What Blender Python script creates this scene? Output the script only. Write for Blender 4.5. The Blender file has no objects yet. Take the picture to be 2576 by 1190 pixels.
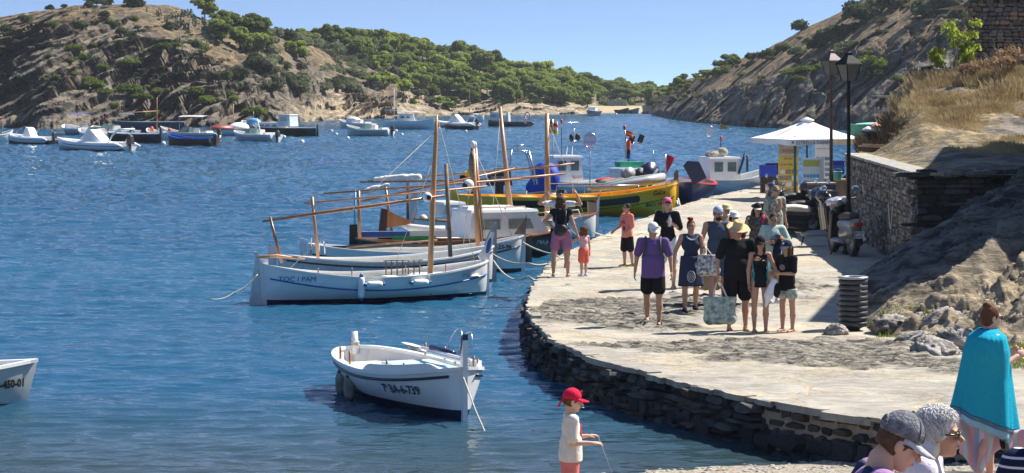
import bpy, math, random
import numpy as np
from mathutils import Vector as V, Matrix
R=math.radians
sc=bpy.context.scene; COL=sc.collection
# ---------------- camera, sky, sun, exposure ----------------
F=5903.;VH=225.;CX=1288.;CZ=4.54;QZ=.6
cam=bpy.data.cameras.new('camera'); camo=bpy.data.objects.new('camera',cam); COL.objects.link(camo)
camo.location=(0,0,CZ); camo.rotation_euler=(R(90),0,0)
cam.lens=36*F/2576; cam.sensor_width=36; cam.shift_y=-(595-VH)/2576
cam.clip_start=.5; cam.clip_end=6000
sc.camera=camo
SUN_EL=R(49); SUN_AZ=R(60)      # azimuth to the right of the view direction
w=bpy.data.worlds.new("World"); sc.world=w; w.use_nodes=True
nt=w.node_tree; nt.nodes.clear()
sky=nt.nodes.new('ShaderNodeTexSky'); sky.sky_type='NISHITA'; sky.sun_disc=False
sky.sun_elevation=SUN_EL; sky.sun_rotation=SUN_AZ; sky.air_density=1.0; sky.dust_density=.05; sky.altitude=600; sky.ozone_density=3.2
bg=nt.nodes.new('ShaderNodeBackground'); bg.inputs[1].default_value=.092
wo=nt.nodes.new('ShaderNodeOutputWorld')
tcw=nt.nodes.new('ShaderNodeTexCoord'); mpw=nt.nodes.new('ShaderNodeMapping'); mpw.inputs['Scale'].default_value=(1,1,5.0); mpw.inputs['Location'].default_value=(0,0,.15)
nt.links.new(tcw.outputs['Generated'],mpw.inputs[0]); nt.links.new(mpw.outputs[0],sky.inputs[0])
nt.links.new(sky.outputs[0],bg.inputs[0]); nt.links.new(bg.outputs[0],wo.inputs[0])
sl=bpy.data.lights.new('sun','SUN'); sl.energy=4.9; sl.angle=R(.53); sl.color=(1,.955,.88)
so=bpy.data.objects.new('sun',sl); COL.objects.link(so)
sd=V((math.sin(SUN_AZ)*math.cos(SUN_EL),math.cos(SUN_AZ)*math.cos(SUN_EL),math.sin(SUN_EL)))
so.rotation_euler=sd.to_track_quat('Z','Y').to_euler(); so.location=sd*50
vs=sc.view_settings; vs.view_transform='Standard'; vs.look='None'; vs.exposure=0.98; vs.gamma=1
sc.render.engine='CYCLES'
sc.cycles.max_bounces=6; sc.cycles.transparent_max_bounces=12; sc.cycles.caustics_reflective=False; sc.cycles.caustics_refractive=False
# ---------------- positions (2576-wide reading grid) ----------------
def G(u,v,z=0.):
    s=(v-VH)/(CZ-z); return V(((u-CX)/s,F/s,z))
def at(u,v,d): return V(((u-CX)*d/F,d,CZ-(v-VH)*d/F))
# ---------------- noise ----------------
def _h(i,j,k,seed):
    n=(i.astype(np.int64)*374761393+j.astype(np.int64)*668265263+k.astype(np.int64)*2147483647+seed*974711)&0xffffffff
    n=((n^(n>>13))*1274126177)&0xffffffff
    return ((n^(n>>16))&0xffff)/65535.
def vn(p,seed=0):
    p=np.asarray(p,float); i=np.floor(p).astype(np.int64); f=p-i; f=f*f*(3-2*f); r=0
    for a in (0,1):
        for b in (0,1):
            for c in (0,1):
                wgt=(f[...,0] if a else 1-f[...,0])*(f[...,1] if b else 1-f[...,1])*(f[...,2] if c else 1-f[...,2])
                r=r+wgt*_h(i[...,0]+a,i[...,1]+b,i[...,2]+c,seed)
    return r
def fbm(p,o=4,seed=0,g=.5):
    p=np.asarray(p,float); a=1;t=0;r=0
    for q in range(o): r=r+a*(vn(p,seed+q)*2-1); t+=a; a*=g; p=p*2.03+17.1
    return r/t
def ridge(p,o=4,seed=0):
    p=np.asarray(p,float); a=1;t=0;r=0
    for q in range(o): r=r+a*(1-2*np.abs(vn(p,seed+q)*2-1)); t+=a; a*=.5; p=p*2.07+9.3
    return r/t
def ss(a,b,x): t=np.clip((x-a)/(b-a),0,1); return t*t*(3-2*t)
# ---------------- objects ----------------
def tag(o,label=None,cat=None,group=None,kind=None):
    if label:o['label']=label
    if cat:o['category']=cat
    if group:o['group']=group
    if kind:o['kind']=kind
    return o
def empty(name,loc,rz=0,label=None,cat=None,group=None):
    o=bpy.data.objects.new(name,None); COL.objects.link(o); o.location=loc; o.rotation_euler=(0,0,rz); o.empty_display_size=.1
    return tag(o,label,cat,group)
def link(name,me,parent=None):
    o=bpy.data.objects.new(name,me); COL.objects.link(o)
    if parent: o.parent=parent
    return o
def kids(o,tab):
    return tab.get(o.name,[])
def copy_tree(o,loc=None,rz=None,sc_=None,label=None,group=None):
    def rec(a,par):
        c=a.copy(); COL.objects.link(c); c.parent=par
        for ch in a.children: rec(ch,c)
        return c
    c=rec(o,None)
    if loc is not None:c.location=loc
    if rz is not None:c.rotation_euler=(c.rotation_euler[0],c.rotation_euler[1],rz)
    if sc_ is not None:c.scale=(sc_,)*3 if not hasattr(sc_,'__len__') else sc_
    if label:c['label']=label
    if group:c['group']=group
    return c
# ---------------- materials ----------------
_M={}
def M(key,col,rough=.6,metal=0,var=.12,scale=6,bump=0,bscale=40,spec=.5,col2=None,trans=0,coat=0,stretch=None,alpha=1,two=None):
    """colour broken up by noise; col2 mixes in a second tone"""
    if key in _M: return _M[key]
    m=bpy.data.materials.new(key); m.use_nodes=True; n=m.node_tree; b=n.nodes['Principled BSDF']
    tc=n.nodes.new('ShaderNodeTexCoord'); mp=n.nodes.new('ShaderNodeMapping'); n.links.new(tc.outputs['Object'],mp.inputs[0])
    if stretch: mp.inputs['Scale'].default_value=stretch
    nz=n.nodes.new('ShaderNodeTexNoise'); nz.inputs['Scale'].default_value=scale; nz.inputs['Detail'].default_value=5; nz.inputs['Roughness'].default_value=.65
    n.links.new(mp.outputs[0],nz.inputs['Vector'])
    cr=n.nodes.new('ShaderNodeValToRGB'); e=cr.color_ramp.elements
    c2=col2 or tuple(min(1,c*(1+var)) for c in col); c1=col if col2 else tuple(c*(1-var) for c in col)
    e[0].position=.35;e[1].position=.66; e[0].color=(*c1,1); e[1].color=(*c2,1)
    n.links.new(nz.outputs[0],cr.inputs[0]); n.links.new(cr.outputs[0],b.inputs['Base Color'])
    b.inputs['Roughness'].default_value=rough; b.inputs['Metallic'].default_value=metal
    b.inputs['Specular IOR Level'].default_value=spec
    if coat: b.inputs['Coat Weight'].default_value=coat
    if trans: b.inputs['Transmission Weight'].default_value=trans
    if alpha<1: b.inputs['Alpha'].default_value=alpha
    if bump:
        z2=n.nodes.new('ShaderNodeTexNoise'); z2.inputs['Scale'].default_value=bscale; z2.inputs['Detail'].default_value=4
        n.links.new(mp.outputs[0],z2.inputs['Vector'])
        bp=n.nodes.new('ShaderNodeBump'); bp.inputs['Strength'].default_value=bump; bp.inputs['Distance'].default_value=.02
        n.links.new(z2.outputs[0],bp.inputs['Height']); n.links.new(bp.outputs[0],b.inputs['Normal'])
    _M[key]=m; return m
def leafmat(key,c1,c2,tr=.35,scale=1.2):
    if key in _M: return _M[key]
    m=bpy.data.materials.new(key); m.use_nodes=True; n=m.node_tree; n.nodes.remove(n.nodes['Principled BSDF'])
    tc=n.nodes.new('ShaderNodeTexCoord'); nz=n.nodes.new('ShaderNodeTexNoise'); nz.inputs['Scale'].default_value=scale; nz.inputs['Detail'].default_value=6; nz.inputs['Roughness'].default_value=.7
    n.links.new(tc.outputs['Object'],nz.inputs[0])
    oi=n.nodes.new('ShaderNodeObjectInfo'); ad=n.nodes.new('ShaderNodeMath'); ad.operation='MULTIPLY_ADD'; ad.inputs[1].default_value=.22
    n.links.new(oi.outputs['Random'],ad.inputs[0]); n.links.new(nz.outputs[0],ad.inputs[2])
    cr=n.nodes.new('ShaderNodeValToRGB'); e=cr.color_ramp.elements; e[0].position=.42;e[1].position=.78; e[0].color=(*c1,1);e[1].color=(*c2,1)
    n.links.new(ad.outputs[0],cr.inputs[0])
    d=n.nodes.new('ShaderNodeBsdfDiffuse'); t=n.nodes.new('ShaderNodeBsdfTranslucent'); mx=n.nodes.new('ShaderNodeMixShader'); mx.inputs[0].default_value=tr
    n.links.new(cr.outputs[0],d.inputs[0]); n.links.new(cr.outputs[0],t.inputs[0]); n.links.new(d.outputs[0],mx.inputs[1]); n.links.new(t.outputs[0],mx.inputs[2])
    n.links.new(mx.outputs[0],n.nodes['Material Output'].inputs[0]); _M[key]=m; return m
def N(n,t,**k):
    x=n.nodes.new(t)
    for a,b in k.items():
        if a in x.inputs: x.inputs[a].default_value=b
        else: setattr(x,a,b)
    return x
# ---------------- mesh builder ----------------
class MB:
    def __init__(s): s.v=[];s.f=[];s.m=[];s.mats=[];s.sm=[]
    def mi(s,m):
        if m not in s.mats:s.mats.append(m)
        return s.mats.index(m)
    def add(s,vs,fs,m,smooth=True):
        o=len(s.v); s.v+= [tuple(x) for x in vs]; i=s.mi(m)
        for f in fs: s.f.append([a+o for a in f]); s.m.append(i); s.sm.append(smooth)
    def box(s,c,d,m,rot=None,taper=1,bev=0):
        x,y,z=d[0]/2,d[1]/2,d[2]/2; pts=[]
        for k in (-1,1):
            t=taper if k>0 else 1
            for a,b in((-1,-1),(1,-1),(1,1),(-1,1)): pts.append(V((a*x*t,b*y*t,k*z)))
        if rot is not None: pts=[rot@p for p in pts]
        s.add([p+V(c) for p in pts],[(3,2,1,0),(4,5,6,7),(0,1,5,4),(1,2,6,5),(2,3,7,6),(3,0,4,7)],m,False)
    def tube(s,pts,rad,m,n=8,cap=True,smooth=True):
        pts=[V(p) for p in pts]; rad=rad if hasattr(rad,'__len__') else [rad]*len(pts); vs=[];fs=[]
        up=None
        for i,p in enumerate(pts):
            t=(pts[min(i+1,len(pts)-1)]-pts[max(i-1,0)]); t=t.normalized() if t.length>1e-9 else V((0,0,1))
            if up is None: up=V((0,0,1)) if abs(t.z)<.9 else V((1,0,0))
            a=t.cross(up); a=a.normalized() if a.length>1e-6 else V((1,0,0)); b=a.cross(t); up=b
            for q in range(n):
                an=2*math.pi*q/n; vs.append(p+(a*math.cos(an)+b*math.sin(an))*rad[i])
        for i in range(len(pts)-1):
            for q in range(n): fs.append((i*n+q,i*n+(q+1)%n,(i+1)*n+(q+1)%n,(i+1)*n+q))
        if cap: fs.append(tuple(range(n))[::-1]); fs.append(tuple((len(pts)-1)*n+q for q in range(n)))
        fs=[f[::-1] for f in fs]
        s.add(vs,fs,m,smooth)
    def lathe(s,prof,c,m,n=16,rot=None,smooth=True,cap=True):
        vs=[];fs=[]
        for r,z in prof:
            for q in range(n):
                an=2*math.pi*q/n; p=V((r*math.cos(an),r*math.sin(an),z)); p=rot@p if rot is not None else p; vs.append(p+V(c))
        for i in range(len(prof)-1):
            for q in range(n): fs.append((i*n+q,i*n+(q+1)%n,(i+1)*n+(q+1)%n,(i+1)*n+q))
        if cap: fs.append(tuple(range(n))[::-1]); fs.append(tuple((len(prof)-1)*n+q for q in range(n)))
        s.add(vs,fs,m,smooth)
    def ell(s,c,r,m,n=12,k=8,rot=None):
        prof=[]; vs=[];fs=[]
        for i in range(k+1):
            ph=math.pi*i/k-math.pi/2
            for q in range(n):
                an=2*math.pi*q/n; p=V((r[0]*math.cos(ph)*math.cos(an),r[1]*math.cos(ph)*math.sin(an),r[2]*math.sin(ph)))
                if rot is not None:p=rot@p
                vs.append(p+V(c))
        for i in range(k):
            for q in range(n): fs.append((i*n+q,i*n+(q+1)%n,(i+1)*n+(q+1)%n,(i+1)*n+q))
        s.add(vs,fs,m,True)
    def grid(s,P,m,smooth=True,flip=False,close=False):
        """P[i][j] points"""
        nu,nv=len(P),len(P[0]); vs=[p for r in P for p in r]; fs=[]
        for i in range(nu-1 if not close else nu):
            for j in range(nv-1):
                i2=(i+1)%nu; f=(i*nv+j,i2*nv+j,i2*nv+j+1,i*nv+j+1); fs.append(f[::-1] if flip else f)
        s.add(vs,fs,m,smooth)
    def prism(s,poly,th,m,M4=None):
        """polygon in xz, thickness along y, mapped by M4"""
        n=len(poly); vs=[V((a,-th/2,b)) for a,b in poly]+[V((a,th/2,b)) for a,b in poly]
        if M4 is not None: vs=[M4@v for v in vs]
        fs=[tuple(range(n)),tuple(range(2*n-1,n-1,-1))]+[(i,i+n,(i+1)%n+n,(i+1)%n) for i in range(n)]
        s.add(vs,fs,m,False)
    def build(s,name,parent=None,loc=None):
        me=bpy.data.meshes.new(name); me.from_pydata(s.v,[],s.f)
        for m in s.mats: me.materials.append(m)
        if s.f:
            me.polygons.foreach_set('material_index',s.m); me.polygons.foreach_set('use_smooth',s.sm)
        me.update(); o=link(name,me,parent)
        if loc is not None:o.location=loc
        return o
def npmesh(name,vs,fs,mats,parent=None,smooth=True,mi=None,col=None):
    """fast mesh from numpy arrays (quads)"""
    vs=np.asarray(vs,np.float32).reshape(-1,3); fs=np.asarray(fs,np.int32); k=fs.shape[1]
    me=bpy.data.meshes.new(name); me.vertices.add(len(vs)); me.vertices.foreach_set('co',vs.ravel())
    me.loops.add(fs.size); me.loops.foreach_set('vertex_index',fs.ravel())
    me.polygons.add(len(fs)); me.polygons.foreach_set('loop_start',np.arange(0,fs.size,k,dtype=np.int32))
    for m in (mats if isinstance(mats,list) else [mats]): me.materials.append(m)
    if mi is not None: me.polygons.foreach_set('material_index',np.asarray(mi,np.int32))
    me.polygons.foreach_set('use_smooth',np.full(len(fs),smooth))
    me.update(calc_edges=True)
    if col is not None:
        at_=me.color_attributes.new('col','FLOAT_COLOR','POINT'); c=np.ones((len(vs),4),np.float32); c[:,:col.shape[1]]=col; at_.data.foreach_set('color',c.ravel())
    return link(name,me,parent)
def gridfaces(nu,nv,flip=False):
    i,j=np.meshgrid(np.arange(nu-1),np.arange(nv-1),indexing='ij'); a=(i*nv+j).ravel()
    f=np.stack([a,a+nv,a+nv+1,a+1],1); return f[:,::-1] if flip else f
# text set flat on a surface: fn(a,b)->point, a along, b up (metres)
def text_pts(txt,size,shear=0,bold=0):
    cu=bpy.data.curves.new('t','FONT'); cu.body=txt; cu.size=size; cu.resolution_u=2; cu.shear=shear; cu.offset=bold; cu.fill_mode='FRONT'
    o=bpy.data.objects.new('t',cu); COL.objects.link(o)
    dg=bpy.context.evaluated_depsgraph_get(); me=bpy.data.meshes.new_from_object(o.evaluated_get(dg))
    vs=[tuple(v.co) for v in me.vertices]; fs=[tuple(p.vertices) for p in me.polygons]
    bpy.data.objects.remove(o); bpy.data.curves.remove(cu); bpy.data.meshes.remove(me)
    return vs,fs
def text(name,txt,size,fn,mat,parent,shear=0,bold=0,width=None):
    vs,fs=text_pts(txt,size,shear,bold)
    if not vs: return None
    wd=max(v[0] for v in vs); k=(width/wd) if width else 1
    mb=MB(); mb.add([fn(v[0]*k,v[1]) for v in vs],fs,mat,False); return mb.build(name,parent)
# ---------------- SDF blobs -> surface nets ----------------
class Blob:
    def __init__(s,h=.014,k=.02): s.h=h;s.k=k;s.p=[];s.cut=[]
    def cap(s,a,b,r0,r1,k=None,sq=None):
        s.p.append(('c',V(a),V(b),r0,r1,k,sq)); return s
    def ell(s,c,r,rot=None,k=None,sub=False):
        s.p.append(('e',V(c),V(r),rot,None,k,sub)); return s
    def plane(s,p,n): s.cut.append((np.array(p),np.array(V(n).normalized()))); return s
    def bounds(s):
        lo=np.full(3,9e9);hi=-lo
        for q in s.p:
            if q[0]=='c':
                r=max(q[3],q[4])*(1 if not q[6] else max(1,1/min(q[6])))
                for c in(q[1],q[2]): lo=np.minimum(lo,np.array(c)-r);hi=np.maximum(hi,np.array(c)+r)
            elif not q[6]:
                r=max(q[2]); lo=np.minimum(lo,np.array(q[1])-r);hi=np.maximum(hi,np.array(q[1])+r)
        return lo,hi
    def mesh(s,noise=None):
        h=s.h; lo,hi=s.bounds(); lo-=3*h;hi+=3*h; n=np.ceil((hi-lo)/h).astype(int)+1
        D=np.full(tuple(n),.2,np.float32); ax=[lo[i]+h*np.arange(n[i]) for i in range(3)]
        for q in s.p:
            kk=q[5] if q[5] is not None else s.k
            if q[0]=='c':
                r=max(q[3],q[4])*(1 if not q[6] else max(1,1/min(q[6]))); a=np.array(q[1]);b=np.array(q[2]); l=np.minimum(a,b)-r;u=np.maximum(a,b)+r
            else: r=max(q[2]); l=np.array(q[1])-r;u=np.array(q[1])+r
            mg=max(.05,kk*1.5,3*h)
            i0=np.clip(np.floor((l-mg-lo)/h).astype(int),0,n-1); i1=np.clip(np.ceil((u+mg-lo)/h).astype(int)+1,1,n)
            sl=tuple(slice(i0[i],i1[i]) for i in range(3))
            X,Y,Z=np.meshgrid(*[ax[i][sl[i]] for i in range(3)],indexing='ij'); P=np.stack([X,Y,Z],-1)
            if q[0]=='c':
                ab=b-a; L=max(ab@ab,1e-12); t=np.clip(((P-a)@ab)/L,0,1)
                dv=P-a-t[...,None]*ab
                if q[6]: dv=dv*np.array(q[6])
                d=np.sqrt((dv**2).sum(-1))-(q[3]+(q[4]-q[3])*t)
            else:
                pl=P-np.array(q[1])
                if q[3] is not None: pl=pl@np.array(q[3])
                rr=np.array(q[2]); k0=np.sqrt(((pl/rr)**2).sum(-1)); k1=np.sqrt(((pl/rr**2)**2).sum(-1))+1e-9; d=k0*(k0-1)/k1
            o=D[sl]
            if q[0]=='e' and q[6]:
                hh=np.clip(.5-.5*(o+d)/kk,0,1) if kk>0 else None; D[sl]=np.maximum(o,-d)
            else:
                if kk>0: hh=np.clip(.5+.5*(o-d)/kk,0,1); D[sl]=o*(1-hh)+d*hh-kk*hh*(1-hh)
                else: D[sl]=np.minimum(o,d)
        if s.cut or noise:
            X,Y,Z=np.meshgrid(*ax,indexing='ij'); P=np.stack([X,Y,Z],-1)
            if noise: D+=noise(P)
            for p,nn in s.cut: D=np.maximum(D,(P-p)@nn)
        S=D<0; S[0]=S[-1]=False;S[:,0]=S[:,-1]=False;S[:,:,0]=S[:,:,-1]=False
        D=np.where(S,D,np.abs(D)+1e-9)
        c=sum(S[a:n[0]-1+a,b:n[1]-1+b,e:n[2]-1+e].astype(np.int8) for a in(0,1) for b in(0,1) for e in(0,1))
        mk=(c>0)&(c<8); cells=np.argwhere(mk)
        if not len(cells): return np.zeros((0,3)),np.zeros((0,4),int)
        idx=np.full(mk.shape,-1); idx[mk]=np.arange(len(cells)); acc=np.zeros((len(cells),3));cnt=np.zeros(len(cells))
        cor=[(a,b,e) for a in(0,1) for b in(0,1) for e in(0,1)]
        for A in cor:
            for B in cor:
                if A<B and sum(abs(x-y) for x,y in zip(A,B))==1:
                    da=D[tuple((cells+A).T)]; db=D[tuple((cells+B).T)]; m=(da<0)!=(db<0)
                    t=da[m]/(da[m]-db[m]); acc[m]+=np.array(A)+t[:,None]*(np.array(B)-np.array(A)); cnt[m]+=1
        vs=(cells+acc/cnt[:,None])*h+lo; fs=[]
        for a in range(3):
            b,e=(a+1)%3,(a+2)%3
            s0=S.take(range(0,n[a]-1),a); s1=S.take(range(1,n[a]),a); E=np.argwhere(s0!=s1)
            if not len(E): continue
            inn=s0[tuple(E.T)]; ok=(E[:,b]>0)&(E[:,e]>0)&(E[:,b]<n[b]-1)&(E[:,e]<n[e]-1); E=E[ok];inn=inn[ok]
            def I(db,de): Q=E.copy(); Q[:,b]-=db; Q[:,e]-=de; return idx[tuple(Q.T)]
            q=np.stack([I(1,1),I(0,1),I(0,0),I(1,0)],1); q[~inn]=q[~inn][:,::-1]; fs.append(q)
        return vs,np.concatenate(fs)
    def into(s,mb,mat,noise=None):
        vs,fs=s.mesh(noise); mb.add(vs.tolist(),fs.tolist(),mat,True); return mb
    def build(s,name,mat,parent=None,noise=None):
        vs,fs=s.mesh(noise); return npmesh(name,vs,fs,mat,parent)
def wrinkle(amp=.006,sc_=9,seed=1,st=(1,1,.45)):
    return lambda P: amp*fbm(P*np.array(st)*sc_,3,seed)
# ================= SETTING =================
def rockmat(key,light,dark,grass,gl=1,bs=.6,scale=1.0,ang=.55):
    m=bpy.data.materials.new(key); m.use_nodes=True; n=m.node_tree; L=n.links; b=n.nodes['Principled BSDF']; b.inputs['Roughness'].default_value=.9; b.inputs['Specular IOR Level'].default_value=.2
    tc=N(n,'ShaderNodeTexCoord'); mp=N(n,'ShaderNodeMapping'); mp.inputs['Rotation'].default_value=(0,ang,0); mp.inputs['Scale'].default_value=(.35,.6,1.6)
    L.new(tc.outputs['Object'],mp.inputs[0])
    z1=N(n,'ShaderNodeTexNoise',Scale=.55*scale,Detail=8.,Roughness=.72); L.new(mp.outputs[0],z1.inputs['Vector'])
    z2=N(n,'ShaderNodeTexNoise',Scale=.16*scale,Detail=9.,Roughness=.74); L.new(tc.outputs['Object'],z2.inputs['Vector'])
    c1=N(n,'ShaderNodeValToRGB'); e=c1.color_ramp.elements; e[0].position=.40;e[0].color=(*dark,1);e[1].position=.58;e[1].color=(*light,1)
    L.new(z1.outputs[0],c1.inputs[0])
    c2=N(n,'ShaderNodeValToRGB'); e=c2.color_ramp.elements; e[0].position=.44;e[0].color=(grass[0]*.22,grass[1]*.27,grass[2]*.34,1);e[1].position=.66;e[1].color=(*grass,1)
    z3=N(n,'ShaderNodeTexNoise',Scale=.5*scale,Detail=8.,Roughness=.78); L.new(tc.outputs['Object'],z3.inputs['Vector']); L.new(z3.outputs[0],c2.inputs[0])
    at_=N(n,'ShaderNodeAttribute',attribute_name='col'); sp=N(n,'ShaderNodeSeparateColor'); L.new(at_.outputs['Color'],sp.inputs[0])
    ad=N(n,'ShaderNodeMath',operation='ADD'); L.new(sp.outputs[0],ad.inputs[0])
    mu=N(n,'ShaderNodeMath',operation='MULTIPLY_ADD'); mu.inputs[1].default_value=3.0; mu.inputs[2].default_value=-1.5; L.new(z2.outputs[0],mu.inputs[0]); L.new(mu.outputs[0],ad.inputs[1])
    cl=N(n,'ShaderNodeValToRGB'); e=cl.color_ramp.elements; e[0].position=.4;e[1].position=.6; L.new(ad.outputs[0],cl.inputs[0])
    mx=N(n,'ShaderNodeMix',data_type='RGBA'); L.new(cl.outputs[0],mx.inputs[0]); L.new(c1.outputs[0],mx.inputs[6]); L.new(c2.outputs[0],mx.inputs[7])
    # second tone (green channel): pale ochre shore rock
    mx2=N(n,'ShaderNodeMix',data_type='RGBA'); L.new(sp.outputs[1],mx2.inputs[0]); L.new(mx.outputs[2],mx2.inputs[6])
    c3=N(n,'ShaderNodeValToRGB'); e=c3.color_ramp.elements; e[0].position=.36;e[0].color=(.10,.085,.065,1);e[1].position=.6;e[1].color=(.50,.40,.26,1); L.new(z1.outputs[0],c3.inputs[0]); L.new(c3.outputs[0],mx2.inputs[7])
    L.new(mx2.outputs[2],b.inputs['Base Color'])
    bp=N(n,'ShaderNodeBump',Strength=bs,Distance=1.2/scale); L.new(z1.outputs[0],bp.inputs['Height']); L.new(bp.outputs[0],b.inputs['Normal'])
    return m
def interp(x,pts): return np.interp(x,[p[0] for p in pts],[p[1] for p in pts])
STR={}
def strip(name,u0,u1,nu,nt,shore,crest,depth,mat,cliff,amp,grassf,back=1.5,tilt=.6,p=.6,ochre=None,seed=0,label=None):
    u=np.linspace(u0,u1,nu)[:,None]; t=np.linspace(0,back,nt)[None,:]
    def gs(a,sg):
        k=np.arange(-4*sg,4*sg+1); g=np.exp(-(k/sg)**2/2); g/=g.sum(); st=(u1-u0)/(nu-1); a=a[:,0]
        return np.convolve(np.pad(a,4*sg,mode='reflect',reflect_type='odd'),g,'valid')[:,None]
    d0=gs(F*CZ/(interp(u,shore)-VH),22); dep=interp(u,depth); dc=d0+dep
    zc=CZ+(VH-gs(interp(u,crest),4))/F*dc; c0=gs(interp(u,crest),4)
    d0=d0+ridge(np.stack([u*.009,0*u,0*u],-1)[...,:],3,seed+40)*3.
    tt=np.clip(t,0,1); c=interp(u,cliff)
    # steep cliff to fraction c of the height in the first part, then easing to the crest
    prof=np.where(tt<.3,c*(tt/.3)**.8,c+(1-c)*(1-(1-(tt-.3)/.7)**1.5))
    z=zc*prof-np.clip(t-1,0,9)*zc*.9-.6*(1-ss(0,.02,t))
    d=d0+dep*t; x=(u-CX)/F*d
    P=np.stack([x+0*d,d,z+0*d],-1)
    ca,sa=math.cos(tilt),math.sin(tilt)
    al=P[...,0]*ca+P[...,2]*sa; ac=-P[...,0]*sa+P[...,2]*ca
    q=np.stack([al*.10,P[...,1]*.05,ac*.30],-1)
    r=ridge(q,6,seed)+.6*ridge(q*np.array([2.5,1,1.6])+5,5,seed+7)+1.1*fbm(np.stack([al*.07,P[...,1]*.03,ac*.09],-1),2,seed+8); bg_=fbm(P*.09,4,seed+3)
    rock=1-ss(.25,.75,grassf(u+0*d,t+0*u)+.5*fbm(P*.12,3,seed+5))
    fade=ss(0,.03,t)
    sw=lambda k,fr,sd_: np.mod(ac*fr+fbm(np.stack([al*.06*k,P[...,1]*.05,ac*.12*k],-1),3,sd_)*1.6,1.0)
    lump=ss(.35,.6,vn(np.stack([al*.10,P[...,1]*.04,ac*.2],-1),seed+21))
    slab=(sw(1,.34,seed+11)-.5)*1.15+(sw(2.4,.85,seed+12)-.5)*.55+(sw(5,2.0,seed+13)-.5)*.06
    r=r*.75-slab*(.45+.9*lump)
    P[...,1]-=amp*(.24+.76*rock)*r*1.9
    P[...,2]+=(amp*(.16+.6*rock)*r*.6+bg_*.9)*ss(0,.08,t)*np.clip(zc/8,.2,1)
    g=grassf(u+0*d,t+0*u)+.35*fbm(P*.25,3,seed+9)
    oc=(ochre(u+0*d,t+0*u) if ochre else 0*g)
    o=npmesh(name,P.reshape(-1,3),gridfaces(nu,nt,True),mat,col=np.stack([g.ravel(),np.clip(oc,0,1).ravel(),0*g.ravel()],1))
    tag(o,label,None,kind='structure')
    pu=CX+P[...,0]/P[...,1]*F; pv=VH-(P[...,2]-CZ)/P[...,1]*F
    STR[name]=(P,pu,pv); return o
def on(name,u,v):
    """first point of a hill surface seen at reading (u,v)"""
    P,pu,pv=STR[name]; i=int(np.argmin(np.abs(pu[:,5]-u))); col=pv[i]
    best=None
    for j in range(1,len(col)):
        if col[j]<=v: best=j;break
    if best is None: best=int(np.argmin(col))
    return V(P[i,best])
sky_note=None
hillmat=rockmat('hillside_rock_and_dry_grass',(.225,.185,.135),(.024,.022,.020),(.36,.25,.13),ang=-.6,bs=.9)
hill_left=strip('hill_left',-160,1000,760,280,
  [(-160,323),(0,322),(140,325),(280,322),(420,320),(560,318),(680,315),(760,309),(860,300),(1000,298)],
  [(-160,60),(0,42),(40,36),(120,27),(200,17),(300,11),(400,11),(450,20),(500,42),(600,72),(700,95),(800,120),(1000,175)],
  [(-160,75),(1000,60)],hillmat,[(-160,.45),(100,.5),(300,.42),(500,.35),(700,.25),(1000,.3)],1.5,
  lambda u,t: ss(.22,.80,t+.10*np.sin(u*.013+1)-.12*np.exp(-((u-60)/120)**2))*.92+.12*ss(640,760,u)-.04,tilt=.62,seed=3,
  ochre=lambda u,t: ss(680,820,u)*(1-ss(.1,.35,t)),label='rocky hillside with dry grass left of the bay')
mid=strip('hill_wooded',700,1500,480,170,
  [(700,312),(860,300),(1000,294),(1100,290),(1220,290),(1330,289),(1440,287),(1500,285)],
  [(700,120),(760,112),(860,108),(940,112),(1000,125),(1100,150),(1200,172),(1300,195),(1400,212),(1500,235)],
  [(700,90),(1500,70)],hillmat,[(700,.3),(900,.36),(1200,.35),(1500,.4)],1.3,
  lambda u,t: ss(.2,.5,t)*.9+.1,seed=11,tilt=.3,ochre=lambda u,t:(1-ss(.2,.5,t))*.85,label='wooded hill with pale rocky shore across the bay')
farm=rockmat('far_shore_scrub',(.3,.28,.2),(.12,.12,.08),(.36,.30,.13))
far=strip('hill_far',1380,1780,160,50,
  [(1380,286),(1440,284.5),(1500,283),(1600,282),(1650,283.5),(1780,290)],[(1380,225),(1500,232),(1560,232),(1640,236),(1700,226),(1780,205)],
  [(1380,160),(1780,160)],farm,[(1380,.12),(1780,.15)],.8,lambda u,t:.8+0*u*t,seed=17,ochre=lambda u,t:(1-ss(.0,.1,t))*.4,label='low wooded rise behind the far beach')
rightm=rockmat('cliff_rock_right',(.22,.19,.145),(.018,.018,.019),(.42,.28,.14),ang=-.75,bs=.9)
hill_right=strip('hill_right',1640,2640,640,260,
  [(1640,290),(1670,297),(1700,303),(1780,312),(1870,319),(1950,324),(2130,330),(2640,345)],
  [(1640,232),(1700,208),(1740,196),(1800,172),(1870,145),(1960,108),(2050,63),(2130,22),(2170,0),(2300,-50),(2640,-160)],
  [(1640,90),(2000,80),(2640,70)],rightm,[(1640,.35),(1800,.45),(2000,.48),(2640,.45)],1.9,
  lambda u,t: ss(.22,.52,t)*1.0-.02,tilt=.85,seed=23,label='steep dark slate cliff and dry slope right of the bay')
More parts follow.
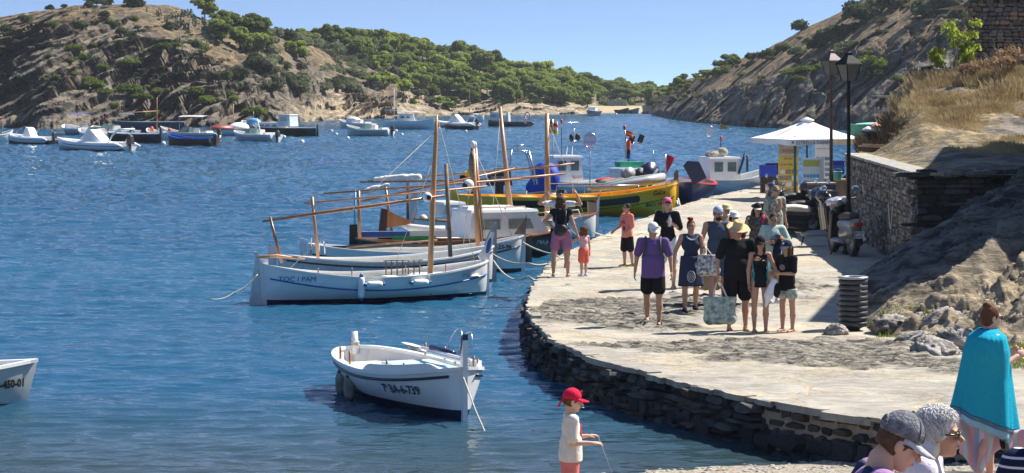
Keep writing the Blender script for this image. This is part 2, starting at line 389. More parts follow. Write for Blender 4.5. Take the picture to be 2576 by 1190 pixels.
# ---- water
def watermat():
    m=bpy.data.materials.new('sea_water'); m.use_nodes=True; n=m.node_tree; L=n.links; b=n.nodes['Principled BSDF']
    b.inputs['Roughness'].default_value=.06; b.inputs['IOR'].default_value=1.333; b.inputs['Specular IOR Level'].default_value=.5
    tc=N(n,'ShaderNodeTexCoord'); hs=[]
    for sx,sy,scl,st,det in((.35,1.,.42,.6,3.),(.45,1.1,1.5,.55,3.),(.6,1.3,5.,.16,2.)):
        mp=N(n,'ShaderNodeMapping'); mp.inputs['Scale'].default_value=(sx,sy,1); mp.inputs['Rotation'].default_value=(0,0,.12)
        L.new(tc.outputs['Object'],mp.inputs[0]); z=N(n,'ShaderNodeTexNoise',Scale=scl,Detail=det,Roughness=.55,Distortion=.6); L.new(mp.outputs[0],z.inputs['Vector'])
        mu=N(n,'ShaderNodeMath',operation='MULTIPLY'); mu.inputs[1].default_value=st; L.new(z.outputs[0],mu.inputs[0]); hs.append(mu)
    a=N(n,'ShaderNodeMath',operation='ADD'); L.new(hs[0].outputs[0],a.inputs[0]); L.new(hs[1].outputs[0],a.inputs[1])
    a2=N(n,'ShaderNodeMath',operation='ADD'); L.new(a.outputs[0],a2.inputs[0]); L.new(hs[2].outputs[0],a2.inputs[1])
    # calmer in the lee of the quay, rougher out in the bay
    sp=N(n,'ShaderNodeSeparateXYZ'); L.new(tc.outputs['Object'],sp.inputs[0])
    mr=N(n,'ShaderNodeMapRange'); mr.inputs[1].default_value=30; mr.inputs[2].default_value=110; mr.inputs[3].default_value=.09; mr.inputs[4].default_value=.55
    L.new(sp.outputs[1],mr.inputs[0])
    bp=N(n,'ShaderNodeBump',Strength=1.); L.new(mr.outputs[0],bp.inputs['Distance']); L.new(a2.outputs[0],bp.inputs['Height']); L.new(bp.outputs[0],b.inputs['Normal'])
    # body colour: olive over the shallows by the beach, blue in the deep, wind patches
    mr2=N(n,'ShaderNodeMapRange'); mr2.inputs[1].default_value=26.5; mr2.inputs[2].default_value=37; L.new(sp.outputs[1],mr2.inputs[0])
    cr=N(n,'ShaderNodeValToRGB'); e=cr.color_ramp.elements; e[0].color=(.030,.038,.026,1); e[1].color=(.014,.078,.150,1); e[1].position=.9
    L.new(mr2.outputs[0],cr.inputs[0]); 
    zp=N(n,'ShaderNodeTexNoise',Scale=.03,Detail=3.); mpp=N(n,'ShaderNodeMapping'); mpp.inputs['Scale'].default_value=(.4,1,1); L.new(tc.outputs['Object'],mpp.inputs[0]); L.new(mpp.outputs[0],zp.inputs['Vector'])
    mm=N(n,'ShaderNodeMix',data_type='RGBA',blend_type='MULTIPLY'); mm.inputs[0].default_value=1.; c4=N(n,'ShaderNodeValToRGB'); e=c4.color_ramp.elements; e[0].color=(.7,.8,.85,1);e[1].color=(1.25,1.2,1.1,1);e[0].position=.35;e[1].position=.65
    L.new(zp.outputs[0],c4.inputs[0]); L.new(cr.outputs[0],mm.inputs[6]); L.new(c4.outputs[0],mm.inputs[7]); L.new(mm.outputs[2],b.inputs['Base Color'])
    return m
wmat=watermat()
nx,ny=60,120
yy=np.concatenate([1/np.linspace(1/22.,1/150.,760),np.linspace(150.6,430,330),np.geomspace(433,1500,30)]); xx=np.linspace(-1,1,560)
yy=np.concatenate([np.linspace(10,21.5,12),yy])
X=xx[None,:]*(9+yy[:,None]*.26); Y=yy[:,None]+0*xx[None,:]
wv=np.stack([X*.42+Y*.06,Y*.95-X*.05,0*X],-1); amp_=np.interp(Y,[22,34,60,120],[.3,.85,1.4,2.8])
Zw=(.028*fbm(wv*.55,2,50)+.026*(ridge(wv*1.25+3,2,51)-.3)+.040*(ridge(wv*2.9,2,52)-.2)+.020*(ridge(np.stack([X*.8+Y*.3,Y*2.1-X*.15,0*X],-1)*1.6,2,54)-.2)+.006*fbm(wv*6,2,53))*amp_*(1-ss(150,400,Y)*.6)
Pw=np.stack([X,Y,Zw],-1)
tag(npmesh('water',Pw.reshape(-1,3),gridfaces(len(yy),len(xx),True),wmat),'blue rippled sea water of the bay',None,kind='structure')
# ---- seabed / beach: one sheet rising from under the water to the viewer
pebm=M('pebble_sand',(.10,.08,.06),.9,col2=(.50,.43,.33),scale=22,bump=1.,bscale=45)
def beachz(x,y):
    shore=27.15+ .44*np.clip(x,-3,7)+.10*np.sin(x*1.3)
    s=shore-y
    z=np.where(s<0,s*.12,s*.075)+ .28*ss(3,9,x)*ss(0,5,s)+.02*fbm(np.stack([x*3,y*3,0*x],-1),4,5)
    return np.clip(z,-3,9)
xg=np.linspace(-14,16,301); yg=np.concatenate([np.linspace(2,18,40),np.linspace(18.1,32,200),np.linspace(33,80,30)])
X,Y=np.meshgrid(xg,yg); Zb=beachz(X,Y)
tag(npmesh('beach',np.stack([X,Y,Zb],-1).reshape(-1,3),gridfaces(len(yg),len(xg),True),pebm),'grey and tan pebble beach at the water edge',None,kind='structure')
# ---- quay top
EDGE_UV=[(2760,1112),(2450,1088),(2330,1074),(2200,1054),(2050,1030),(1900,1004),(1750,972),(1600,932),(1500,905),(1400,862),(1342,810),(1328,780),(1338,735),(1352,705),(1388,655),(1440,628),(1500,599),(1555,575),(1600,556),(1660,538),(1705,520),(1760,503),(1830,487),(1905,472),(1940,462)]
EDGE=[G(u,v,QZ) for u,v in EDGE_UV]
def dense(P,step):
    out=[]
    for a,b in zip(P[:-1],P[1:]):
        n=max(1,int((b-a).length/step)); out+= [a.lerp(b,i/n) for i in range(n)]
    return out+[P[-1]]
def smooth_poly(P,it=2):
    for _ in range(it):
        Q=[P[0]]
        for a,b in zip(P[:-1],P[1:]): Q+=[a.lerp(b,.25),a.lerp(b,.75)]
        P=Q+[P[-1]]
    return P
EDGE=dense(smooth_poly(EDGE),.12)
ed=np.array([tuple(p) for p in EDGE])
def edge_x(y):
    """left limit of the quay for a given depth (for y beyond the front)"""
    m=ed[:,1]>0
    return np.interp(y,*zip(*sorted([(p[1],p[0]) for p in ed[np.argmin(np.abs(ed[:,0]-ed[:,0].min()+0)):]]))) if False else None
def pin(px,py,poly):
    ins=np.zeros(px.shape,bool); n=len(poly); j=n-1
    for i in range(n):
        xi,yi=poly[i];xj,yj=poly[j]
        c=((yi>py)!=(yj>py))&(px<(xj-xi)*(py-yi)/(yj-yi+1e-12)+xi); ins^=c; j=i
    return ins
def quaymat():
    m=bpy.data.materials.new('slate_flagstones'); m.use_nodes=True; n=m.node_tree; L=n.links; b=n.nodes['Principled BSDF']; b.inputs['Roughness'].default_value=.85; b.inputs['Specular IOR Level'].default_value=.25
    tc=N(n,'ShaderNodeTexCoord'); mp=N(n,'ShaderNodeMapping'); mp.inputs['Scale'].default_value=(.75,.62,.1); L.new(tc.outputs['Object'],mp.inputs[0])
    wz=N(n,'ShaderNodeTexNoise',Scale=1.5,Detail=5.,Roughness=.6); L.new(mp.outputs[0],wz.inputs['Vector'])
    va=N(n,'ShaderNodeMix',data_type='RGBA'); va.inputs[0].default_value=.6; L.new(mp.outputs[0],va.inputs[6]); L.new(wz.outputs['Color'],va.inputs[7])
    vo=N(n,'ShaderNodeTexVoronoi',feature='DISTANCE_TO_EDGE',Scale=1.9); L.new(va.outputs[2],vo.inputs['Vector'])
    vc=N(n,'ShaderNodeTexVoronoi',feature='F1',Scale=1.9); L.new(va.outputs[2],vc.inputs['Vector'])
    z1=N(n,'ShaderNodeTexNoise',Scale=5.,Detail=8.,Roughness=.75); mp2=N(n,'ShaderNodeMapping'); mp2.inputs['Scale'].default_value=(.5,1.3,1); L.new(tc.outputs['Object'],mp2.inputs[0]); L.new(mp2.outputs[0],z1.inputs['Vector'])
    sl_=N(n,'ShaderNodeValToRGB'); e=sl_.color_ramp.elements; e[0].position=.3;e[0].color=(.25,.24,.21,1);e[1].position=.7;e[1].color=(.53,.49,.42,1); L.new(z1.outputs[0],sl_.inputs[0])
    hs=N(n,'ShaderNodeMix',data_type='RGBA'); hs.inputs[7].default_value=(.52,.46,.35,1); L.new(sl_.outputs[0],hs.inputs[6])
    sp=N(n,'ShaderNodeSeparateColor'); L.new(vc.outputs['Color'],sp.inputs[0]); rm=N(n,'ShaderNodeValToRGB'); e=rm.color_ramp.elements; e[0].position=.45;e[1].position=.9; L.new(sp.outputs[0],rm.inputs[0])
    mh=N(n,'ShaderNodeMath',operation='MULTIPLY'); mh.inputs[1].default_value=.8; L.new(rm.outputs[0],mh.inputs[0]); L.new(mh.outputs[0],hs.inputs[0])
    mo=N(n,'ShaderNodeValToRGB'); e=mo.color_ramp.elements; e[0].position=.0;e[1].position=.07; 
    zz=N(n,'ShaderNodeMath',operation='MULTIPLY_ADD'); zz.inputs[1].default_value=.22; L.new(z1.outputs[0],zz.inputs[0]); ng=N(n,'ShaderNodeMath',operation='ADD'); ng.inputs[1].default_value=-.11; L.new(zz.outputs[0],ng.inputs[0]); L.new(vo.outputs[0],zz.inputs[2]); L.new(ng.outputs[0],mo.inputs[0])
    mc=N(n,'ShaderNodeMix',data_type='RGBA'); mc.inputs[6].default_value=(.50,.43,.32,1); L.new(mo.outputs[0],mc.inputs[0]); L.new(hs.outputs[2],mc.inputs[7])
    # exposed dark slate outcrops (attribute)
    at_=N(n,'ShaderNodeAttribute',attribute_name='col'); s2=N(n,'ShaderNodeSeparateColor'); L.new(at_.outputs['Color'],s2.inputs[0])
    oc=N(n,'ShaderNodeMix',data_type='RGBA'); L.new(s2.outputs[0],oc.inputs[0]); L.new(mc.outputs[2],oc.inputs[6])
    mp3=N(n,'ShaderNodeMapping'); mp3.inputs['Scale'].default_value=(1,4,6); L.new(tc.outputs['Object'],mp3.inputs[0]); z4=N(n,'ShaderNodeTexNoise',Scale=2.5,Detail=7.,Roughness=.75); L.new(mp3.outputs[0],z4.inputs['Vector'])
    sr=N(n,'ShaderNodeValToRGB'); e=sr.color_ramp.elements; e[0].position=.42;e[0].color=(.035,.034,.032,1);e[1].position=.60;e[1].color=(.36,.33,.27,1); L.new(z4.outputs[0],sr.inputs[0]); L.new(sr.outputs[0],oc.inputs[7])
    v3=N(n,'ShaderNodeTexVoronoi',feature='DISTANCE_TO_EDGE',Scale=3.1); va3=N(n,'ShaderNodeMix',data_type='RGBA'); va3.inputs[0].default_value=.75; mp4=N(n,'ShaderNodeMapping'); mp4.inputs['Scale'].default_value=(.45,1.1,.1); L.new(tc.outputs['Object'],mp4.inputs[0]); L.new(mp4.outputs[0],va3.inputs[6]); L.new(z1.outputs['Color'],va3.inputs[7]); L.new(va3.outputs[2],v3.inputs['Vector'])
    ck=N(n,'ShaderNodeValToRGB'); e=ck.color_ramp.elements; e[0].position=.004;e[0].color=(.34,.31,.27,1);e[1].position=.022;e[1].color=(1,1,1,1); L.new(v3.outputs[0],ck.inputs[0])
    z6=N(n,'ShaderNodeTexNoise',Scale=.9,Detail=6.,Roughness=.7); L.new(tc.outputs['Object'],z6.inputs['Vector']); st_=N(n,'ShaderNodeValToRGB'); e=st_.color_ramp.elements; e[0].position=.35;e[0].color=(.72,.70,.68,1);e[1].position=.62;e[1].color=(1.08,1.06,1.02,1); L.new(z6.outputs[0],st_.inputs[0])
    m1=N(n,'ShaderNodeMix',data_type='RGBA',blend_type='MULTIPLY'); m1.inputs[0].default_value=.8; L.new(oc.outputs[2],m1.inputs[6]); L.new(ck.outputs[0],m1.inputs[7]); m2=N(n,'ShaderNodeMix',data_type='RGBA',blend_type='MULTIPLY'); m2.inputs[0].default_value=.9; L.new(m1.outputs[2],m2.inputs[6]); L.new(st_.outputs[0],m2.inputs[7])
    L.new(m2.outputs[2],b.inputs['Base Color'])
    bh=N(n,'ShaderNodeMath',operation='MULTIPLY_ADD'); bh.inputs[1].default_value=.35; L.new(mo.outputs[0],bh.inputs[0]); L.new(z1.outputs[0],bh.inputs[2])
    bp=N(n,'ShaderNodeBump',Strength=.8,Distance=.05); L.new(bh.outputs[0],bp.inputs['Height']); L.new(bp.outputs[0],b.inputs['Normal'])
    return m
QM=quaymat()
SH=[(p[0],p[1]) for p in ed]+[(9.6,95.),(30.,95.),(30.,26.)]
def outcrop(x,y):
    def g(u,v,ru,rv):
        c=G(u,v,QZ); return np.exp(-((x-c.x)/ru)**2-((y-c.y)/rv)**2)
    a=g(1590,795,1.4,2.3)+g(1690,770,1.5,1.6)+.9*g(1480,775,.8,1.4)+.8*g(2010,720,.7,2.0)+.7*g(1860,880,1.7,1.4)+.9*g(2050,890,1.4,1.6)+.6*g(1400,790,.6,1.6)+.75*g(2450,925,.9,1)
    return np.clip(ss(.38,.62,a+.75*fbm(np.stack([x*.9,y*1.5,0*x],-1),4,31)),0,1)
def quayz(x,y):
    x=np.asarray(x,float);y=np.asarray(y,float)
    p=np.stack([x,y,0*x],-1); o=outcrop(x,y)
    z=QZ+.03*fbm(p*.8,3,2)+.012*fbm(p*3,3,4)+.018*ridge(np.stack([x*.8+y*.3,y*3.1-x*.5,0*x],-1),4,9)
    q=np.stack([x*1.3+y*.5,y*4.2-x*1.0,0*x],-1)
    ac=y*1.0-x*.28; sw=np.mod(ac*2.6+fbm(np.stack([x*.55,y*.9,0*x],-1),4,33)*2.4,1.)-.5; sw2=np.mod(ac*6.5+fbm(np.stack([x*1.1,y*1.6,0*x],-1),3,34)*2.6,1.)-.5
    return z+o*(.0+.045*ridge(q,4,6)+.085*sw+.035*sw2)
def fan(y0,y1,x0,x1,n0,n1):
    ys=1/np.linspace(1/y0,1/y1,n0); xs=np.linspace(x0,x1,n1); return np.meshgrid(xs,ys)
X,Y=fan(27,96,-.5,17,620,330)
Zq=quayz(X,Y); ins=pin(X.ravel(),Y.ravel(),SH).reshape(X.shape)
# snap the outside vertices next to the border onto it
from mathutils.kdtree import KDTree
kd=KDTree(len(ed)); [kd.insert(V((p[0],p[1],0)),i) for i,p in enumerate(ed)]; kd.balance()
f=gridfaces(*X.shape,True); insf=ins.ravel()[f]; keep=insf.any(1); f=f[keep]
used=np.unique(f); Pq=np.stack([X,Y,Zq],-1).reshape(-1,3)
for i in used:
    if not ins.ravel()[i]:
        c,k_,_=kd.find(V((Pq[i,0],Pq[i,1],0))); Pq[i,:2]=c[0],c[1]
mapi=np.full(len(Pq),-1); mapi[used]=np.arange(len(used)); oc_=outcrop(Pq[used][:,0],Pq[used][:,1])
qo=npmesh('quay',Pq[used],mapi[f],QM,col=np.stack([oc_,oc_,oc_],1)); tag(qo,'slate flagstone quay with pale mortar and dark outcrops',None,kind='structure')
# ---- stones: irregular slabs set in a wall
def stones(mb,pt,L,H,rh,rw,mats,dep=.06,rag=.35,seed=0,gap=.86,top=None):
    """pt(a,h,out)->world point; courses of slabs"""
    rnd=random.Random(seed); h=0
    while h<H:
        ch=rh*rnd.uniform(.6,1.35); a=-rnd.random()*rw
        while a<L:
            wd=rw*rnd.uniform(.45,1.7); 
            if a+wd>0:
                hh=ch*rnd.uniform(.75,1.1); ctr=a+wd/2; cz=h+ch/2+rnd.uniform(-.2,.2)*ch*rag
                if top is None or cz+hh*.4<top(ctr):
                    o=rnd.uniform(.2,1)*dep; n=6; pts=[]; m=rnd.choice(mats); an0=rnd.random()
                    cs=[(-.5,-.35),(-.3,-.5),(.35,-.48),(.5,-.2),(.46,.36),(.2,.5),(-.38,.46),(-.5,.15)]
                    cs=[(c[0]*wd*gap+rnd.uniform(-.07,.07)*wd,c[1]*hh*gap+rnd.uniform(-.09,.09)*hh) for c in cs]
                    fr=[pt(ctr+c[0]*.86,cz+c[1]*.8,o+rnd.uniform(-.3,.3)*dep*.5) for c in cs]; bk=[pt(ctr+c[0],cz+c[1],-.01) for c in cs]
                    n=len(cs); mb.add(fr+bk,[tuple(range(n))]+[(i,i+n,(i+1)%n+n,(i+1)%n) for i in range(n)],m,False)
            a+=wd
        h+=ch
def stm(key,c): return M(key,c,.9,var=.3,scale=9,bump=.8,bscale=30)
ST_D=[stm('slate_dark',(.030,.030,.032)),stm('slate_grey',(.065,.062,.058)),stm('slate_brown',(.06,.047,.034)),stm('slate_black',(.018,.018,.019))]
ST_M=[stm('stone_grey',(.20,.185,.165)),stm('stone_ochre',(.26,.19,.12)),stm('stone_dim',(.12,.115,.11)),stm('stone_pale',(.36,.32,.27)),stm('stone_brown',(.15,.11,.075))]
MORT=M('mortar_tan',(.34,.27,.19),.95,var=.25,scale=10,bump=.6)
DARKGAP=M('wall_core_dark',(.035,.032,.028),.95,var=.3)
# quay front wall: stone courses under the edge, down into the water
mb=MB(); cum=[0]
for a,b in zip(EDGE[:-1],EDGE[1:]): cum.append(cum[-1]+(b-a).length)
tot=cum[-1]; cumn=np.array(cum)
nrm=[]
for i in range(len(EDGE)):
    a=EDGE[max(0,i-3)];b=EDGE[min(len(EDGE)-1,i+3)]; t=(b-a).normalized(); nrm.append(V((t.y,-t.x,0))*-1)
# outward = away from the quay interior
test=EDGE[200]+nrm[200]*.3
if pin(np.array([test.x]),np.array([test.y]),SH)[0]: nrm=[-q for q in nrm]
nr=np.array([tuple(p) for p in nrm])
WB=-1.2
def epos(a): 
    return V([np.interp(a,cumn,ed[:,0]),np.interp(a,cumn,ed[:,1]),0]),V([np.interp(a,cumn,nr[:,0]),np.interp(a,cumn,nr[:,1]),0])
def qp(a,h,o):
    p,nn=epos(min(max(a,0),tot)); z=WB+h; wob=.05*math.sin(a*3.1)+.06*math.sin(a*1.3+2)
    p=p+nn*(o-.10+.13*(1-max(0,z)/.6)*.5+wob*.5); return V((p.x,p.y,z))
rows=[[qp(tot*i/520,h,0) for h in (0,.6,1.2,1.5,1.76)] for i in range(521)]
k0=int(5.2/tot*520); mb.grid(rows[:k0],MORT,True); mb.grid(rows[k0-1:],DARKGAP,True)
first=tot*.0
def lowm(a,h): return ST_D
stones(mb,qp,5.2,-WB+.50,.13,.30,ST_D,dep=.09,seed=4,rag=.7,gap=.80)
stones(mb,lambda a,h,o:qp(a+5.1,h,o),tot-5.1,-WB+.50,.095,.30,ST_D,dep=.22,seed=5,rag=1.0,gap=1.02)
stones(mb,lambda a,h,o:qp(a,h+.0,o+.03),tot,-WB+.10,.20,.34,[ST_D[3],ST_D[3],ST_D[0]],dep=.16,seed=6,rag=1.0,gap=1.05)
# slab rim overhanging
rnd=random.Random(8); a=0
RM=[stm('rim_slate',(.30,.29,.26)),stm('rim_tan',(.37,.32,.25)),stm('rim_dark',(.22,.21,.19))]
while a<tot-.2:
    wd=rnd.uniform(.35,.95); p,nn=epos(a+wd/2); t=V((-nn.y,nn.x,0)); dp=rnd.uniform(.10,.20); o=rnd.uniform(-.01,.035)
    th=rnd.uniform(.05,.09); zc=float(quayz(p.x,p.y))-th/2+rnd.uniform(.002,.008)
    cs=[(-.5,-1),(-.2,-1.05),(.3,-1),(.5,-.9),(.5,.8),(.35,1.1),(0,.9),(-.3,1.1),(-.5,.85)]
    pts=[p+t*(c[0]*wd*.97)+nn*(o+(-dp if c[1]<0 else 0)+(rnd.uniform(-.04,.06) if c[1]>0 else 0)) for c in cs]
    n=len(pts); up=[V((q.x,q.y,zc+th/2+rnd.uniform(-.003,.003))) for q in pts]; lo=[V((q.x,q.y,zc-th/2)) for q in pts]
    mb.add(up+lo,[tuple(range(n)),tuple(range(2*n-1,n-1,-1))]+[(i,i+n,(i+1)%n+n,(i+1)%n) for i in range(n)],QM,False)
    a+=wd
qw=mb.build('quay_wall'); tag(qw,'dark slate retaining wall under the quay edge, wet at the waterline','wall')
# ================= VEGETATION =================
PINE=leafmat('pine_needles',(.085,.12,.03),(.37,.43,.11),.5,1.1)
PINE2=leafmat('pine_needles_bright',(.12,.17,.03),(.46,.53,.11),.5,1.1)
SCRUB=leafmat('olive_scrub_leaves',(.075,.09,.05),(.27,.29,.16),.4,1.6)
SCRUBD=leafmat('dark_evergreen_leaves',(.045,.06,.028),(.15,.17,.075),.4,1.6)
CUSH=leafmat('green_cushion_leaves',(.045,.075,.015),(.22,.27,.05),.4,2.2)
CACT=leafmat('cactus_pads',(.05,.075,.04),(.24,.28,.17),.1,3)
BARK=M('pine_bark',(.10,.075,.055),.95,var=.3,scale=3)
def leaves(lobes,n,size,seed,elong=1.,flat=0.,up=.3):
    """many small leaf-tuft quads over the lobes' surfaces"""
    r=np.random.RandomState(seed); ar=np.array([l[3]*l[3] for l in lobes]); pr=ar/ar.sum(); k=r.choice(len(lobes),n,p=pr)
    C=np.array([l[:3] for l in lobes])[k]; Rr=np.array([[l[3],l[3],l[3]*(l[4] if len(l)>4 else .8)] for l in lobes])[k]
    d=r.normal(size=(n,3)); d/=np.linalg.norm(d,axis=1)[:,None]; d[:,2]=np.where(d[:,2]<-.25,-d[:,2]*.6,d[:,2])
    rad=1-.32*r.rand(n)**1.6
    # clumpy surface
    bump=.42*fbm(d*2.6+C*1.7,4,seed)
    p=C+d*Rr*(rad+bump)[:,None]
    nn=d+r.normal(size=(n,3))*.75; nn[:,2]+=up; nn/=np.linalg.norm(nn,axis=1)[:,None]
    a=np.cross(nn,r.normal(size=(n,3))); a/=np.linalg.norm(a,axis=1)[:,None]; b=np.cross(nn,a)
    s=size*(.55+.9*r.rand(n))[:,None]; a=a*s*elong; b=b*s
    q=np.stack([p-a-b*.4,p+a*.3-b,p+a+b*.4,p-a*.3+b],1).reshape(-1,3)
    return q,np.arange(4*n).reshape(n,4)
def tree_proto(name,seed,h,cr,mat,n,size,kind='pine'):
    rd=random.Random(seed); lobes=[]
    mb=MB(); th=h*.42
    base=V((0,0,-.3)); top=V((rd.uniform(-.3,.3),rd.uniform(-.3,.3),th))
    mb.tube([base,base.lerp(top,.5)+V((.08,.05,0)),top],[h*.035,h*.028,h*.022],BARK,7)
    nl=rd.randint(14,19)
    for i in range(nl):
        an=i*2.4+rd.random(); rr=cr*math.sqrt((i+.3)/nl)*.72; z=h*(.80 if kind=='pine' else .62)-rr*rr/cr*.42+rd.uniform(-.06,.1)*h
        if kind=='pine': z-= (i%3)*h*.17
        c=(rr*math.cos(an)*1.1,rr*math.sin(an)*1.1,z+rd.uniform(-.12,.1)*h,cr*rd.uniform(.22,.5),rd.uniform(.55,1.)); lobes.append(c)
        mb.tube([top*.85,V((c[0]*.5,c[1]*.5,(th+z)/2)),V(c[:3])],[h*.018,h*.012,h*.005],BARK,5,cap=False)
    vs,fs=leaves(lobes,n,size,seed,1.3 if kind=='pine' else 1)
    crown=(name,vs,fs,mat); return mb,crown
def make_tree(name,seed,h,cr,mat,n,size,kind='pine',cname='crown'):
    e=empty(name,(0,0,0)); mb,c=tree_proto(name,seed,h,cr,mat,n,size,kind); mb.build('trunk',e); npmesh(cname,c[1],c[2],c[3],e,smooth=False); return e
def bush_mesh(seed,mat,n,size,flat=.7):
    rd=random.Random(seed); lobes=[(rd.uniform(-.5,.5),rd.uniform(-.5,.5),rd.uniform(.3,.85)*flat,rd.uniform(.34,.6),.9) for _ in range(9)]
    vs,fs=leaves(lobes,n,size,seed); o=npmesh('foliage',vs,fs,mat,smooth=False); me=o.data; bpy.data.objects.remove(o); return me
def cactus_mesh(seed):
    rd=random.Random(seed); mb=MB()
    for k in range(6):
        p=V((rd.uniform(-.5,.5),rd.uniform(-.4,.4),0))
        for j in range(rd.randint(2,5)):
            s=rd.uniform(.16,.24); mb.ell(p+V((0,0,s)),(s*.75,s*.2,s),CACT,7,5,Matrix.Rotation(rd.uniform(-1.5,1.5),3,'Z')); p=p+V((rd.uniform(-.2,.2),rd.uniform(-.1,.1),s*1.5))
    me=bpy.data.meshes.new('cactus'); me.from_pydata(mb.v,[],mb.f); me.materials.append(CACT); me.update(); return me
PT=[make_tree('pine_tree',100+i,5.2,2.7,PINE,7500,.16) for i in range(4)]
PB=[make_tree('pine_tree',120+i,4.6,2.5,PINE2,6500,.16) for i in range(2)]
PU=[make_tree('umbrella_pine',140+i,5.6,3.2,PINE,5600,.16,'umbrella') for i in range(2)]
_first={}
def zone(lb,u,v,segs):
    for a,b,t in segs:
        if a<=u<b: return lb+', '+t
    return lb
def lz(lb,u,v,hill='left'):
    if hill=='left':
        a='crest' if v<50 else 'upper slope' if v<110 else 'middle slope' if v<190 else 'lower cliff'
        b='at the left edge' if u<80 else 'over the bunting inflatable' if u<190 else 'over the large white inflatable' if u<270 else 'over the black sailing boat' if u<400 else 'over the blue rimmed boat' if u<500 else 'over the red covered boat' if u<600 else 'over the black cabin boat' if u<720 else 'at the right end'
        return '%s, %s %s'%(lb,a,b)
    a='top' if v<50 else 'upper part' if v<110 else 'middle part' if v<170 else 'lower part'
    b='near the left end' if u<1900 else 'above the parasol' if u<2060 else 'behind the street lamps' if u<2160 else 'right of the street lamps' if u<2270 else 'left of the fig tree' if u<2340 else 'near the stone building'
    return '%s, %s %s'%(lb,a,b)
def plant(proto,p,s,label,cat,group,rz=None,sz=1.):
    rz=random.uniform(0,6.28) if rz is None else rz
    if proto.name not in _first: _first[proto.name]=1; o=proto; o.location=p;o.rotation_euler=(0,0,rz); o.scale=(s,s,s*sz)
    else: o=copy_tree(proto,p,rz,(s,s,s*sz))
    tag(o,label,cat,group); return o
random.seed(5)
def hp(name,v_,u): 
    p=on(name,u,v_); return p
# left-hill pines: (u, v of foot, crown width px, label)
def tree_at(protos,strip_,u,vfoot,hpx,label,group,cat='tree'):
    p=on(strip_,u,vfoot); s=F/p.y; pr=random.choice(protos); H=hpx/s; base={'pine_tree':5.2,'umbrella_pine':5.6}[pr.name.split('.')[0]]
    plant(pr,p-V((0,0,.15)),H/base,label,cat,group,sz=random.uniform(.9,1.08))
lp='large green pine in the cluster on the shoulder of the left hill'
tree_at([PT[0]],'hill_left',505,48,62,'tall dark pine breaking the skyline just left of the pine cluster on the left hill',None)
for u,v,h in((545,78,52),(582,88,60),(620,95,66),(650,108,60),(560,110,55),(600,128,62),(640,138,60),(575,62,40),(665,128,50),(530,92,48)): tree_at(PT,'hill_left',u,v,h,'pine in the left hill cluster, '+('back row ' if v<85 else 'middle row ' if v<112 else 'front row ')+('on the left' if u<570 else 'in the centre' if u<612 else 'on the right'),'pines clustered on the left hill shoulder')
tree_at([PB[0]],'hill_left',742,150,58,'single round bright pine standing alone in the grey scrub between the hills',None)
# wooded hill: back row to front row
gl='round green pine in the wood covering the middle hill'
rows=[(118,[(u,interp(u,[(730,60),(800,56),(850,70),(880,58),(940,62),(1000,84),(1060,92),(1110,94),(1180,118),(1230,124),(1310,156),(1390,152),(1440,168),(1500,198)])) for u in range(850,1500,27)])]
cnt_=0
for u in range(742,1500,19):
    vt=interp(u,[(730,62),(800,57),(850,72),(880,60),(940,62),(1000,84),(1060,92),(1110,94),(1180,118),(1230,124),(1310,156),(1390,152),(1440,168),(1500,198)])
    vf=vt+random.uniform(38,50); tree_at(PT+PU,'hill_wooded',u,vf,(vf-vt)*random.uniform(.9,1.12),zone('tall green pine on the middle skyline',u,0,((0,880,'at the left end of the ridge'),(880,1020,'over the highest crest'),(1020,1190,'left of the tall boat mast'),(1190,1330,'halfway down'),(1330,1520,'near the low right end'))),'pines covering the middle hill'); cnt_+=1
for k in range(150):
    u=random.uniform(880,1490); lo=interp(u,[(850,78),(940,90),(1000,110),(1110,125),(1230,150),(1390,175),(1500,215)]); hi=interp(u,[(850,120),(950,200),(1050,235),(1150,262),(1250,262),(1350,262),(1440,268),(1500,272)])
    if u<1010 and random.random()<.45: continue
    v=random.uniform(lo+30,hi); tree_at(PT+PB if random.random()<.8 else PU,'hill_wooded',u,v,random.uniform(34,60),zone('round pine in the wood '+('near the ridge' if v<170 else 'in mid slope' if v<220 else 'low on the slope'),u,0,((0,1060,'left flank by the scrub'),(1060,1180,'left of centre'),(1180,1300,'right of centre'),(1300,1400,'toward the right'),(1400,1520,'by the far beach'))),'pines covering the middle hill')
for u,v,h in((950,238,52),(985,240,50),(1015,236,46),(965,222,48)): tree_at(PB,'hill_wooded',u,v,h,'bright green pine with a spreading crown at the lower edge of the grey scrub','bright pines at the lower scrub edge')
for u,v,h in((1120,274,30),(1135,280,28),(1105,268,30)): tree_at(PB,'hill_wooded',u,v,h,'small pine growing right above the pale shore rocks below the wood','small pines above the shore rocks')
for k in range(46):
    u=random.uniform(1450,1665); v=random.uniform(236,262); tree_at(PU+PT,'hill_far',u,v,random.uniform(34,46) if u<1640 else 30,'dark spreading pine behind the far beach at the head of the bay','pines behind the far beach')
for k in range(26):
    u=random.uniform(1660,1860); v=interp(u,[(1640,240),(1740,208),(1860,160)])+random.uniform(-4,16); tree_at(PT if k%2 else PU,'hill_right',u,v,random.uniform(20,32),'green tree on the low slope of the right hill near the bay head','trees on the low end of the right hill')
tree_at([PU[1]],'hill_right',1840,172,46,'tall open pine standing above the others on the right hill skyline',None)
tree_at([PU[0]],'hill_right',1815,180,36,'light green pine just below and left of the tall open pine on the right hill',None)
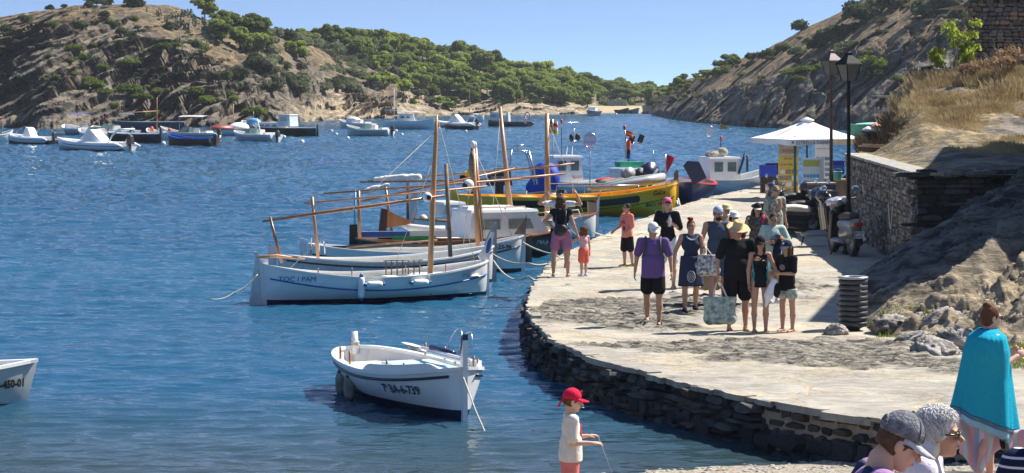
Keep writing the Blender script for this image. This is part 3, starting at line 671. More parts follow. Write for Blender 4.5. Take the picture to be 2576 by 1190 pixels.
# bushes
BS=[bush_mesh(200+i,SCRUB,1500,.085) for i in range(3)]; BD=[bush_mesh(220+i,SCRUBD,1500,.08) for i in range(3)]; BC=[bush_mesh(240+i,CUSH,1600,.075,.5) for i in range(3)]; CC=[cactus_mesh(260+i) for i in range(3)]
def bush(me,name,strip_,u,v,wpx,label,group,cat='bush',hz=1.):
    p=on(strip_,u,v); s=F/p.y; W=wpx/s/1.7; o=link(name,me); o.location=p-V((0,0,.1*W)); o.rotation_euler=(0,0,random.uniform(0,6.28)); o.scale=(W,W,W*hz); tag(o,label,cat,group)
for u,v,wd in((235,12,46),(225,18,26),(345,18,60),(268,48,30),(215,70,44),(285,70,36),(305,88,34),(265,10,40),(60,55,40),(10,82,36),(125,22,24),(330,95,30),(160,20,20),(420,75,34),(555,205,60),(605,200,50),(655,185,64),(630,165,60),(700,215,50),(690,232,56)):
    bush(random.choice(BD),'evergreen_bush','hill_left',u,v,wd,lz('rounded dark bush on the left hill',u,v),'dark bushes on the left hill')
for u,v,wd in((195,128,56),(215,150,50),(175,155,34),(240,115,26),(315,165,60),(345,158,40),(265,170,30),(205,190,30),(245,225,60),(225,208,50),(270,235,50),(340,232,70),(365,248,60),(390,240,50),(410,130,60),(435,118,40),(480,115,56),(505,125,30),(490,248,56),(525,262,56),(480,270,30),(575,240,54),(590,258,40),(640,290,70),(665,282,40),(385,295,56),(285,270,40),(325,190,24),(150,205,30),(140,64,40),(330,52,36),(1080,60,1)):
    if wd>5: bush(random.choice(BC),'cushion_bush','hill_left',u,v,wd*.9,lz('low green cushion bush on the left hill',u,v),'green cushion bushes on the left cliff',hz=.8)
for k in range(230):
    u=random.uniform(-10,680); v=random.uniform(interp(u,[(0,60),(200,30),(450,35),(680,120)]),240)
    bush(random.choice(BS),'dry_shrub','hill_left',u,v,random.uniform(6,20),lz('small dry shrub on the left hill',u,v),'small scrub dotted over the left hill',hz=.7)
for k in range(45):
    u=random.uniform(370,520) if k<25 else random.uniform(80,700); v=random.uniform(22,60) if k<25 else random.uniform(90,190)
    if k<25: v=interp(u,[(370,16),(450,30),(520,70)])+random.uniform(0,38)
    bush(random.choice(CC),'prickly_pear','hill_left',u,v,random.uniform(14,26),lz('pale prickly pear on the left hill',u,v),'prickly pears on the left hill','cactus')
# grey scrub belt between the hills, and between the pines
k=0
while k<150:
    u=random.uniform(665,1010); v=random.uniform(interp(u,[(665,90),(760,72),(900,95),(1010,130)]),interp(u,[(665,180),(720,235),(1010,238)]))
    st_='hill_left' if u<760 else 'hill_wooded'
    bush(random.choice(BS+BS+BD),'scrub_bush',st_,u,v,random.uniform(32,58),zone('grey green scrub '+('high up' if v<130 else 'halfway up' if v<180 else 'low down'),u,0,((0,720,'beside the pine cluster of the left hill'),(720,800,'around the lone round pine'),(800,900,'in the middle of the scrub belt'),(900,1100,'next to the pine wood'))),'grey scrub between the hills'); k+=1
for k in range(60):
    u=random.uniform(1000,1490); v=random.uniform(interp(u,[(1000,235),(1490,250)]),interp(u,[(1000,262),(1250,262),(1490,268)]))
    bush(random.choice(BS+BD+BC),'understorey_bush','hill_wooded',u,v,random.uniform(14,30),'scrub under the pines above the pale shore','scrub along the foot of the wood')
for k in range(40):
    u=random.uniform(1480,1760); v=random.uniform(255,270); bush(random.choice(BS+BC),'understorey_bush','hill_far' if u<1640 else 'hill_right',u,v if u<1640 else random.uniform(232,262),random.uniform(14,26),'light scrub on the flat ground behind the far beach','scrub behind the far beach')
# right hill
for u,v,wd in((2090,110,80),(2130,88,60),(2060,125,60),(2180,55,80),(2150,35,60),(2210,30,70),(2330,45,90),(2370,30,70),(2400,80,60),(1935,150,60),(1975,130,44),(2010,140,50),(2100,150,60),(2130,140,70),(2250,20,80),(2420,50,60),(2390,20,90),(2020,72,50),(1900,150,40)):
    bush(random.choice(BD+BS),'evergreen_bush','hill_right',u,v,wd,lz('large bush on the right hill',u,v,'right'),'bushes on the right hill slope')
for u,v,wd in((2000,190,60),(2035,180,56),(2020,205,50),(2060,172,40),(2150,180,80),(2190,165,90),(2225,170,70),(2215,190,60),(2125,170,40),(2260,210,40),(2270,225,36),(2190,145,60),(1850,162,36),(1870,190,30)):
    bush(random.choice(BC),'cushion_bush','hill_right',u,v,wd*.95,lz('green cushion bush on the right cliff',u,v,'right'),'green cushion bushes on the right cliff',hz=.75)
for k in range(90):
    u=random.uniform(1850,2430); v=interp(u,[(1850,165),(2050,75),(2170,5),(2430,0)])+random.uniform(5,110)
    bush(random.choice(BS+BD),'dry_shrub','hill_right',u,v,random.uniform(14,34),lz('small dry shrub on the right hillside',u,v,'right'),'small scrub on the right hill',hz=.7)
for i,(u,v) in enumerate(((1548,268),)):
    p=on('hill_far',u,v); e=empty('beach_screen',(p.x,p.y-6,.5),0,'grey slatted panel fence on the far beach','fence'); mb=MB()
    for q in range(9): mb.box((-1.9+q*.48,0,.95),(.38,.05,1.8),M('grey_panel',(.35,.37,.36)))
    mb.build('panel',e); mb=MB(); mb.box((0,.05,.3),(4.2,.06,.08),M('grey_panel',(.35,.37,.36))); mb.box((0,.05,1.6),(4.2,.06,.08),M('grey_panel',(.35,.37,.36))); mb.build('rail',e)
# far beach sand sheet
c=G(1500,283,0); bm_=npmesh('far_beach',np.array([[(u-CX)/F*d,d,z] for d,z in((452,-.1),(465,.35),(500,1.0)) for u in(1430,1480,1540,1600,1640)]),gridfaces(3,5,True),M('far_sand',(.33,.25,.14),.9,col2=(.42,.36,.18),scale=.3)); tag(bm_,'narrow strip of brown sand at the head of the bay',None,kind='structure')
# ================= NEAR GROUND RIGHT, WALLS, STEPS =================
WC=V((8.62,50.,0)); WE=V((9.3,65.2,0)); WR=V((12.6,51.5,0))   # wall corner, far end, right end
TOPZ=2.74
def groundz(x,y):
    x=np.asarray(x,float);y=np.asarray(y,float); p=np.stack([x,y,0*x],-1)
    xb=np.interp(y,[30,33.5,36,38,40.5,46,50,54.7,60],[13,10.5,6.6,5.95,5.55,6.7,7.6,8.5,9.6])
    dd=(x-xb)+.35*fbm(p*.7,3,61)
    front=ss(31.5,37,y)
    al=x*.86+y*.5; ac=-x*.5+y*.86; q=np.stack([al*.30,ac*1.1,0*x],-1); q2=np.stack([al*.7,ac*3.4,0*x],-1)
    sw_=np.mod(ac*.95+fbm(np.stack([al*.35,ac*.3,0*x],-1),3,64)*1.8,1.)-.5
    rr=.26*ridge(q,4,62)+.13*ridge(q2,4,63)+.62*sw_+.24*(np.mod(ac*2.7+fbm(q*1.3,3,65)*2,1.)-.5)
    rise=np.clip(dd,0,9)
    z=QZ-.12+ .14*ss(-.1,.15,dd)+rise*.53*ss(34.5,45,y)+rise*.16*(1-ss(34.5,45,y))*front+rr*ss(0,.5,dd)*np.clip(.25+rise*.22,.2,.8)*front+.20*ridge(p*np.array([2.1,2.1,1])+4,5,66)*ss(0,.4,dd)*front*(1-ss(38,42,y))
    z=np.where(dd<-.12,-1.5*np.clip((-dd-.12)*3,0,1)+z*(1-np.clip((-dd-.12)*3,0,1)),z)
    # trash-can boulders and front rocks are lower
    return np.minimum(z,5.5)
def upperz(x,y):
    x=np.asarray(x,float);y=np.asarray(y,float); p=np.stack([x,y,0*x],-1)
    xl=np.interp(y,[50,65.2,66,70,76,83],[8.68,9.36,9.75,10.3,11.6,13.2]); r=x-xl; yc=np.minimum(y,76)
    z=TOPZ-.03+ss(.3,2.1,r)*(.055*np.clip(yc-53,0,60)+.75*ss(62,74,yc))+.5*ss(3,7,r)*ss(64,78,y)
    z=z+.10*fbm(p*1.2,4,71)*ss(50.5,52,y)+.32*fbm(p*.45,3,73)*ss(56,64,y)*ss(.5,2,r)+.07*ridge(p*np.array([1.2,.8,1]),3,72)*ss(11,14,x)
    z=z
    return z
darkrock=rockmat('near_dark_slate_rock',(.19,.18,.165),(.035,.035,.036),(.30,.22,.12),scale=6,bs=.8,ang=.4)
Xg,Yg=np.meshgrid(np.linspace(5.0,17.5,420),1/np.linspace(1/30.5,1/52.5,520)); Zg=groundz(Xg,Yg)
gcol=np.stack([(.10+.35*ss(.3,.7,fbm(np.stack([Xg*.8,Yg*.8,0*Xg],-1),3,77)*.5+.5)*(1-ss(37,41,Yg))).ravel(),(.9*(1-ss(37.5,41.5,Yg-Xg*.12+.5))).ravel(),0*Xg.ravel()],1)
o=npmesh('rock_slope',np.stack([Xg,Yg,Zg],-1).reshape(-1,3),gridfaces(*Xg.shape,True),darkrock,col=gcol); tag(o,'dark jagged slate bedrock rising right of the quay, pale broken rock in front',None,kind='structure')
drygrass=rockmat('dry_grass_ground',(.24,.21,.17),(.07,.065,.06),(.46,.33,.17),scale=5,bs=.7)
def poly_x(y): return np.where(y<52,8.7,8.7+(y-50)*.0447)
Y2=np.linspace(50.05,83,300); S2=np.linspace(0,1,260)
XL=np.interp(Y2,[50,65.2,66,70,76,83],[8.68,9.36,9.75,10.3,11.6,13.2])
Xu=XL[:,None]+(18.5*S2[None,:]**1.2); Yu=Y2[:,None]+S2[None,:]*1.5*(1-ss(50,56,Y2[:,None]))+0*Xu
Zu=upperz(Xu,Yu); Zu[:,0]=np.where(Y2>65.3,-.5,Zu[:,0]); Zu[-1,:]=-.5
gc=ss(.15,.7,.55+.6*fbm(np.stack([Xu*.35,Yu*.35,0*Xu],-1),3,75))*ss(52,58,Yu+ (13-Xu)*.8)
o=npmesh('terrace_ground',np.stack([Xu,Yu,Zu],-1).reshape(-1,3),gridfaces(*Xu.shape,True),drygrass,col=np.stack([gc.ravel(),0*gc.ravel(),0*gc.ravel()],1)); tag(o,'dry grassy ground above the stone walls',None,kind='structure')
# ---- rubble side wall along the quay
def wall_line(a,b,z0,h1):
    d=(b-a); L=d.length; t=d/L; n=V((t.y,-t.x,0))
    return L,t,n
mb=MB(); L,t,n_=wall_line(WC,WE,.5,TOPZ); n_=-n_ if n_.x>0 else n_
pt=lambda a,h,o: V((WC.x+t.x*a+n_.x*o,WC.y+t.y*a+n_.y*o,.45+h))
mb.grid([[pt(L*i/40,h,0) for h in np.linspace(0,2.29,8)] for i in range(41)],DARKGAP); 
stones(mb,pt,L,2.22,.13,.17,ST_M,dep=.05,rag=.9,seed=21,gap=1.02,top=lambda a:2.24)
o=mb.build('stones'); e=empty('rubble_wall',(WC.x,WC.y,.45),0,'tall rubble stone wall along the right side of the quay behind the scooters','wall'); o.parent=e; o.matrix_parent_inverse=Matrix.Translation((-WC.x,-WC.y,-.45))
mb=MB(); rnd=random.Random(5); a=0
while a<L:
    wd=rnd.uniform(.4,.9); p=pt(a+wd/2,2.26,0); mb.box((p.x+.26,p.y,p.z+.025),(.62,wd*.97,.06),rnd.choice(RM[:2]),Matrix.Rotation(rnd.uniform(-.06,.06),3,'Z')@Matrix.Rotation(-.045,3,'Z')); a+=wd
o=mb.build('coping'); o.parent=e; o.matrix_parent_inverse=Matrix.Translation((-WC.x,-WC.y,-.45))
# ---- dry stone slab wall facing the viewer
mb=MB(); L2,t2,n2=wall_line(WC,WR,.5,TOPZ); n2=-n2 if n2.y>0 else n2
pt2=lambda a,h,o: V((WC.x+t2.x*a+n2.x*o,WC.y+t2.y*a+n2.y*o,.3+h))
mb.grid([[pt2(L2*i/30,h,0) for h in np.linspace(0,2.42,8)] for i in range(31)],DARKGAP)
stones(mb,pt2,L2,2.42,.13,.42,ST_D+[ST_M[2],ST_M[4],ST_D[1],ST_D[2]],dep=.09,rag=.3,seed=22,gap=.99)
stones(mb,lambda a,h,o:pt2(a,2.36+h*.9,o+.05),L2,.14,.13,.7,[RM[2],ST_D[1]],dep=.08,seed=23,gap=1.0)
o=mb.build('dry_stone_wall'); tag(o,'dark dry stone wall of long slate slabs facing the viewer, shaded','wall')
# ---- steps up beside the rubble wall
e=empty('stone_steps',(9.0,66,QZ),0,'worn stone steps between the notice boards and the rubble wall','steps')
for i in range(6):
    mb=MB(); mb.box((0,.42*i+.3,.09+.2*i),(.74+.01*i,.62,.20),ST_M[i%2*2+0]); mb.box((0,.42*i+.29,.2*i+.205),(.78+.01*i,.66,.05),RM[i%2]); mb.build('step',e)
# ---- tall stone building wall, top right
mb=MB(); B0=V((15.16,78,0)); B1=V((24,79,0)); tb=(B1-B0).normalized(); 
pb=lambda a,h,o: V((B0.x+tb.x*a,B0.y+tb.y*a-o,3.4+h))
for (P0,P1) in ((0,8.9),):
    mb.grid([[pb(a,h,0) for h in (0,2,4.0)] for a in np.linspace(0,8.9,12)],DARKGAP)
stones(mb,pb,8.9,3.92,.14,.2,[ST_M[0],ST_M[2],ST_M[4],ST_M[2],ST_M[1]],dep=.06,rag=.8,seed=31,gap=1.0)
mb.grid([[V((B0.x+d_*.3,B0.y+d_,3.4+h)) for h in (0,2,4.0)] for d_ in (0,3,6)],MORT); mb.grid([[pb(a,4.0,0)+V((0,d_,0)) for d_ in (0,3,6)] for a in (0,4,8.9)],MORT)
o=mb.build('wall'); e=empty('stone_building',(B0.x,B0.y,3.4),0,'tall rough stone building wall in the shade at the top right corner','building'); o.parent=e; o.matrix_parent_inverse=Matrix.Translation((-B0.x,-B0.y,-3.4))
mb=MB(); a=0
while a<8.8:
    p=pb(a+.1,4.0,.02); mb.box((p.x,p.y+.12,p.z+.10+rnd.uniform(-.02,.02)),(.09,.32,.22+rnd.uniform(-.03,.03)),rnd.choice(ST_D+[ST_M[2]]),Matrix.Rotation(rnd.uniform(-.15,.15),3,'Y')); a+=.115
o=mb.build('coping'); o.parent=e; o.matrix_parent_inverse=Matrix.Translation((-B0.x,-B0.y,-3.4))
# ---- unseen house right of the frame, placed to shade the wall and slope
hm=M('house_render',(.62,.58,.50),.9,bump=.4)
e=empty('shade_house',(11.5,43.5,1.0),R(-12.3),'unseen pale house placed beyond the right edge to shade the slope','house')
mb=MB(); mb.box((3.6,9.4,3.9),(7,18.8,8.2),hm); mb.build('wall',e)
mb=MB(); mb.box((3.6,9.4,8.06),(7.3,19.2,.2),M('roof_tile',(.35,.14,.07),.9)); mb.build('roof',e)
for y_ in (3,9,15): mb=MB(); mb.box((.07,y_,4.2),(.08,1.0,1.4),M('shutter_green',(.05,.12,.09))); mb.build('window',e)
# ---- dry grass tufts
def tufts(name,pts,h,n,mat,label,cat='dry grass',sp=.25,kind='stuff'):
    r=np.random.RandomState(len(pts)+7); V_=[];F_=[]; c=0
    for (x,y,z,k) in pts:
        m=int(n*k); a=r.rand(m)*6.28; rr=r.rand(m)*sp*k; bx=x+np.cos(a)*rr; by=y+np.sin(a)*rr
        ln=h*k*(.5+.7*r.rand(m)); dx=np.cos(a)*ln*(.15+.5*r.rand(m)); dy=np.sin(a)*ln*(.15+.5*r.rand(m)); wdt=.006+.006*r.rand(m)
        p0=np.stack([bx-wdt,by,z+0*bx],1);p1=np.stack([bx+wdt,by,z+0*bx],1);p2=np.stack([bx+dx*.5+wdt*.7,by+dy*.5,z+ln*.65],1);p3=np.stack([bx+dx,by+dy,z+ln],1)
        V_.append(np.stack([p0,p1,p2,p3],1).reshape(-1,3)); F_.append(np.arange(4*m).reshape(m,4)+c); c+=4*m
    o=npmesh(name,np.concatenate(V_),np.concatenate(F_),mat,smooth=False); tag(o,label,cat,kind=kind); return o
STRAW=leafmat('straw_grass',(.26,.19,.10),(.66,.52,.28),.4,1.1); GRN=leafmat('fresh_grass',(.12,.17,.03),(.38,.42,.10),.35,2)
r=np.random.RandomState(3); pts=[]
while len(pts)<3600:
    x=r.uniform(10.2,17.5);y=r.uniform(55,80)
    if x<10.9 and y>66: continue
    cl_=float(vn(np.array([x*.8,y*.5,0]),88))
    if cl_<.42 or (y<64 and cl_<.62): continue
    if r.rand()<ss(10.6,12.6,x)*.85+ .15*(y>58): pts.append((x,y,float(upperz(x,y)),r.uniform(.5,1.3)*(.5+1.3*max(0,cl_-.42)*2)*(.6+.9*float(ss(11.3,13.2,x)*ss(62,70,y)))))
tufts('dry_grass',pts,.15,22,STRAW,'tall golden dry grass on the bank above the rubble wall')
pts=[]
for k in range(70):
    x=r.uniform(5.75,7.6);y=r.uniform(36.8,38.6)
    if (x-6.1)**2/.5+(y-37.8)**2/.4<1.4: pts.append((x,y,max(float(groundz(x,y)),QZ)-.02,r.uniform(.3,.7)))
tufts('yellow_grass',pts,.13,40,GRN,'low yellow green grass at the foot of the litter bin')
pts=[(G(u,v,.66).x+r.uniform(-.3,.3),G(u,v,.66).y+r.uniform(-.5,.5),.64,r.uniform(.5,1)) for u,v in((2545,872),(2560,890),(2555,905),(2572,880),(2535,860),(2566,915),(2550,895),(2575,870)) for _ in range(9)]
tufts('green_grass_patch',pts,.10,45,GRN,'green grass patch beside the rocks at the right edge')
# boulders of pale broken rock, front right
def rockmesh(seed,sx,sy,sz,n=56):
    u=np.linspace(0,2*np.pi,n+1)[:-1]; w_=np.linspace(-np.pi/2,np.pi/2,n//2); U,W_=np.meshgrid(u,w_,indexing='ij')
    d=np.stack([np.cos(W_)*np.cos(U),np.cos(W_)*np.sin(U),np.sin(W_)],-1); q=d@np.array([[.8,.3,.5],[-.5,.8,.2],[-.3,-.4,.8]])
    rr=1+.30*ridge(q*np.array([1.2,1.2,3.2])+seed,5,seed)-.22*(np.mod(q[...,2]*3.5+fbm(q*1.5,2,seed)*1.5,1.)-.5)+.25*fbm(q*1.5+seed,3,seed); P=d*rr[...,None]*np.array([sx,sy,sz]); 
    P=np.concatenate([P,P[:1]],0); return P.reshape(-1,3),gridfaces(n+1,n//2)
PALER=rockmat('pale_broken_rock',(.50,.46,.40),(.13,.12,.11),(.50,.42,.32),scale=8,bs=.7)
for i,(u,v,wx,hz,lb) in enumerate(((2170,842,.14,.16,'small pale grey rock leaning on the left foot of the litter bin'),(2250,838,.32,.22,'low jagged rock right behind the litter bin'),(2320,835,.30,.26,'middle one of the jagged grey rocks right of the litter bin'),(2300,860,.22,.12,'flat pale rock on the flagstones in front of the jagged rocks'),(2380,850,.36,.35,'broad broken rock left of the woman in the blue towel'),(2360,893,.30,.2,'lowest pale rock at the front edge of the broken rocks'),(2420,885,.26,.28,'pale rock close behind the woman in the blue towel'))):
    if i==0: u,v=2106,846
    p=G(u,v,QZ); vs_,fs_=rockmesh(i+1,wx*1.25,wx*.9,hz*.75); o=npmesh('boulder',vs_,fs_,PALER,col=np.zeros((len(vs_),3))); o.location=(p.x,p.y+.1,QZ+hz*.35); tag(o,lb,'rock')
    if i: o.rotation_euler=(0,.2,i)
# step-like rock ledge at beach level, right
for i,(x0,x1,y0,z0,h) in enumerate(((4.6,9.5,25.6,.35,.22),)):
    vs_,fs_=rockmesh(40+i,2.2,.5,.16); o=npmesh('rock_ledge',vs_,fs_,darkrock,col=np.zeros((len(vs_),3))); o.location=(5.6,24.6,.34); tag(o,'dark flat rock ledge on the pebbles at the bottom right','rock')
# ================= BOATS =================
WHITE=M('boat_white_paint',(.78,.78,.76),.35,var=.05,scale=3,coat=.3); WOFF=M('boat_offwhite',(.70,.69,.64),.5,var=.08,scale=4)
GREYW=M('weathered_white_paint',(.62,.62,.60),.5,var=.10,scale=5,bump=.2)
NAVY=M('navy_paint',(.012,.018,.06),.35); BLUE=M('blue_paint',(.02,.11,.36),.4); LBLUE=M('light_blue_paint',(.10,.38,.62),.4); BLACK=M('black_paint',(.012,.012,.014),.35)
BROWN=M('varnished_wood',(.34,.14,.045),.35,var=.3,scale=4,coat=.4,stretch=(1,1,.1)); SPAR=M('spar_wood',(.46,.22,.08),.4,var=.25,scale=5,coat=.3,stretch=(1,1,.08)); WEATH=M('weathered_wood',(.20,.14,.09),.8,var=.35,scale=6)
YEL=M('yellow_hull_paint',(1.0,.53,.010),.35,var=.06,scale=2,coat=.3); GREY=M('grey_paint',(.30,.31,.33),.5); RUB=M('rubber_black',(.02,.02,.022),.6); STEEL=M('stainless',(.55,.56,.58),.25,metal=.9)
ROPE=M('rope',(.55,.50,.40),.9,bump=.5,bscale=90); CANV=M('sail_canvas',(.78,.74,.66),.9,var=.08,scale=8,bump=.5,bscale=20); GLASS=M('cabin_glass',(.10,.17,.17),.08,var=.4,scale=4,spec=.8)
RED=M('red_paint',(.55,.03,.025),.45); ORNG=M('orange_float',(.80,.10,.025),.45,var=.06); WFL=M('white_float',(.80,.79,.76),.45); DKIN=M('dark_interior',(.05,.045,.04),.8); GRNP=M('green_paint',(.03,.25,.06),.5); BLUC=M('blue_tarp',(.01,.05,.38),.7,bump=.4,bscale=15)
REDBR=M('red_brown_cover',(.22,.03,.02),.5); TEAK=M('deck_ply',(.42,.30,.18),.7)
FLAGR=M('red_flag',(.65,.02,.03),.8); FLAGY=M('yellow_flag',(.75,.50,.03),.8)
class Hull:
    """local x: stern(-)..bow(+), y beam, z up from the waterline"""
    def __init__(s,L,B,hm,hb,hs,draft=.25,transom=0.,full=.55,flare=2.2,rake=.0,stern_rake=.0):
        s.__dict__.update(L=L,B=B,hm=hm,hb=hb,hs=hs,draft=draft,tr=transom,full=full,fl=flare,rake=rake,sr=stern_rake)
    def sheer(s,t):
        q=2*t-1; return s.hm+(s.hb-s.hm)*max(0,q)**2+(s.hs-s.hm)*max(0,-q)**2
    def w(s,t):
        t=min(max(t,0.),1.)
        if t<.5: a=t/.5; b=max(0,math.sin(a*math.pi/2))**s.full; return s.B/2*(s.tr+(1-s.tr)*b)
        a=(1-t)/.5; return s.B/2*max(0,math.sin(a*math.pi/2))**(s.full+.08)
    def pt(s,t,k,side,off=0):
        t=min(max(t,0.),1.); k=max(k,0.); top=s.sheer(t); z=-s.draft+(top+s.draft)*k
        f=1-max(0,1-k)**s.fl; e=abs(2*t-1); f=f*(1-e*.35)+e*.35*k
        y=s.w(t)*max(f,0)+off
        x=(t-.5)*s.L+ (s.rake*(k-.4) if t>.5 else -s.sr*(k-.4))*e**3
        return V((x,side*y,z))
    def side(s,x,z,sd,off=.006):
        t=x/s.L+.5
        for _ in range(5):
            k=(z+s.draft)/(s.sheer(t)+s.draft); p=s.pt(t,k,sd,off+.008); t=min(max(t+(x-p.x)/s.L,0),1)
        return V((x,p.y,z))
    def build(s,e,mat,low,band=.06,inner=None,deck=.28,n=36,strip=None,gun=None,gr=.03,decked=False,name='hull',deckmat=None):
        mb=MB(); ks=[0,.06,.12,.2,.3,.42,.55,.68,.8,.9,1.0]
        for sd in(1,-1):
            G_=[]
            for i in range(n+1):
                t=i/n; top=s.sheer(t); kb=(band+s.draft)/(top+s.draft); kk=sorted([k for k in ks if abs(k-kb)>.03]+[kb,min(kb+.004,1)]); 
                kk=[kb*j/4 for j in range(5)]+[kb+(1-kb)*j/8 for j in range(1,9)]
                G_.append([s.pt(t,k,sd) for k in kk])
            lo=[r[:5] for r in G_]; hi=[r[4:] for r in G_]
            mb.grid(lo,low,True,flip=sd<0); mb.grid(hi,mat,True,flip=sd<0)
        if s.tr:  # transom
            P=[s.pt(0,k/8,1) for k in range(9)]+[s.pt(0,k/8,-1) for k in range(8,-1,-1)]; mb.add(P,[tuple(range(len(P)))],mat,False)
        mb.build(name,e)
        inner=inner or mat; mb=MB(); th=.045
        for sd in(1,-1):
            G_=[]
            for i in range(1,n):
                t=i/n; top=s.sheer(t); kd=max(.15,(top-deck+s.draft)/(top+s.draft)); row=[]
                for j in range(5):
                    k=kd+(1-kd)*j/4; p=s.pt(t,k,sd,-th); 
                    if p.y*sd<0:p.y=0
                    row.append(p)
                G_.append([V((row[0].x,0,row[0].z))]+row)
            mb.grid(G_,inner,True,flip=sd>0)
        mb.build('deck' if decked else 'interior',e)
        if gun:
            mb=MB()
            for sd in (1,-1):
                c=[s.pt(i/n,1,sd,-th/2)+V((0,0,.012)) for i in range(n+1)]
                for p in c:
                    if p.y*sd<0.003: p.y=.003*sd
                A=[];
                for p in c: A.append([p+V((0,sd*gr*1.5,-gr*.8)),p+V((0,sd*gr*1.5,gr*.5)),p+V((0,-sd*gr*1.6,gr*.5)),p+V((0,-sd*gr*1.6,-gr*.8))])
                mb.grid(A,gun,False,flip=sd<0)
            mb.build('gunwale',e)
        if strip:
            for (zo,r_,m_,nm) in strip:
                mb=MB()
                for sd in(1,-1): mb.tube([s.pt(t_,(s.sheer(t_)-zo+s.draft)/(s.sheer(t_)+s.draft),sd,r_*.3) for t_ in [.02+.96*i/n for i in range(n+1)]],r_,m_,6)
                mb.build(nm,e)
    def numb(s,e,txt,x0,z,size,mat,sd=-1,name='registration_number',shear=0,bold=.0,width=None,slope=0):
        d=1 if sd<0 else -1
        return text(name,txt,size,lambda a,b:s.side(x0+d*a,z+b+slope*a,sd,.012),mat,e,shear,bold,width)
def boat_at(name,st,bw,label,cat='boat',group=None,zs=0,zb=0):
    a=G(st[0],st[1],zs); b=G(bw[0],bw[1],zb); d=b-a; L=math.hypot(d.x,d.y); c=(a+b)/2
    e=empty(name,(c.x,c.y,0),math.atan2(d.y,d.x),label,cat,group); return e,L
def inv(e,p):
    return Matrix.Rotation(-e.rotation_euler.z,4,'Z')@(V(p)-e.location)
def tubep(name,e,pts,rad,mat,n=8,local=True):
    mb=MB(); mb.tube([p if local else inv(e,p) for p in pts],rad,mat,n); return mb.build(name,e)
def fender(e,h,x,z,L=.42,r=.085,mat=WFL,sd=-1,hang=.25,horiz=False,tip=BLUE):
    mb=MB(); p=h.side(x,z,sd,r+.01)
    rot=Matrix.Rotation(R(90),3,'Y') if horiz else None
    pr=[(.015,-L/2-.05),(.03,-L/2-.02),(r*.7,-L/2+.03),(r,-L/2+.1),(r,L/2-.1),(r*.7,L/2-.03),(.03,L/2+.02),(.015,L/2+.05)]
    mb.lathe(pr[2:6],p,mat,12,rot); mb.lathe(pr[:3],p,tip,10,rot); mb.lathe(pr[5:],p,tip,10,rot); o=mb.build('fender',e)
    mb=MB(); t=x/h.L+.5; top=h.pt(t,1,sd,0)+V((0,0,.03))
    if horiz: mb.tube([top+V((-.22,0,0)),p+V((-L/2,0,0))],.008,ROPE,5); mb.tube([top+V((.22,0,0)),p+V((L/2,0,0))],.008,ROPE,5)
    else: mb.tube([top,p+V((0,0,L/2))],.009,ROPE,5)
    mb.build('fender_line',e)
def outboard(e,x,z,mat=RUB,s=1.,y=0):
    mb=MB(); mb.box((x-.12*s,y,z+.28*s),(.42*s,.30*s,.36*s),mat,taper=.8); mb.box((x-.10*s,y,z+.50*s),(.34*s,.24*s,.10*s),mat,taper=.6); mb.box((x-.08*s,y,z-.1*s),(.14*s,.12*s,.55*s),mat); mb.box((x+.05*s,y,z+.08*s),(.12*s,.22*s,.2*s),GREY)
    mb.build('outboard_motor',e)
def person_bit(): pass
# --- A: white llagut nearest the quay, blue stripe
eA,LA=boat_at('rowing_sailboat',(662,766),(1226,743),'white wooden boat with blue stripe lettered TOC I PAM, nearest of the moored row')
hA=Hull(LA,1.75,.53,.76,.84,rake=.02,stern_rake=.05,full=.5)
hA.build(eA,WHITE,NAVY,band=.10,inner=WOFF,gun=WHITE,gr=.03,strip=[(.26,.018,BLUE,'stripe')])
mb=MB() # stem blade and rudder
mb.prism([(LA/2-.05,-.2),(LA/2+.03,-.2),(LA/2+.03,.82),(LA/2+.16,1.38),(LA/2+.10,1.40),(LA/2-.02,1.12),(LA/2-.22,.88),(LA/2-.16,.78)],.07,WHITE)
mb.build('stem',eA); mb=MB(); mb.ell((LA/2+.015,-.037,1.10),(.055,.008,.18),BLUE,rot=Matrix.Rotation(.25,3,'Y')); mb.build('blue_oval',eA)
mb=MB(); mb.prism([(-LA/2+.06,-.2),(-LA/2-.02,-.2),(-LA/2-.10,.95),(-LA/2+.10,.95)],.09,WHITE); mb.build('sternpost',eA)
mb=MB(); mb.prism([(-LA/2-.03,-.25),(-LA/2-.34,-.25),(-LA/2-.30,.1),(-LA/2-.17,1.0),(-LA/2-.21,1.12),(-LA/2-.13,1.12),(-LA/2-.08,1.0)],.05,GREYW); mb.build('rudder',eA)
tubep('tiller',eA,[(-LA/2-.15,0,1.0),(-LA/2+.3,0,1.02),(-LA/2+.95,.05,.93)],[.03,.035,.018],SPAR)
hA.numb(eA,'TOC I PAM',-LA/2+.22,.50,.15,BLUE,name='boat_name'); hA.numb(eA,'7ª BA',LA/2-.85,.46,.12,BLUE)
fender(eA,hA,-.72,.36,.5,.075); fender(eA,hA,-.45,.42,.42,.07,horiz=True); fender(eA,hA,.62,.42,.42,.07,horiz=True)
mA=inv(eA,at(1080,683,50.6)); tA=inv(eA,at(1099,290,50.8))
tubep('mast',eA,[mA-V((0,0,.5)),mA.lerp(tA,.5),mA.lerp(tA,.88),tA],[.062,.058,.045,.02],SPAR,10)
tubep('mizzen_post',eA,[inv(eA,at(709,662,50.0)),inv(eA,at(679,545,50.0))],[.035,.028],BROWN)
tubep('yard',eA,[inv(eA,at(660,557,50.1)),inv(eA,at(860,528,50.3)),inv(eA,at(1118,492,50.6))],[.022,.042,.026],BROWN)
mb=MB(); p=inv(eA,at(1075,496,50.5)); mb.ell(p,(.10,.10,.11),WFL); mb.ell(p+V((0,-.09,0)),(.06,.03,.06),RUB); mb.build('mast_lamp',eA)
mb=MB(); # small spanish flag on the mizzen post
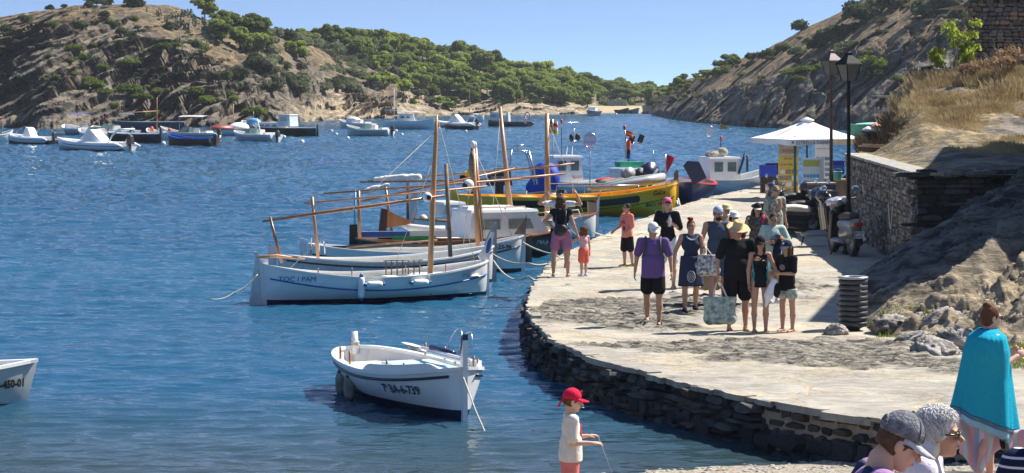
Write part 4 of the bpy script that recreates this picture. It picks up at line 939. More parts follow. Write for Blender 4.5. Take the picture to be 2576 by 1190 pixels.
p=inv(eA,at(683,560,50.0)); mb.grid([[p+V((.02*i+.02*j*.3,-.01*math.sin(i),-.05*j-.02*i*i)) for j in range(7)] for i in range(4)],FLAGR); mb.grid([[p+V((.01+.013*i+.02*j*.3,-.03,-.08-.03*j-.02*i*i*.6)) for j in range(4)] for i in range(4)],FLAGY); mb.build('flag',eA)
mb=MB(); q0=-.05
for i in range(7):
    x=.05+i*.13; mb.tube([(x,-.35,.55),(x,-.35,.86)],.014,WEATH,6)
mb.tube([(0,-.35,.86),(.9,-.35,.86)],.014,WEATH,6); mb.tube([(0,-.35,.70),(.9,-.35,.70)],.012,WEATH,6); mb.build('fishing_rack',eA)
mb=MB(); mb.box((-LA*.28,0,.44),(.22,1.3,.04),WOFF); mb.box((LA*.1,0,.44),(.25,1.5,.04),WOFF); mb.box((LA*.3,0,.5),(1.4,.9,.05),WOFF,taper=.85); mb.build('thwart',eA)
for x in (-1.6,-.9,.3,1.3): tubep('thole_pin',eA,[(x,-hA.w(x/LA+.5)+.03,.6),(x,-hA.w(x/LA+.5)+.03,.78)],.012,BROWN,6)
for k_,(q_,dx_) in enumerate(((tA,LA/2-.3),(tA.lerp(mA,.25),.4),(tA.lerp(mA,.1),-LA/2+.6))): tubep('halyard',eA,[q_,V((dx_,0,.75))],.007,ROPE,4)
# --- B, C, F: boats behind
eB,LB=boat_at('rowing_sailboat',(700,738),(1240,712),'grey white wooden boat with a short dark mast, second of the moored row','boat')
hB=Hull(LB,1.7,.64,.86,.86,rake=.02); hB.build(eB,GREYW,NAVY,band=.10,inner=WOFF,gun=WHITE,strip=[(.10,.02,DKIN,'stripe')])
mb=MB(); mb.prism([(LB/2-.03,-.15),(LB/2+.08,-.15),(LB/2+.09,1.42),(LB/2+.05,1.42),(LB/2-.12,1.15),(LB/2-.22,.92)],.06,GREY); mb.build('stem',eB)
hB.numb(eB,'7ªBA-6-',LB/2-.62,.64,.10,BLACK)
tubep('mast',eB,[inv(eB,at(1133,646,53.0)),inv(eB,at(1122,412,53.0))],[.05,.045],WEATH,10); 
mb=MB(); mb.prism([(-LB/2-.3,.1),(-LB/2-.05,.1),(-LB/2-.05,1.05),(-LB/2-.22,1.12)],.05,GREYW); mb.build('rudder',eB)
tubep('mizzen_post',eB,[inv(eB,at(800,650,53.0)),inv(eB,at(785,495,53.0))],[.04,.035],SPAR); tubep('yard',eB,[inv(eB,at(766,512,53.0)),inv(eB,at(1225,469,53.4))],[.02,.024],SPAR)
mb=MB(); mb.tube([inv(eB,at(u,v,53.6)) for u,v in((782,640),(783,600),(789,592),(796,600),(797,640))],.018,STEEL,6); mb.tube([inv(eB,at(u,v,53.6)) for u,v in((803,638),(803,612),(809,605),(816,612),(817,638))],.018,STEEL,6); mb.tube([inv(eB,at(783,618,53.6)),inv(eB,at(797,618,53.6))],.014,STEEL,5); mb.build('boarding_ladder',eB)
eC,LC=boat_at('rowing_sailboat',(775,690),(1316,686),'white wooden boat numbered BA-6-23-96 with a dark stripe and white topped mast','boat')
hC=Hull(LC,1.85,.56,.92,.74,rake=.03); hC.build(eC,WHITE,NAVY,band=.12,inner=WOFF,gun=WHITE,strip=[(.22,.02,BLACK,'stripe')])
mb=MB(); mb.prism([(LC/2-.03,-.15),(LC/2+.05,-.15),(LC/2+.06,.95),(LC/2-.16,.95)],.06,WHITE); mb.prism([(LC/2-.22,.95),(LC/2+.06,.95),(LC/2+.09,1.45),(LC/2+.03,1.30),(LC/2-.12,1.12)],.06,WEATH); mb.build('stem',eC)
hC.numb(eC,'BA-6-23-96',LC/2-1.02,.62,.15,BLACK,bold=.003)
mb=MB(); mb.prism([(-LC/2-.22,-.1),(-LC/2-.0,-.1),(-LC/2-.02,.85),(-LC/2-.2,.9)],.05,WHITE); mb.build('rudder',eC)
tubep('mast',eC,[inv(eC,at(1203,628,58.0)),inv(eC,at(1190,375,58.2))],[.06,.05],SPAR,10)
mb=MB(); p=inv(eC,at(1189,362,58.2)); mb.ell(p,(.06,.06,.08),WFL); mb.tube([p-V((0,0,.1)),p-V((0,0,.5))],[.05,.045],WEATH,8); mb.ell(inv(eC,at(1187,415,58.1)),(.08,.08,.35),WEATH); mb.build('mast_lamp',eC)
mb=MB(); mb.ell(inv(eC,at(1178,465,57.9)),(.14,.13,.14),WFL); mb.ell(inv(eC,at(1170,467,57.8)),(.07,.05,.08),RUB); mb.build('deck_lamp',eC)
tubep('yard',eC,[inv(eC,at(815,487,57.9)),inv(eC,at(1310,450,58.4))],[.022,.026],BROWN)
tubep('mizzen_post',eC,[inv(eC,at(905,600,57.9)),inv(eC,at(902,480,57.9))],[.045,.04],BROWN)
mb=MB(); mb.tube([inv(eC,at(835,625,57.9)),inv(eC,at(1060,612,58.1))],.055,RUB,8); mb.tube([inv(eC,at(870,622,57.6)),inv(eC,at(1100,604,58.1))],.02,WEATH,8); mb.build('rolled_mat',eC)
eF,LF=boat_at('rowing_sailboat',(893,668),(1338,662),'black hulled open boat carrying blue and green oar boards behind the white boats','boat')
hF=Hull(LF,1.8,.52,.75,.70); hF.build(eF,BLACK,NAVY,band=.08,inner=WEATH,gun=BROWN)
mb=MB(); mb.prism([(-LF/2-.16,-.1),(-LF/2+.04,-.1),(-LF/2+.06,1.06),(-LF/2-.14,1.06)],.06,BLACK); mb.build('rudder',eF)
mb=MB(); a_=inv(eF,at(897,590,60.8)); b_=inv(eF,at(1140,588,61.0)); mb.box(((a_+b_)/2),(( b_-a_).length,.05,.16),WHITE,Matrix.Rotation(.0,3,'Y')); o=mb.build('oar_board',eF)
mb=MB(); b2=inv(eF,at(1030,588,60.8)); mb.box(((a_+b2)/2+V((0,-.05,0))),((b2-a_).length,.04,.14),BLUE); mb.build('blue_board',eF)
mb=MB(); a3=inv(eF,at(985,600,60.6)); b3=inv(eF,at(1095,596,60.7)); mb.box(((a3+b3)/2+V((0,-.1,0))),((b3-a3).length,.04,.10),GRNP); mb.build('green_board',eF)
tubep('mast',eF,[inv(eF,at(1212,612,61.5)),inv(eF,at(1196,372,61.8))],[.058,.048],SPAR,10); mb=MB(); mb.ell(inv(eF,at(1195,364,61.8)),(.05,.05,.08),WFL); mb.build('mast_lamp',eF)
tubep('yard',eF,[inv(eF,at(900,508,61.0)),inv(eF,at(1295,424,62.0))],[.022,.028],BROWN)
tubep('post',eF,[inv(eF,at(893,592,60.9)),inv(eF,at(893,478,60.9))],[.03,.03],LBLUE)
for e_,a_,b_ in ((eC,(1190,385,58.2),(1215,620,58)),(eC,(1190,385,58.2),(1165,625,58)),(eF,(1196,380,61.8),(1222,605,61.5)),(eF,(1196,380,61.8),(1300,620,61.5))): tubep('halyard',e_,[inv(e_,at(*a_)),inv(e_,at(*b_))],.008,ROPE,4)
# --- D: black cabin boat
eD,LD=boat_at('cabin_boat',(965,655),(1420,640),'black hulled boat with a brown rail and long white windowed cabin','boat')
hD=Hull(LD,2.2,.55,.78,.66,full=.45); hD.build(eD,BLACK,NAVY,band=.06,inner=WOFF,gun=BROWN,gr=.035,deck=.06,decked=True)
hD.numb(eD,'7ªBA-6-',LD/2-1.25,.36,.15,WFL)
mb=MB(); mb.prism([(-LD/2-.25,-.1),(-LD/2+.02,-.1),(-LD/2+.10,1.35),(-LD/2-.06,1.38)],.08,M('dark_brown_wood',(.07,.03,.02),.5)); mb.build('rudder',eD)
mb=MB(); mb.prism([(-LD/2+.0,.85),(-LD/2+.45,.9),(-LD/2+.9,.98),(-LD/2+.1,1.32)],.05,BROWN); mb.build('tiller_board',eD)
def cabin(e,x0,x1,w,z0,z1,mat,slope0=.1,slope1=.35,win=(),name='cabin',roof=WHITE,over=.06):
    """cabin with windows on both sides; front raked by slope1"""
    mb=MB(); P=[(x0,z0),(x0+slope0,z1),(x1-slope1,z1),(x1,z0)]
    mb.prism(P,w,mat); c=mb.build(name,e)
    mb=MB(); mb.box(((x0+slope0+x1-slope1)/2,0,z1+.035),(x1-slope1-x0-slope0+2*over,w+2*over,.07),roof,taper=.96); mb.build('cabin_roof',e)
    for (a,b,c0,c1,sk) in win:
        for sd in(-1,1):
            for gr_,m_,of in((.0,WOFF,.006),(.025,GLASS,.014)):
                mb=MB(); mb.prism([(a+gr_,c0+gr_),(b-gr_+sk,c0+gr_),(b-gr_-sk*.0,c1-gr_),(a+gr_,c1-gr_)],.01,m_,Matrix.Translation((0,sd*(w/2+of),0)))
                if gr_==0: f_=mb.build('window_frame',e)
                else: mb.build('pane',f_)
    return c
xs=lambda u,y:(inv(eD,at(u,500,63.5))).x
xc0,xc1=xs(1145,63),xs(1372,56)
cabin(eD,xc0,xc1+.25,1.35,.55,1.24,WHITE,.08,.5,[(xs(1168,56),xs(1240,56),.76,1.08,0),(xs(1260,56),xs(1330,56),.76,1.08,.12)])
mb=MB(); mb.box(((xc0+xc1)/2-.3,0,1.34),(1.5,.7,.09),WHITE,taper=.9); mb.build('roof_hatch',eD)
mb=MB(); 
for yy_ in(-.5,.5): mb.tube([(xc0+.3,yy_,1.30),(xc0+.35,yy_,1.37),(xc0+1.1,yy_,1.37),(xc0+1.15,yy_,1.30)],.018,TEAK,6); mb.tube([(xc1-1.1,yy_,1.30),(xc1-1.05,yy_,1.37),(xc1-.5,yy_,1.37),(xc1-.45,yy_,1.30)],.018,TEAK,6)
mb.build('handrail',eD)
tubep('rolled_tender',eD,[inv(eD,at(1005,562,63.0)),inv(eD,at(1030,572,63.0)),inv(eD,at(1080,578,63.0)),inv(eD,at(1120,576,63.0))],[.06,.10,.11,.09],GREYW,10)
tubep('mast',eD,[inv(eD,at(1291,612,64.4)),inv(eD,at(1274,440,64.7)),inv(eD,at(1258,268,65.0))],[.075,.07,.045],SPAR,10)
tubep('yard',eD,[inv(eD,at(905,458,63.9)),inv(eD,at(1274,452,64.6)),inv(eD,at(1421,437,64.8))],[.02,.04,.026],BROWN)
mb=MB(); 
for a,b in (((1290,540),(1400,532)),((1400,532),(1400,612)),((1340,536),(1343,608))): mb.tube([inv(eD,at(*a,63.7)),inv(eD,at(*b,63.7))],.012,STEEL,6)
mb.build('guard_rail',eD)
tubep('post',eD,[inv(eD,at(988,600,63.4)),inv(eD,at(970,470,63.4))],[.04,.035],BROWN)
# --- E: white boat with tan stem
eE,LE=boat_at('cabin_boat',(1040,612),(1500,600),'white hulled boat with a tan and red tipped stem, bow to the quay','boat')
hE=Hull(LE,2.1,.58,.78,.72); hE.build(eE,WHITE,GREY,band=.05,inner=WOFF,gun=BROWN,gr=.03,deck=.08,decked=True)
mb=MB(); mb.prism([(LE/2-.05,-.15),(LE/2+.06,-.15),(LE/2+.07,.80),(LE/2-.2,.80)],.07,WHITE); mb.prism([(LE/2-.26,.72),(LE/2-.02,.66),(LE/2-.01,1.08),(LE/2-.30,1.14)],.06,TEAK); mb.prism([(LE/2-.02,.7),(LE/2+.07,.7),(LE/2+.10,1.34),(LE/2+.03,1.22)],.07,WHITE); mb.prism([(LE/2+.03,1.22),(LE/2+.10,1.35),(LE/2+.0,1.17),(LE/2-.08,1.10)],.075,RED); mb.build('stem',eE)
mb=MB(); mb.prism([(-LE/2-.12,.3),(-LE/2+.1,.3),(-LE/2+.12,1.45),(-LE/2-.02,1.5),(-LE/2-.1,1.35)],.06,GREYW); mb.build('rudder',eE)
tubep('mast',eE,[inv(eE,at(1377,560,70.7)),inv(eE,at(1376,420,70.8)),inv(eE,at(1376,285,71.0))],[.08,.078,.06],SPAR,10)
tubep('yard',eE,[inv(eE,at(926,455,70.2)),inv(eE,at(1376,420,70.7)),inv(eE,at(1445,411,70.8))],[.022,.036,.024],SPAR)
mb=MB(); pts=[at(u,v,70.1) for u,v in((945,453),(960,452),(985,449),(1010,447),(1035,445),(1053,447))]; pts=[inv(eE,p) for p in pts]; B_=Blob(.03,.04); [B_.cap(pts[i],pts[i+1],.085+.02*(i%2),.10-.02*(i%2)) for i in range(5)]; B_.build('furled_sail',CANV,eE,wrinkle(.045,7))
mb=MB(); pts=[at(u,v,69.4) for u,v in((908,486),(930,478),(950,472),(978,463))]; pts=[inv(eE,p) for p in pts]; B_=Blob(.03,.04); [B_.cap(pts[i],pts[i+1],(.05,.09,.08)[i],(.09,.08,.03)[i]) for i in range(3)]; B_.build('furled_sail',CANV,eE,wrinkle(.04,8,5))
tubep('boom_post',eE,[inv(eE,at(1026,560,70.0)),inv(eE,at(1026,455,70.0))],[.05,.045],BROWN)
mb=MB(); 
for pp in (((1395,560),(1405,532),(1455,528),(1462,552)),((1398,545),(1448,590)),((1395,556),(1460,548))): mb.tube([inv(eE,at(u,v,70.4)) for u,v in pp],.018,WFL,6)
mb.build('bow_rail',eE)
cabin(eE,inv(eE,at(1075,500,70.2)).x,inv(eE,at(1150,500,70.2)).x,1.3,.85,1.15,WOFF,.05,.2)
mb=MB(); mb.ell(inv(eE,at(1065,553,70.2)),(.14,.12,.16),M('cream_float',(.75,.65,.40),.6)); mb.build('float',eE)
for e_,a_,b_ in ((eD,(1259,280,65),(1240,520,64)),(eD,(1259,280,65),(1300,600,64)),(eE,(1376,300,71),(1388,530,70.5)),(eE,(1376,300,71),(1470,545,70.5))): tubep('halyard',e_,[inv(e_,at(*a_)),inv(e_,at(*b_))],.009,ROPE,4)
# --- G: yellow boat
eG,LG=boat_at('excursion_boat',(1152,548),(1703,543),'long yellow boat named GaLa with a black side panel, moored beyond the row','boat')
hG=Hull(LG,2.4,.72,1.18,.80,full=.42,rake=.02); hG.build(eG,YEL,YEL,band=.02,inner=YEL,gun=YEL,gr=.04,deck=.3,strip=[(.42,.014,BLACK,'rub_line')])
mb=MB(); 
P=[]
xa,xb_=inv(eG,at(1268,500,84.0)).x,inv(eG,at(1590,500,84.0)).x
top_=[];bot_=[]
for i in range(25):
    x=xa+(xb_-xa)*i/24; t=x/LG+.5; sh=hG.sheer(t); top_.append(hG.side(x,sh-.10,-1,.03)); bot_.append(hG.side(x,sh-.34,-1,.03))
mb.grid([[b,a] for a,b in zip(top_,bot_)],BLACK,flip=False)
mb.ell((top_[0]+bot_[0])/2,(.09,.01,.12),BLACK); mb.ell((top_[-1]+bot_[-1])/2,(.09,.01,.12),BLACK); mb.build('side_panel',eG)
mb=MB(); mb.prism([(LG/2-.06,-.2),(LG/2+.05,-.2),(LG/2+.05,1.35),(LG/2-.03,1.35)],.08,YEL); mb.prism([(LG/2-.10,1.28),(LG/2+.05,1.28),(LG/2+.05,1.62),(LG/2-.02,1.66),(LG/2-.12,1.5)],.08,WEATH); mb.build('stem',eG)
mb=MB(); mb.prism([(-LG/2-.35,-.3),(-LG/2+.0,-.3),(-LG/2-.02,.95),(-LG/2-.25,1.0)],.06,YEL); mb.build('rudder',eG)
BRT=M('brown_lettering',(.10,.05,.01),.6)
hG.numb(eG,'GaLa',LG/2-1.05,.76,.24,BRT,name='boat_name',bold=.004,slope=.12); hG.numb(eG,'BAC1 19',LG/2-1.30,.36,.17,BRT,bold=.004,slope=.08)
# foredeck cushion tube (grey dinghy tube) and rails
mb=MB(); mb.tube([(LG/2-3.2,-.3,.98),(LG/2-2.2,-.45,1.12),(LG/2-1.2,-.3,1.28),(LG/2-.55,0,1.38),(LG/2-1.2,.35,1.28),(LG/2-2.2,.5,1.12),(LG/2-3.2,.4,.98)],[.06,.15,.17,.17,.17,.15,.06],M('grey_hypalon',(.28,.30,.32),.45),12); mb.build('bow_cushion',eG)
mb=MB()
for yv in(-1,1):
    pr=[(LG/2-x_,yv*(hG.w(1-x_/LG)-.10),1.15+.0*x_) for x_ in (1.6,2.6,3.6,4.6)]
    mb.tube(pr,.018,STEEL,6)
    for p in pr: mb.tube([p,(p[0],p[1],.75)],.015,STEEL,6)
mb.build('guard_rail',eG)
for i in range(4):
    mb=MB(); mb.box((-LG/2+1.5+i*1.05,.1,.68),(.5,1.7,.12),YEL); mb.build('bench',eG)
mb=MB(); mb.ell(inv(eG,at(1323,517,83.2)),(.19,.19,.21),ORNG); mb.lathe([(.05,0),(.03,.1)],inv(eG,at(1323,517,83.2))+V((0,0,.19)),BLUE,8); mb.build('mooring_float',eG); tubep('float_line',eG,[inv(eG,at(1324,503,83.2)),inv(eG,at(1325,480,83.4))],.012,ROPE,5)
# --- RIB with big outboard and arch behind the yellow stern
def rib(name,st,bw,label,tube=WHITE,hullm=WHITE,r=.2,B=2.,wh=True,arch=True,motor=True,stripe=None,ms=1.,group=None,low=None,cover=True,hb=.55):
    e,L=boat_at(name,st,bw,label,'inflatable boat' if 0 else 'boat',group); mb=MB(); pts=[]
    n=14
    for i in range(n+1):
        t=i/n; x=-L/2+L*.95*t; yv=B/2-r; yv=yv*(1 if t<.62 else max(0,math.cos((t-.62)/.38*math.pi/2))**.8 if t<1 else 0); z=.28+.30*max(0,t-.35)**2*1.5*hb/.55
        pts.append((x,yv,z))
    P=[(p[0],-p[1],p[2]) for p in pts]+pts[::-1][1:]
    rr=[.04]+[r*.9]+[r]*(len(P)-4)+[r*.9]+[.04]; mb.tube(P,rr,tube,12); mb.build('inflatable_tube',e)
    if stripe: 
        mb=MB(); mb.tube([(p[0],p[1]-(r*.98 if p[1]<0 else -r*.98),p[2]+.02) for p in P if abs(p[1])>.05],.022,stripe,6,); mb.build('rubbing_strip',e)
    h=Hull(L*.97,B-r*2.2,.28,.52,.28,transom=.8,full=.5,flare=1.6); h.build(e,hullm,low or hullm,band=.05,inner=GREY,deck=.16)
    if cover:
        mb=MB(); mb.prism([(-L*.10,.25),(-L*.04,.30),(L*.14,.28),(L*.05,1.08),(-L*.0,1.02)],.62,WFL) if cover==1 else mb.prism([(-L*.22,.3),(L*.13,.3),(L*.11,.75),(L*.02,1.2),(-L*.02,1.2)],.9,WFL)
        mb.build('console_cover',e)
    if arch:
        mb=MB()
        for yv in(-B*.36,B*.36): mb.tube([(-L*.30,yv,.35),(-L*.36,yv,.9),(-L*.44,yv*.9,1.25)],.055,WHITE,8)
        mb.tube([(-L*.44,-B*.33,1.25),(-L*.44,B*.33,1.25)],.05,WHITE,8); mb.build('arch',e)
    if motor: outboard(e,-L*.47,.3,RUB,ms*.9)
    return e,L
e,L=rib('inflatable_boat',(1228,521),(1425,519),'dark inflatable boat with a MERCURY outboard and grey frame, behind the yellow boat',tube=M('dark_hypalon',(.03,.03,.035),.5),hullm=BLACK,cover=0,arch=False,motor=False)
mb=MB(); p=inv(e,at(1256,455,91)); mb.box(p+V((0,0,.1)),(.95,.55,.55),RUB,taper=.8); mb.box(p+V((.0,0,.42)),(.6,.4,.15),RUB,taper=.5); mb.box(p+V((0,0,-.4)),(.3,.2,.7),RUB); mo=mb.build('outboard_motor',e)
text('brand_lettering','MERCURY',.13,lambda a,b:p+V((-.38+a,-.288,.10+b)),WFL,mo)
mb=MB(); BL2=BLUC; mb.box(p+V((.03,-.283,-.0)),(.62,.01,.07),BLUC); mb.build('motor_stripe',mo)
mb=MB()
for du in (0,60):
    for (a,b,r_) in (((1228+0,470),(1234,390),.035),):
        pass
for (pts_) in (((1281,468),(1286,378)),((1345,465),(1322,380)),((1352,465),(1330,380))): mb.tube([inv(e,at(u,v,92)) for u,v in pts_],.04,STEEL,8)
for k in range(6): mb.tube([inv(e,at(1325+k*3.6,388+k*13,92)),inv(e,at(1333+k*3.4,388+k*13,92))],.025,STEEL,6)
mb.tube([inv(e,at(u,v,92)) for u,v in((1284,380),(1326,380))],.03,STEEL,6); mb.tube([inv(e,at(u,v,92)) for u,v in((1293,367),(1316,365))],.03,STEEL,6); mb.tube([inv(e,at(1304,380,92)),inv(e,at(1302,366,92))],.02,STEEL,6)
mb.build('radar_arch',e)
for k,(u,v) in enumerate(((1256,436),)): pass
# ---- wheelhouse boats
def wheelboat(st,bw,label,u0,u1,vroof,vdeck,dd,name='fishing_boat',hullm=WHITE,low=NAVY,B=2.3,hm=.75,hb=1.1,win=2,gunm=WHITE,back=True,L_=None):
    e,L=boat_at(name,st,bw,label,'fishing boat'); h=Hull(L,B,hm,hb,hm+.08,full=.45); h.build(e,hullm,low,band=.12,inner=WOFF,gun=gunm,gr=.035,deck=.25)
    x0=inv(e,at(u0,300,dd)).x; x1=inv(e,at(u1,300,dd)).x; 
    if x1<x0:x0,x1=x1,x0
    zt=at(0,vroof,dd).z; w=x1-x0
    wins=[(x0+w*(.12+.42*i),x0+w*(.12+.42*i)+w*.30,zt-.62,zt-.18,.0) for i in range(win)]
    cabin(e,x0,x1,B*.55,hm-.2,zt-.06,WHITE,.0,.12,wins,name='wheelhouse')
    # front glass
    mb=MB(); mb.prism([(x1-.10,zt-.62),(x1-.045,zt-.62),(x1-.12,zt-.16),(x1-.16,zt-.16)],B*.42,GLASS,Matrix.Translation((.045,0,0))); mb.build('windscreen',e)
    return e,h,L,x0,x1,zt
eH,hH,LH,x0,x1,zt=wheelboat((1345,507),(1600,503),'white fishing boat with the tall white wheelhouse lettered FELICITAT',1386,1470,392,462,95)
text('boat_name','FELICITAT',.17,lambda a,b:V((x1-.52+a*.6,-2.3*.275-.02,zt-.92+b)),RED,eH)
mb=MB(); p=V((x0-.1,-.2,zt)); 
for k in range(1): mb.tube([p+V((.2,0,0)),p+V((.22,0,1.3)),p+V((1.3,0,1.35))],.02,STEEL,6)
mb.tube([V((x1-.3,0,zt)),V((x1-.2,0,zt+1.1))],.02,STEEL,6); mb.tube([V((x1-.5,.1,zt)),V((x1-.45,.1,zt+.55)),V((x1,.1,zt+.6))],.02,STEEL,6)
mb.build('mast',eH)
mb=MB(); mb.ell((x1-.32,0,zt+.72),(.10,.08,.16),RUB); mb.ell((x1-.05,0,zt+.74),(.12,.08,.16),RUB); mb.build('floodlight',eH)
mb=MB(); mb.tube([V((x1-.75,0,zt+1.3)),V((x1-.75,0,zt+1.48))],.045,RED,8); mb.tube([V((x1-.75,0,zt)),V((x1-.75,0,zt+1.3))],.014,BLACK,6); mb.build('red_lamp',eH)
# blue tarpaulin on deck
B_=Blob(.05,.08); c=inv(eH,at(1372,452,94.0)); B_.ell(c,(.62,.5,.72)).ell(c+V((-.2,0,-.35)),(.6,.5,.5)); B_.build('blue_tarpaulin',BLUC,eH,wrinkle(.05,4))
# person in mid fishing boat area: gear boat with green crates, winches
eI,hI,LI,x0i,x1i,zti=wheelboat((1520,524),(1700,520),'low fishing boat with a green crate, floodlights and winch drums behind the yellow bow',1545,1610,424,465,90,hullm=M('grey_blue_hull',(.35,.38,.42),.5),win=1)
GC=M('green_crate',(.02,.32,.16),.6)
mb=MB(); c=V(((x0i+x1i)/2+.1,0,zti+.16)); mb.box(c,(1.0,.5,.20),GC); mb.build('green_crate',eI)
mb=MB(); mb.tube([V((x0i+.55,0,zti)),V((x0i+.35,0,zti+1.6))],.02,BLACK,6); mb.tube([V((x0i+.35,0,zti+1.0)),V((x0i+1.05,0,zti+.95))],.02,STEEL,6); mb.build('light_mast',eI)
mb=MB(); mb.box((x0i+.65,0,zti+1.12),(.17,.14,.30),RUB,Matrix.Rotation(.4,3,'Y')); mb.box((x0i+1.05,0,zti+1.14),(.17,.14,.30),RUB,Matrix.Rotation(.4,3,'Y')); mb.build('floodlight',eI)
mb=MB(); mb.tube([V((x0i+.35,0,zti+1.5)),V((x0i+.35,0,zti+1.66))],.05,RED,8); mb.build('red_lamp',eI)
for (u,v,r_,m_) in ((1580,438,.24,GREY),(1608,438,.22,RUB),(1600,462,.20,NAVY),(1634,432,.34,NAVY)):
    mb=MB(); p=inv(eI,at(u,v,87.0)); mb.lathe([(r_,-.16),(r_,-.13),(r_*.55,-.12),(r_*.55,.12),(r_,.13),(r_,.16)],p,m_,16,Matrix.Rotation(R(78),3,'X')); mb.build('winch_drum',eI)
mb=MB(); mb.tube([inv(eI,at(1618,475,86.5)),inv(eI,at(1655,425,86.5))],.045,GREY,8); mb.tube([inv(eI,at(1632,470,86.5)),inv(eI,at(1672,427,86.5))],.045,RUB,8); mb.build('davit_arm',eI)
mb=MB(); mb.ell(inv(eI,at(1528,455,88.0)),(.5,.35,.13),RED); mb.build('red_dinghy_bag',eI)
B_=Blob(.06,.08); c=inv(eI,at(1560,462,86.5)); B_.ell(c,(.5,.3,.22)).ell(c+V((.6,0,.02)),(.45,.3,.26)).ell(c+V((-.5,.1,-.02)),(.35,.3,.2)); B_.build('net_heap',M('fishing_net',(.13,.13,.09),.95,col2=(.28,.25,.17),scale=14,bump=1.),eI,wrinkle(.05,6))
tubep('aerial',eI,[inv(eI,at(1645,430,87.0)),inv(eI,at(1643,380,87.0))],[.02,.015],STEEL,6)
# dark blue hull with red rim, bow to the quay
eJ,LJ=boat_at('fishing_boat',(1735,500),(1742,530),'dark blue hull with a red rim, bow against the quay right of the yellow boat','fishing boat')
hJ=Hull(max(LJ,3.4),2.0,.85,1.05,.85,full=.5); hJ.build(eJ,NAVY,NAVY,inner=GREY,gun=RED,gr=.04)
mb=MB(); q=inv(eJ,at(1748,432,82.0)); mb.prism([(-.26,-.38),(.26,-.38),(.26,.38),(.05,.46),(-.3,.24)],.12,NAVY,Matrix.Translation(q)@Matrix.Rotation(R(-90),4,'Z')@Matrix.Rotation(.5,4,'Y')); mb.build('cover_panel',eJ)
# white wheelhouse boat on the right
eK,hK,LK,x0,x1,zt=wheelboat((1695,503),(1938,499),'white fishing boat with a small wheelhouse lying along the far right end of the quay',1742,1832,393,445,98,B=2.2,hm=.8,hb=1.3)
hK.numb(eK,'7ª BA-2-1',.8,.62,.15,GREY); 
mb=MB(); a0=[hK.side(x,hK.sheer(x/LK+.5)-.55,-1,.012) for x in np.linspace(-LK*.1,LK*.42,14)]; a1=[hK.side(x,hK.sheer(x/LK+.5)-.63-.0,-1,.012) for x in np.linspace(-LK*.1,LK*.42,14)]; mb.grid([[b,a] for a,b in zip(a0,a1)],BLACK); mb.build('stripe',eK)
B_=Blob(.05,.06); B_.ell((x0+.4,0,zt+.1),(.35,.3,.16)).ell((x0+.8,0,zt+.2),(.25,.25,.2)); B_.build('roof_gear',M('roof_net',(.18,.16,.12),.95,col2=(.5,.47,.4),scale=14,bump=1.),eK,wrinkle(.04,8))
mb=MB(); mb.tube([(x0+.75,0,zt),(x0+.75,0,zt+.7)],.02,BLACK,6); mb.tube([(x0+.75,0,zt+.7),(x0+.75,0,zt+.85)],.05,RED,8); mb.build('red_lamp',eK)
mb=MB(); mb.tube([(x1-.15,-.65,zt-.7),(x1+.02,-.7,zt-.1),(x1+.1,-.7,zt+.15),(x1+.22,-.7,zt+.05),(x1+.2,-.7,zt-.6)],.05,RUB,8); mb.build('hose',eK)
# black wheelhouse accessories / flags and nets on poles
def polenet(u,v0,v1,dd,ru,rv,label,mat,cap=True):
    p=at(u,v0,dd); e=empty('landing_net',(p.x,p.y,p.z),0,label,'landing net'); z1=at(u,v1,dd).z-p.z
    tubep('pole',e,[(0,0,0),(0,0,z1)],.02,STEEL,6); rr=ru*dd/F; rz=rv*dd/F
    mb=MB(); mb.tube([(rr*math.sin(a)*1.,0,z1+rz+rz*-math.cos(a)) for a in np.linspace(0,2*math.pi,25)],.018,STEEL,5,cap=False); mb.build('hoop',e)
    mb=MB(); G_=[]
    for i in range(13):
        a=i/12*2*math.pi; G_.append([V((rr*math.sin(a)*(1-.8*t)+.55*rr*t,.25*t*rr*3,z1+rz-rz*math.cos(a)*(1-.8*t)-t*rz*.7)) for t in(0,.25,.5,.75,1)])
    mb.grid(G_,mat); mb.build('net_bag',e); return e
NET=M('red_net',(.35,.07,.08),.9,alpha=.45); NETW=M('white_net',(.75,.75,.75),.9,alpha=.4)
polenet(1484,470,372,90,16,19,'red landing net on a tall pole above the rail of the yellow boat',NET); polenet(1785,395,345,91,10,14,'white landing net on a pole above the right hand wheelhouse',NETW)
def flagpole(u,v0,v1,dd,label,bands,w=.32,h=.3,name='flag',tri=False,pole=True,lean=0):
    p=at(u,v0,dd); e=empty(name,(p.x,p.y,p.z),0,label,'flag'); z1=at(u,v1,dd).z-p.z
    tubep('pole',e,[(0,0,0),(lean,0,z1)],.015,STEEL,6)
    mb=MB(); nb=len(bands)
    for j,b_ in enumerate(bands):
        G_=[]
        for i in range(9):
            t=i/8; hh=h*(1-t) if tri else h; G_.append([V((lean+w*t,.05*math.sin(t*7),z1-.02-hh*(j+s_)/nb-.35*w*t*t)) for s_ in(0,1)])
        mb.grid(G_,b_)
    mb.build('cloth',e)
ST5=[FLAGY,FLAGR,FLAGY,FLAGR,FLAGY,FLAGR,FLAGY]
flagpole(1381,420,300,92,'yellow and red striped flag beside the tall mast above the FELICITAT wheelhouse',ST5,.35,.5)
flagpole(1391,400,300,91,'tattered striped flag on a thin pole right of the tall mast',[WFL,FLAGR,WFL,FLAGY],.2,.5)
flagpole(1573,400,327,88,'small yellow and red flag at the top of the middle fishing boat pole',[FLAGR,FLAGY,FLAGR],.3,.2)
flagpole(1576,400,350,87.5,'orange and blue pennants below the small yellow and red flag',[ORNG,ORNG,NAVY,BLUE],.16,.7,tri=False)
flagpole(1676,470,388,80,'tall red pennant folded on its staff right of the yellow bow',[FLAGR],.32,.75,tri=True,lean=-.02)
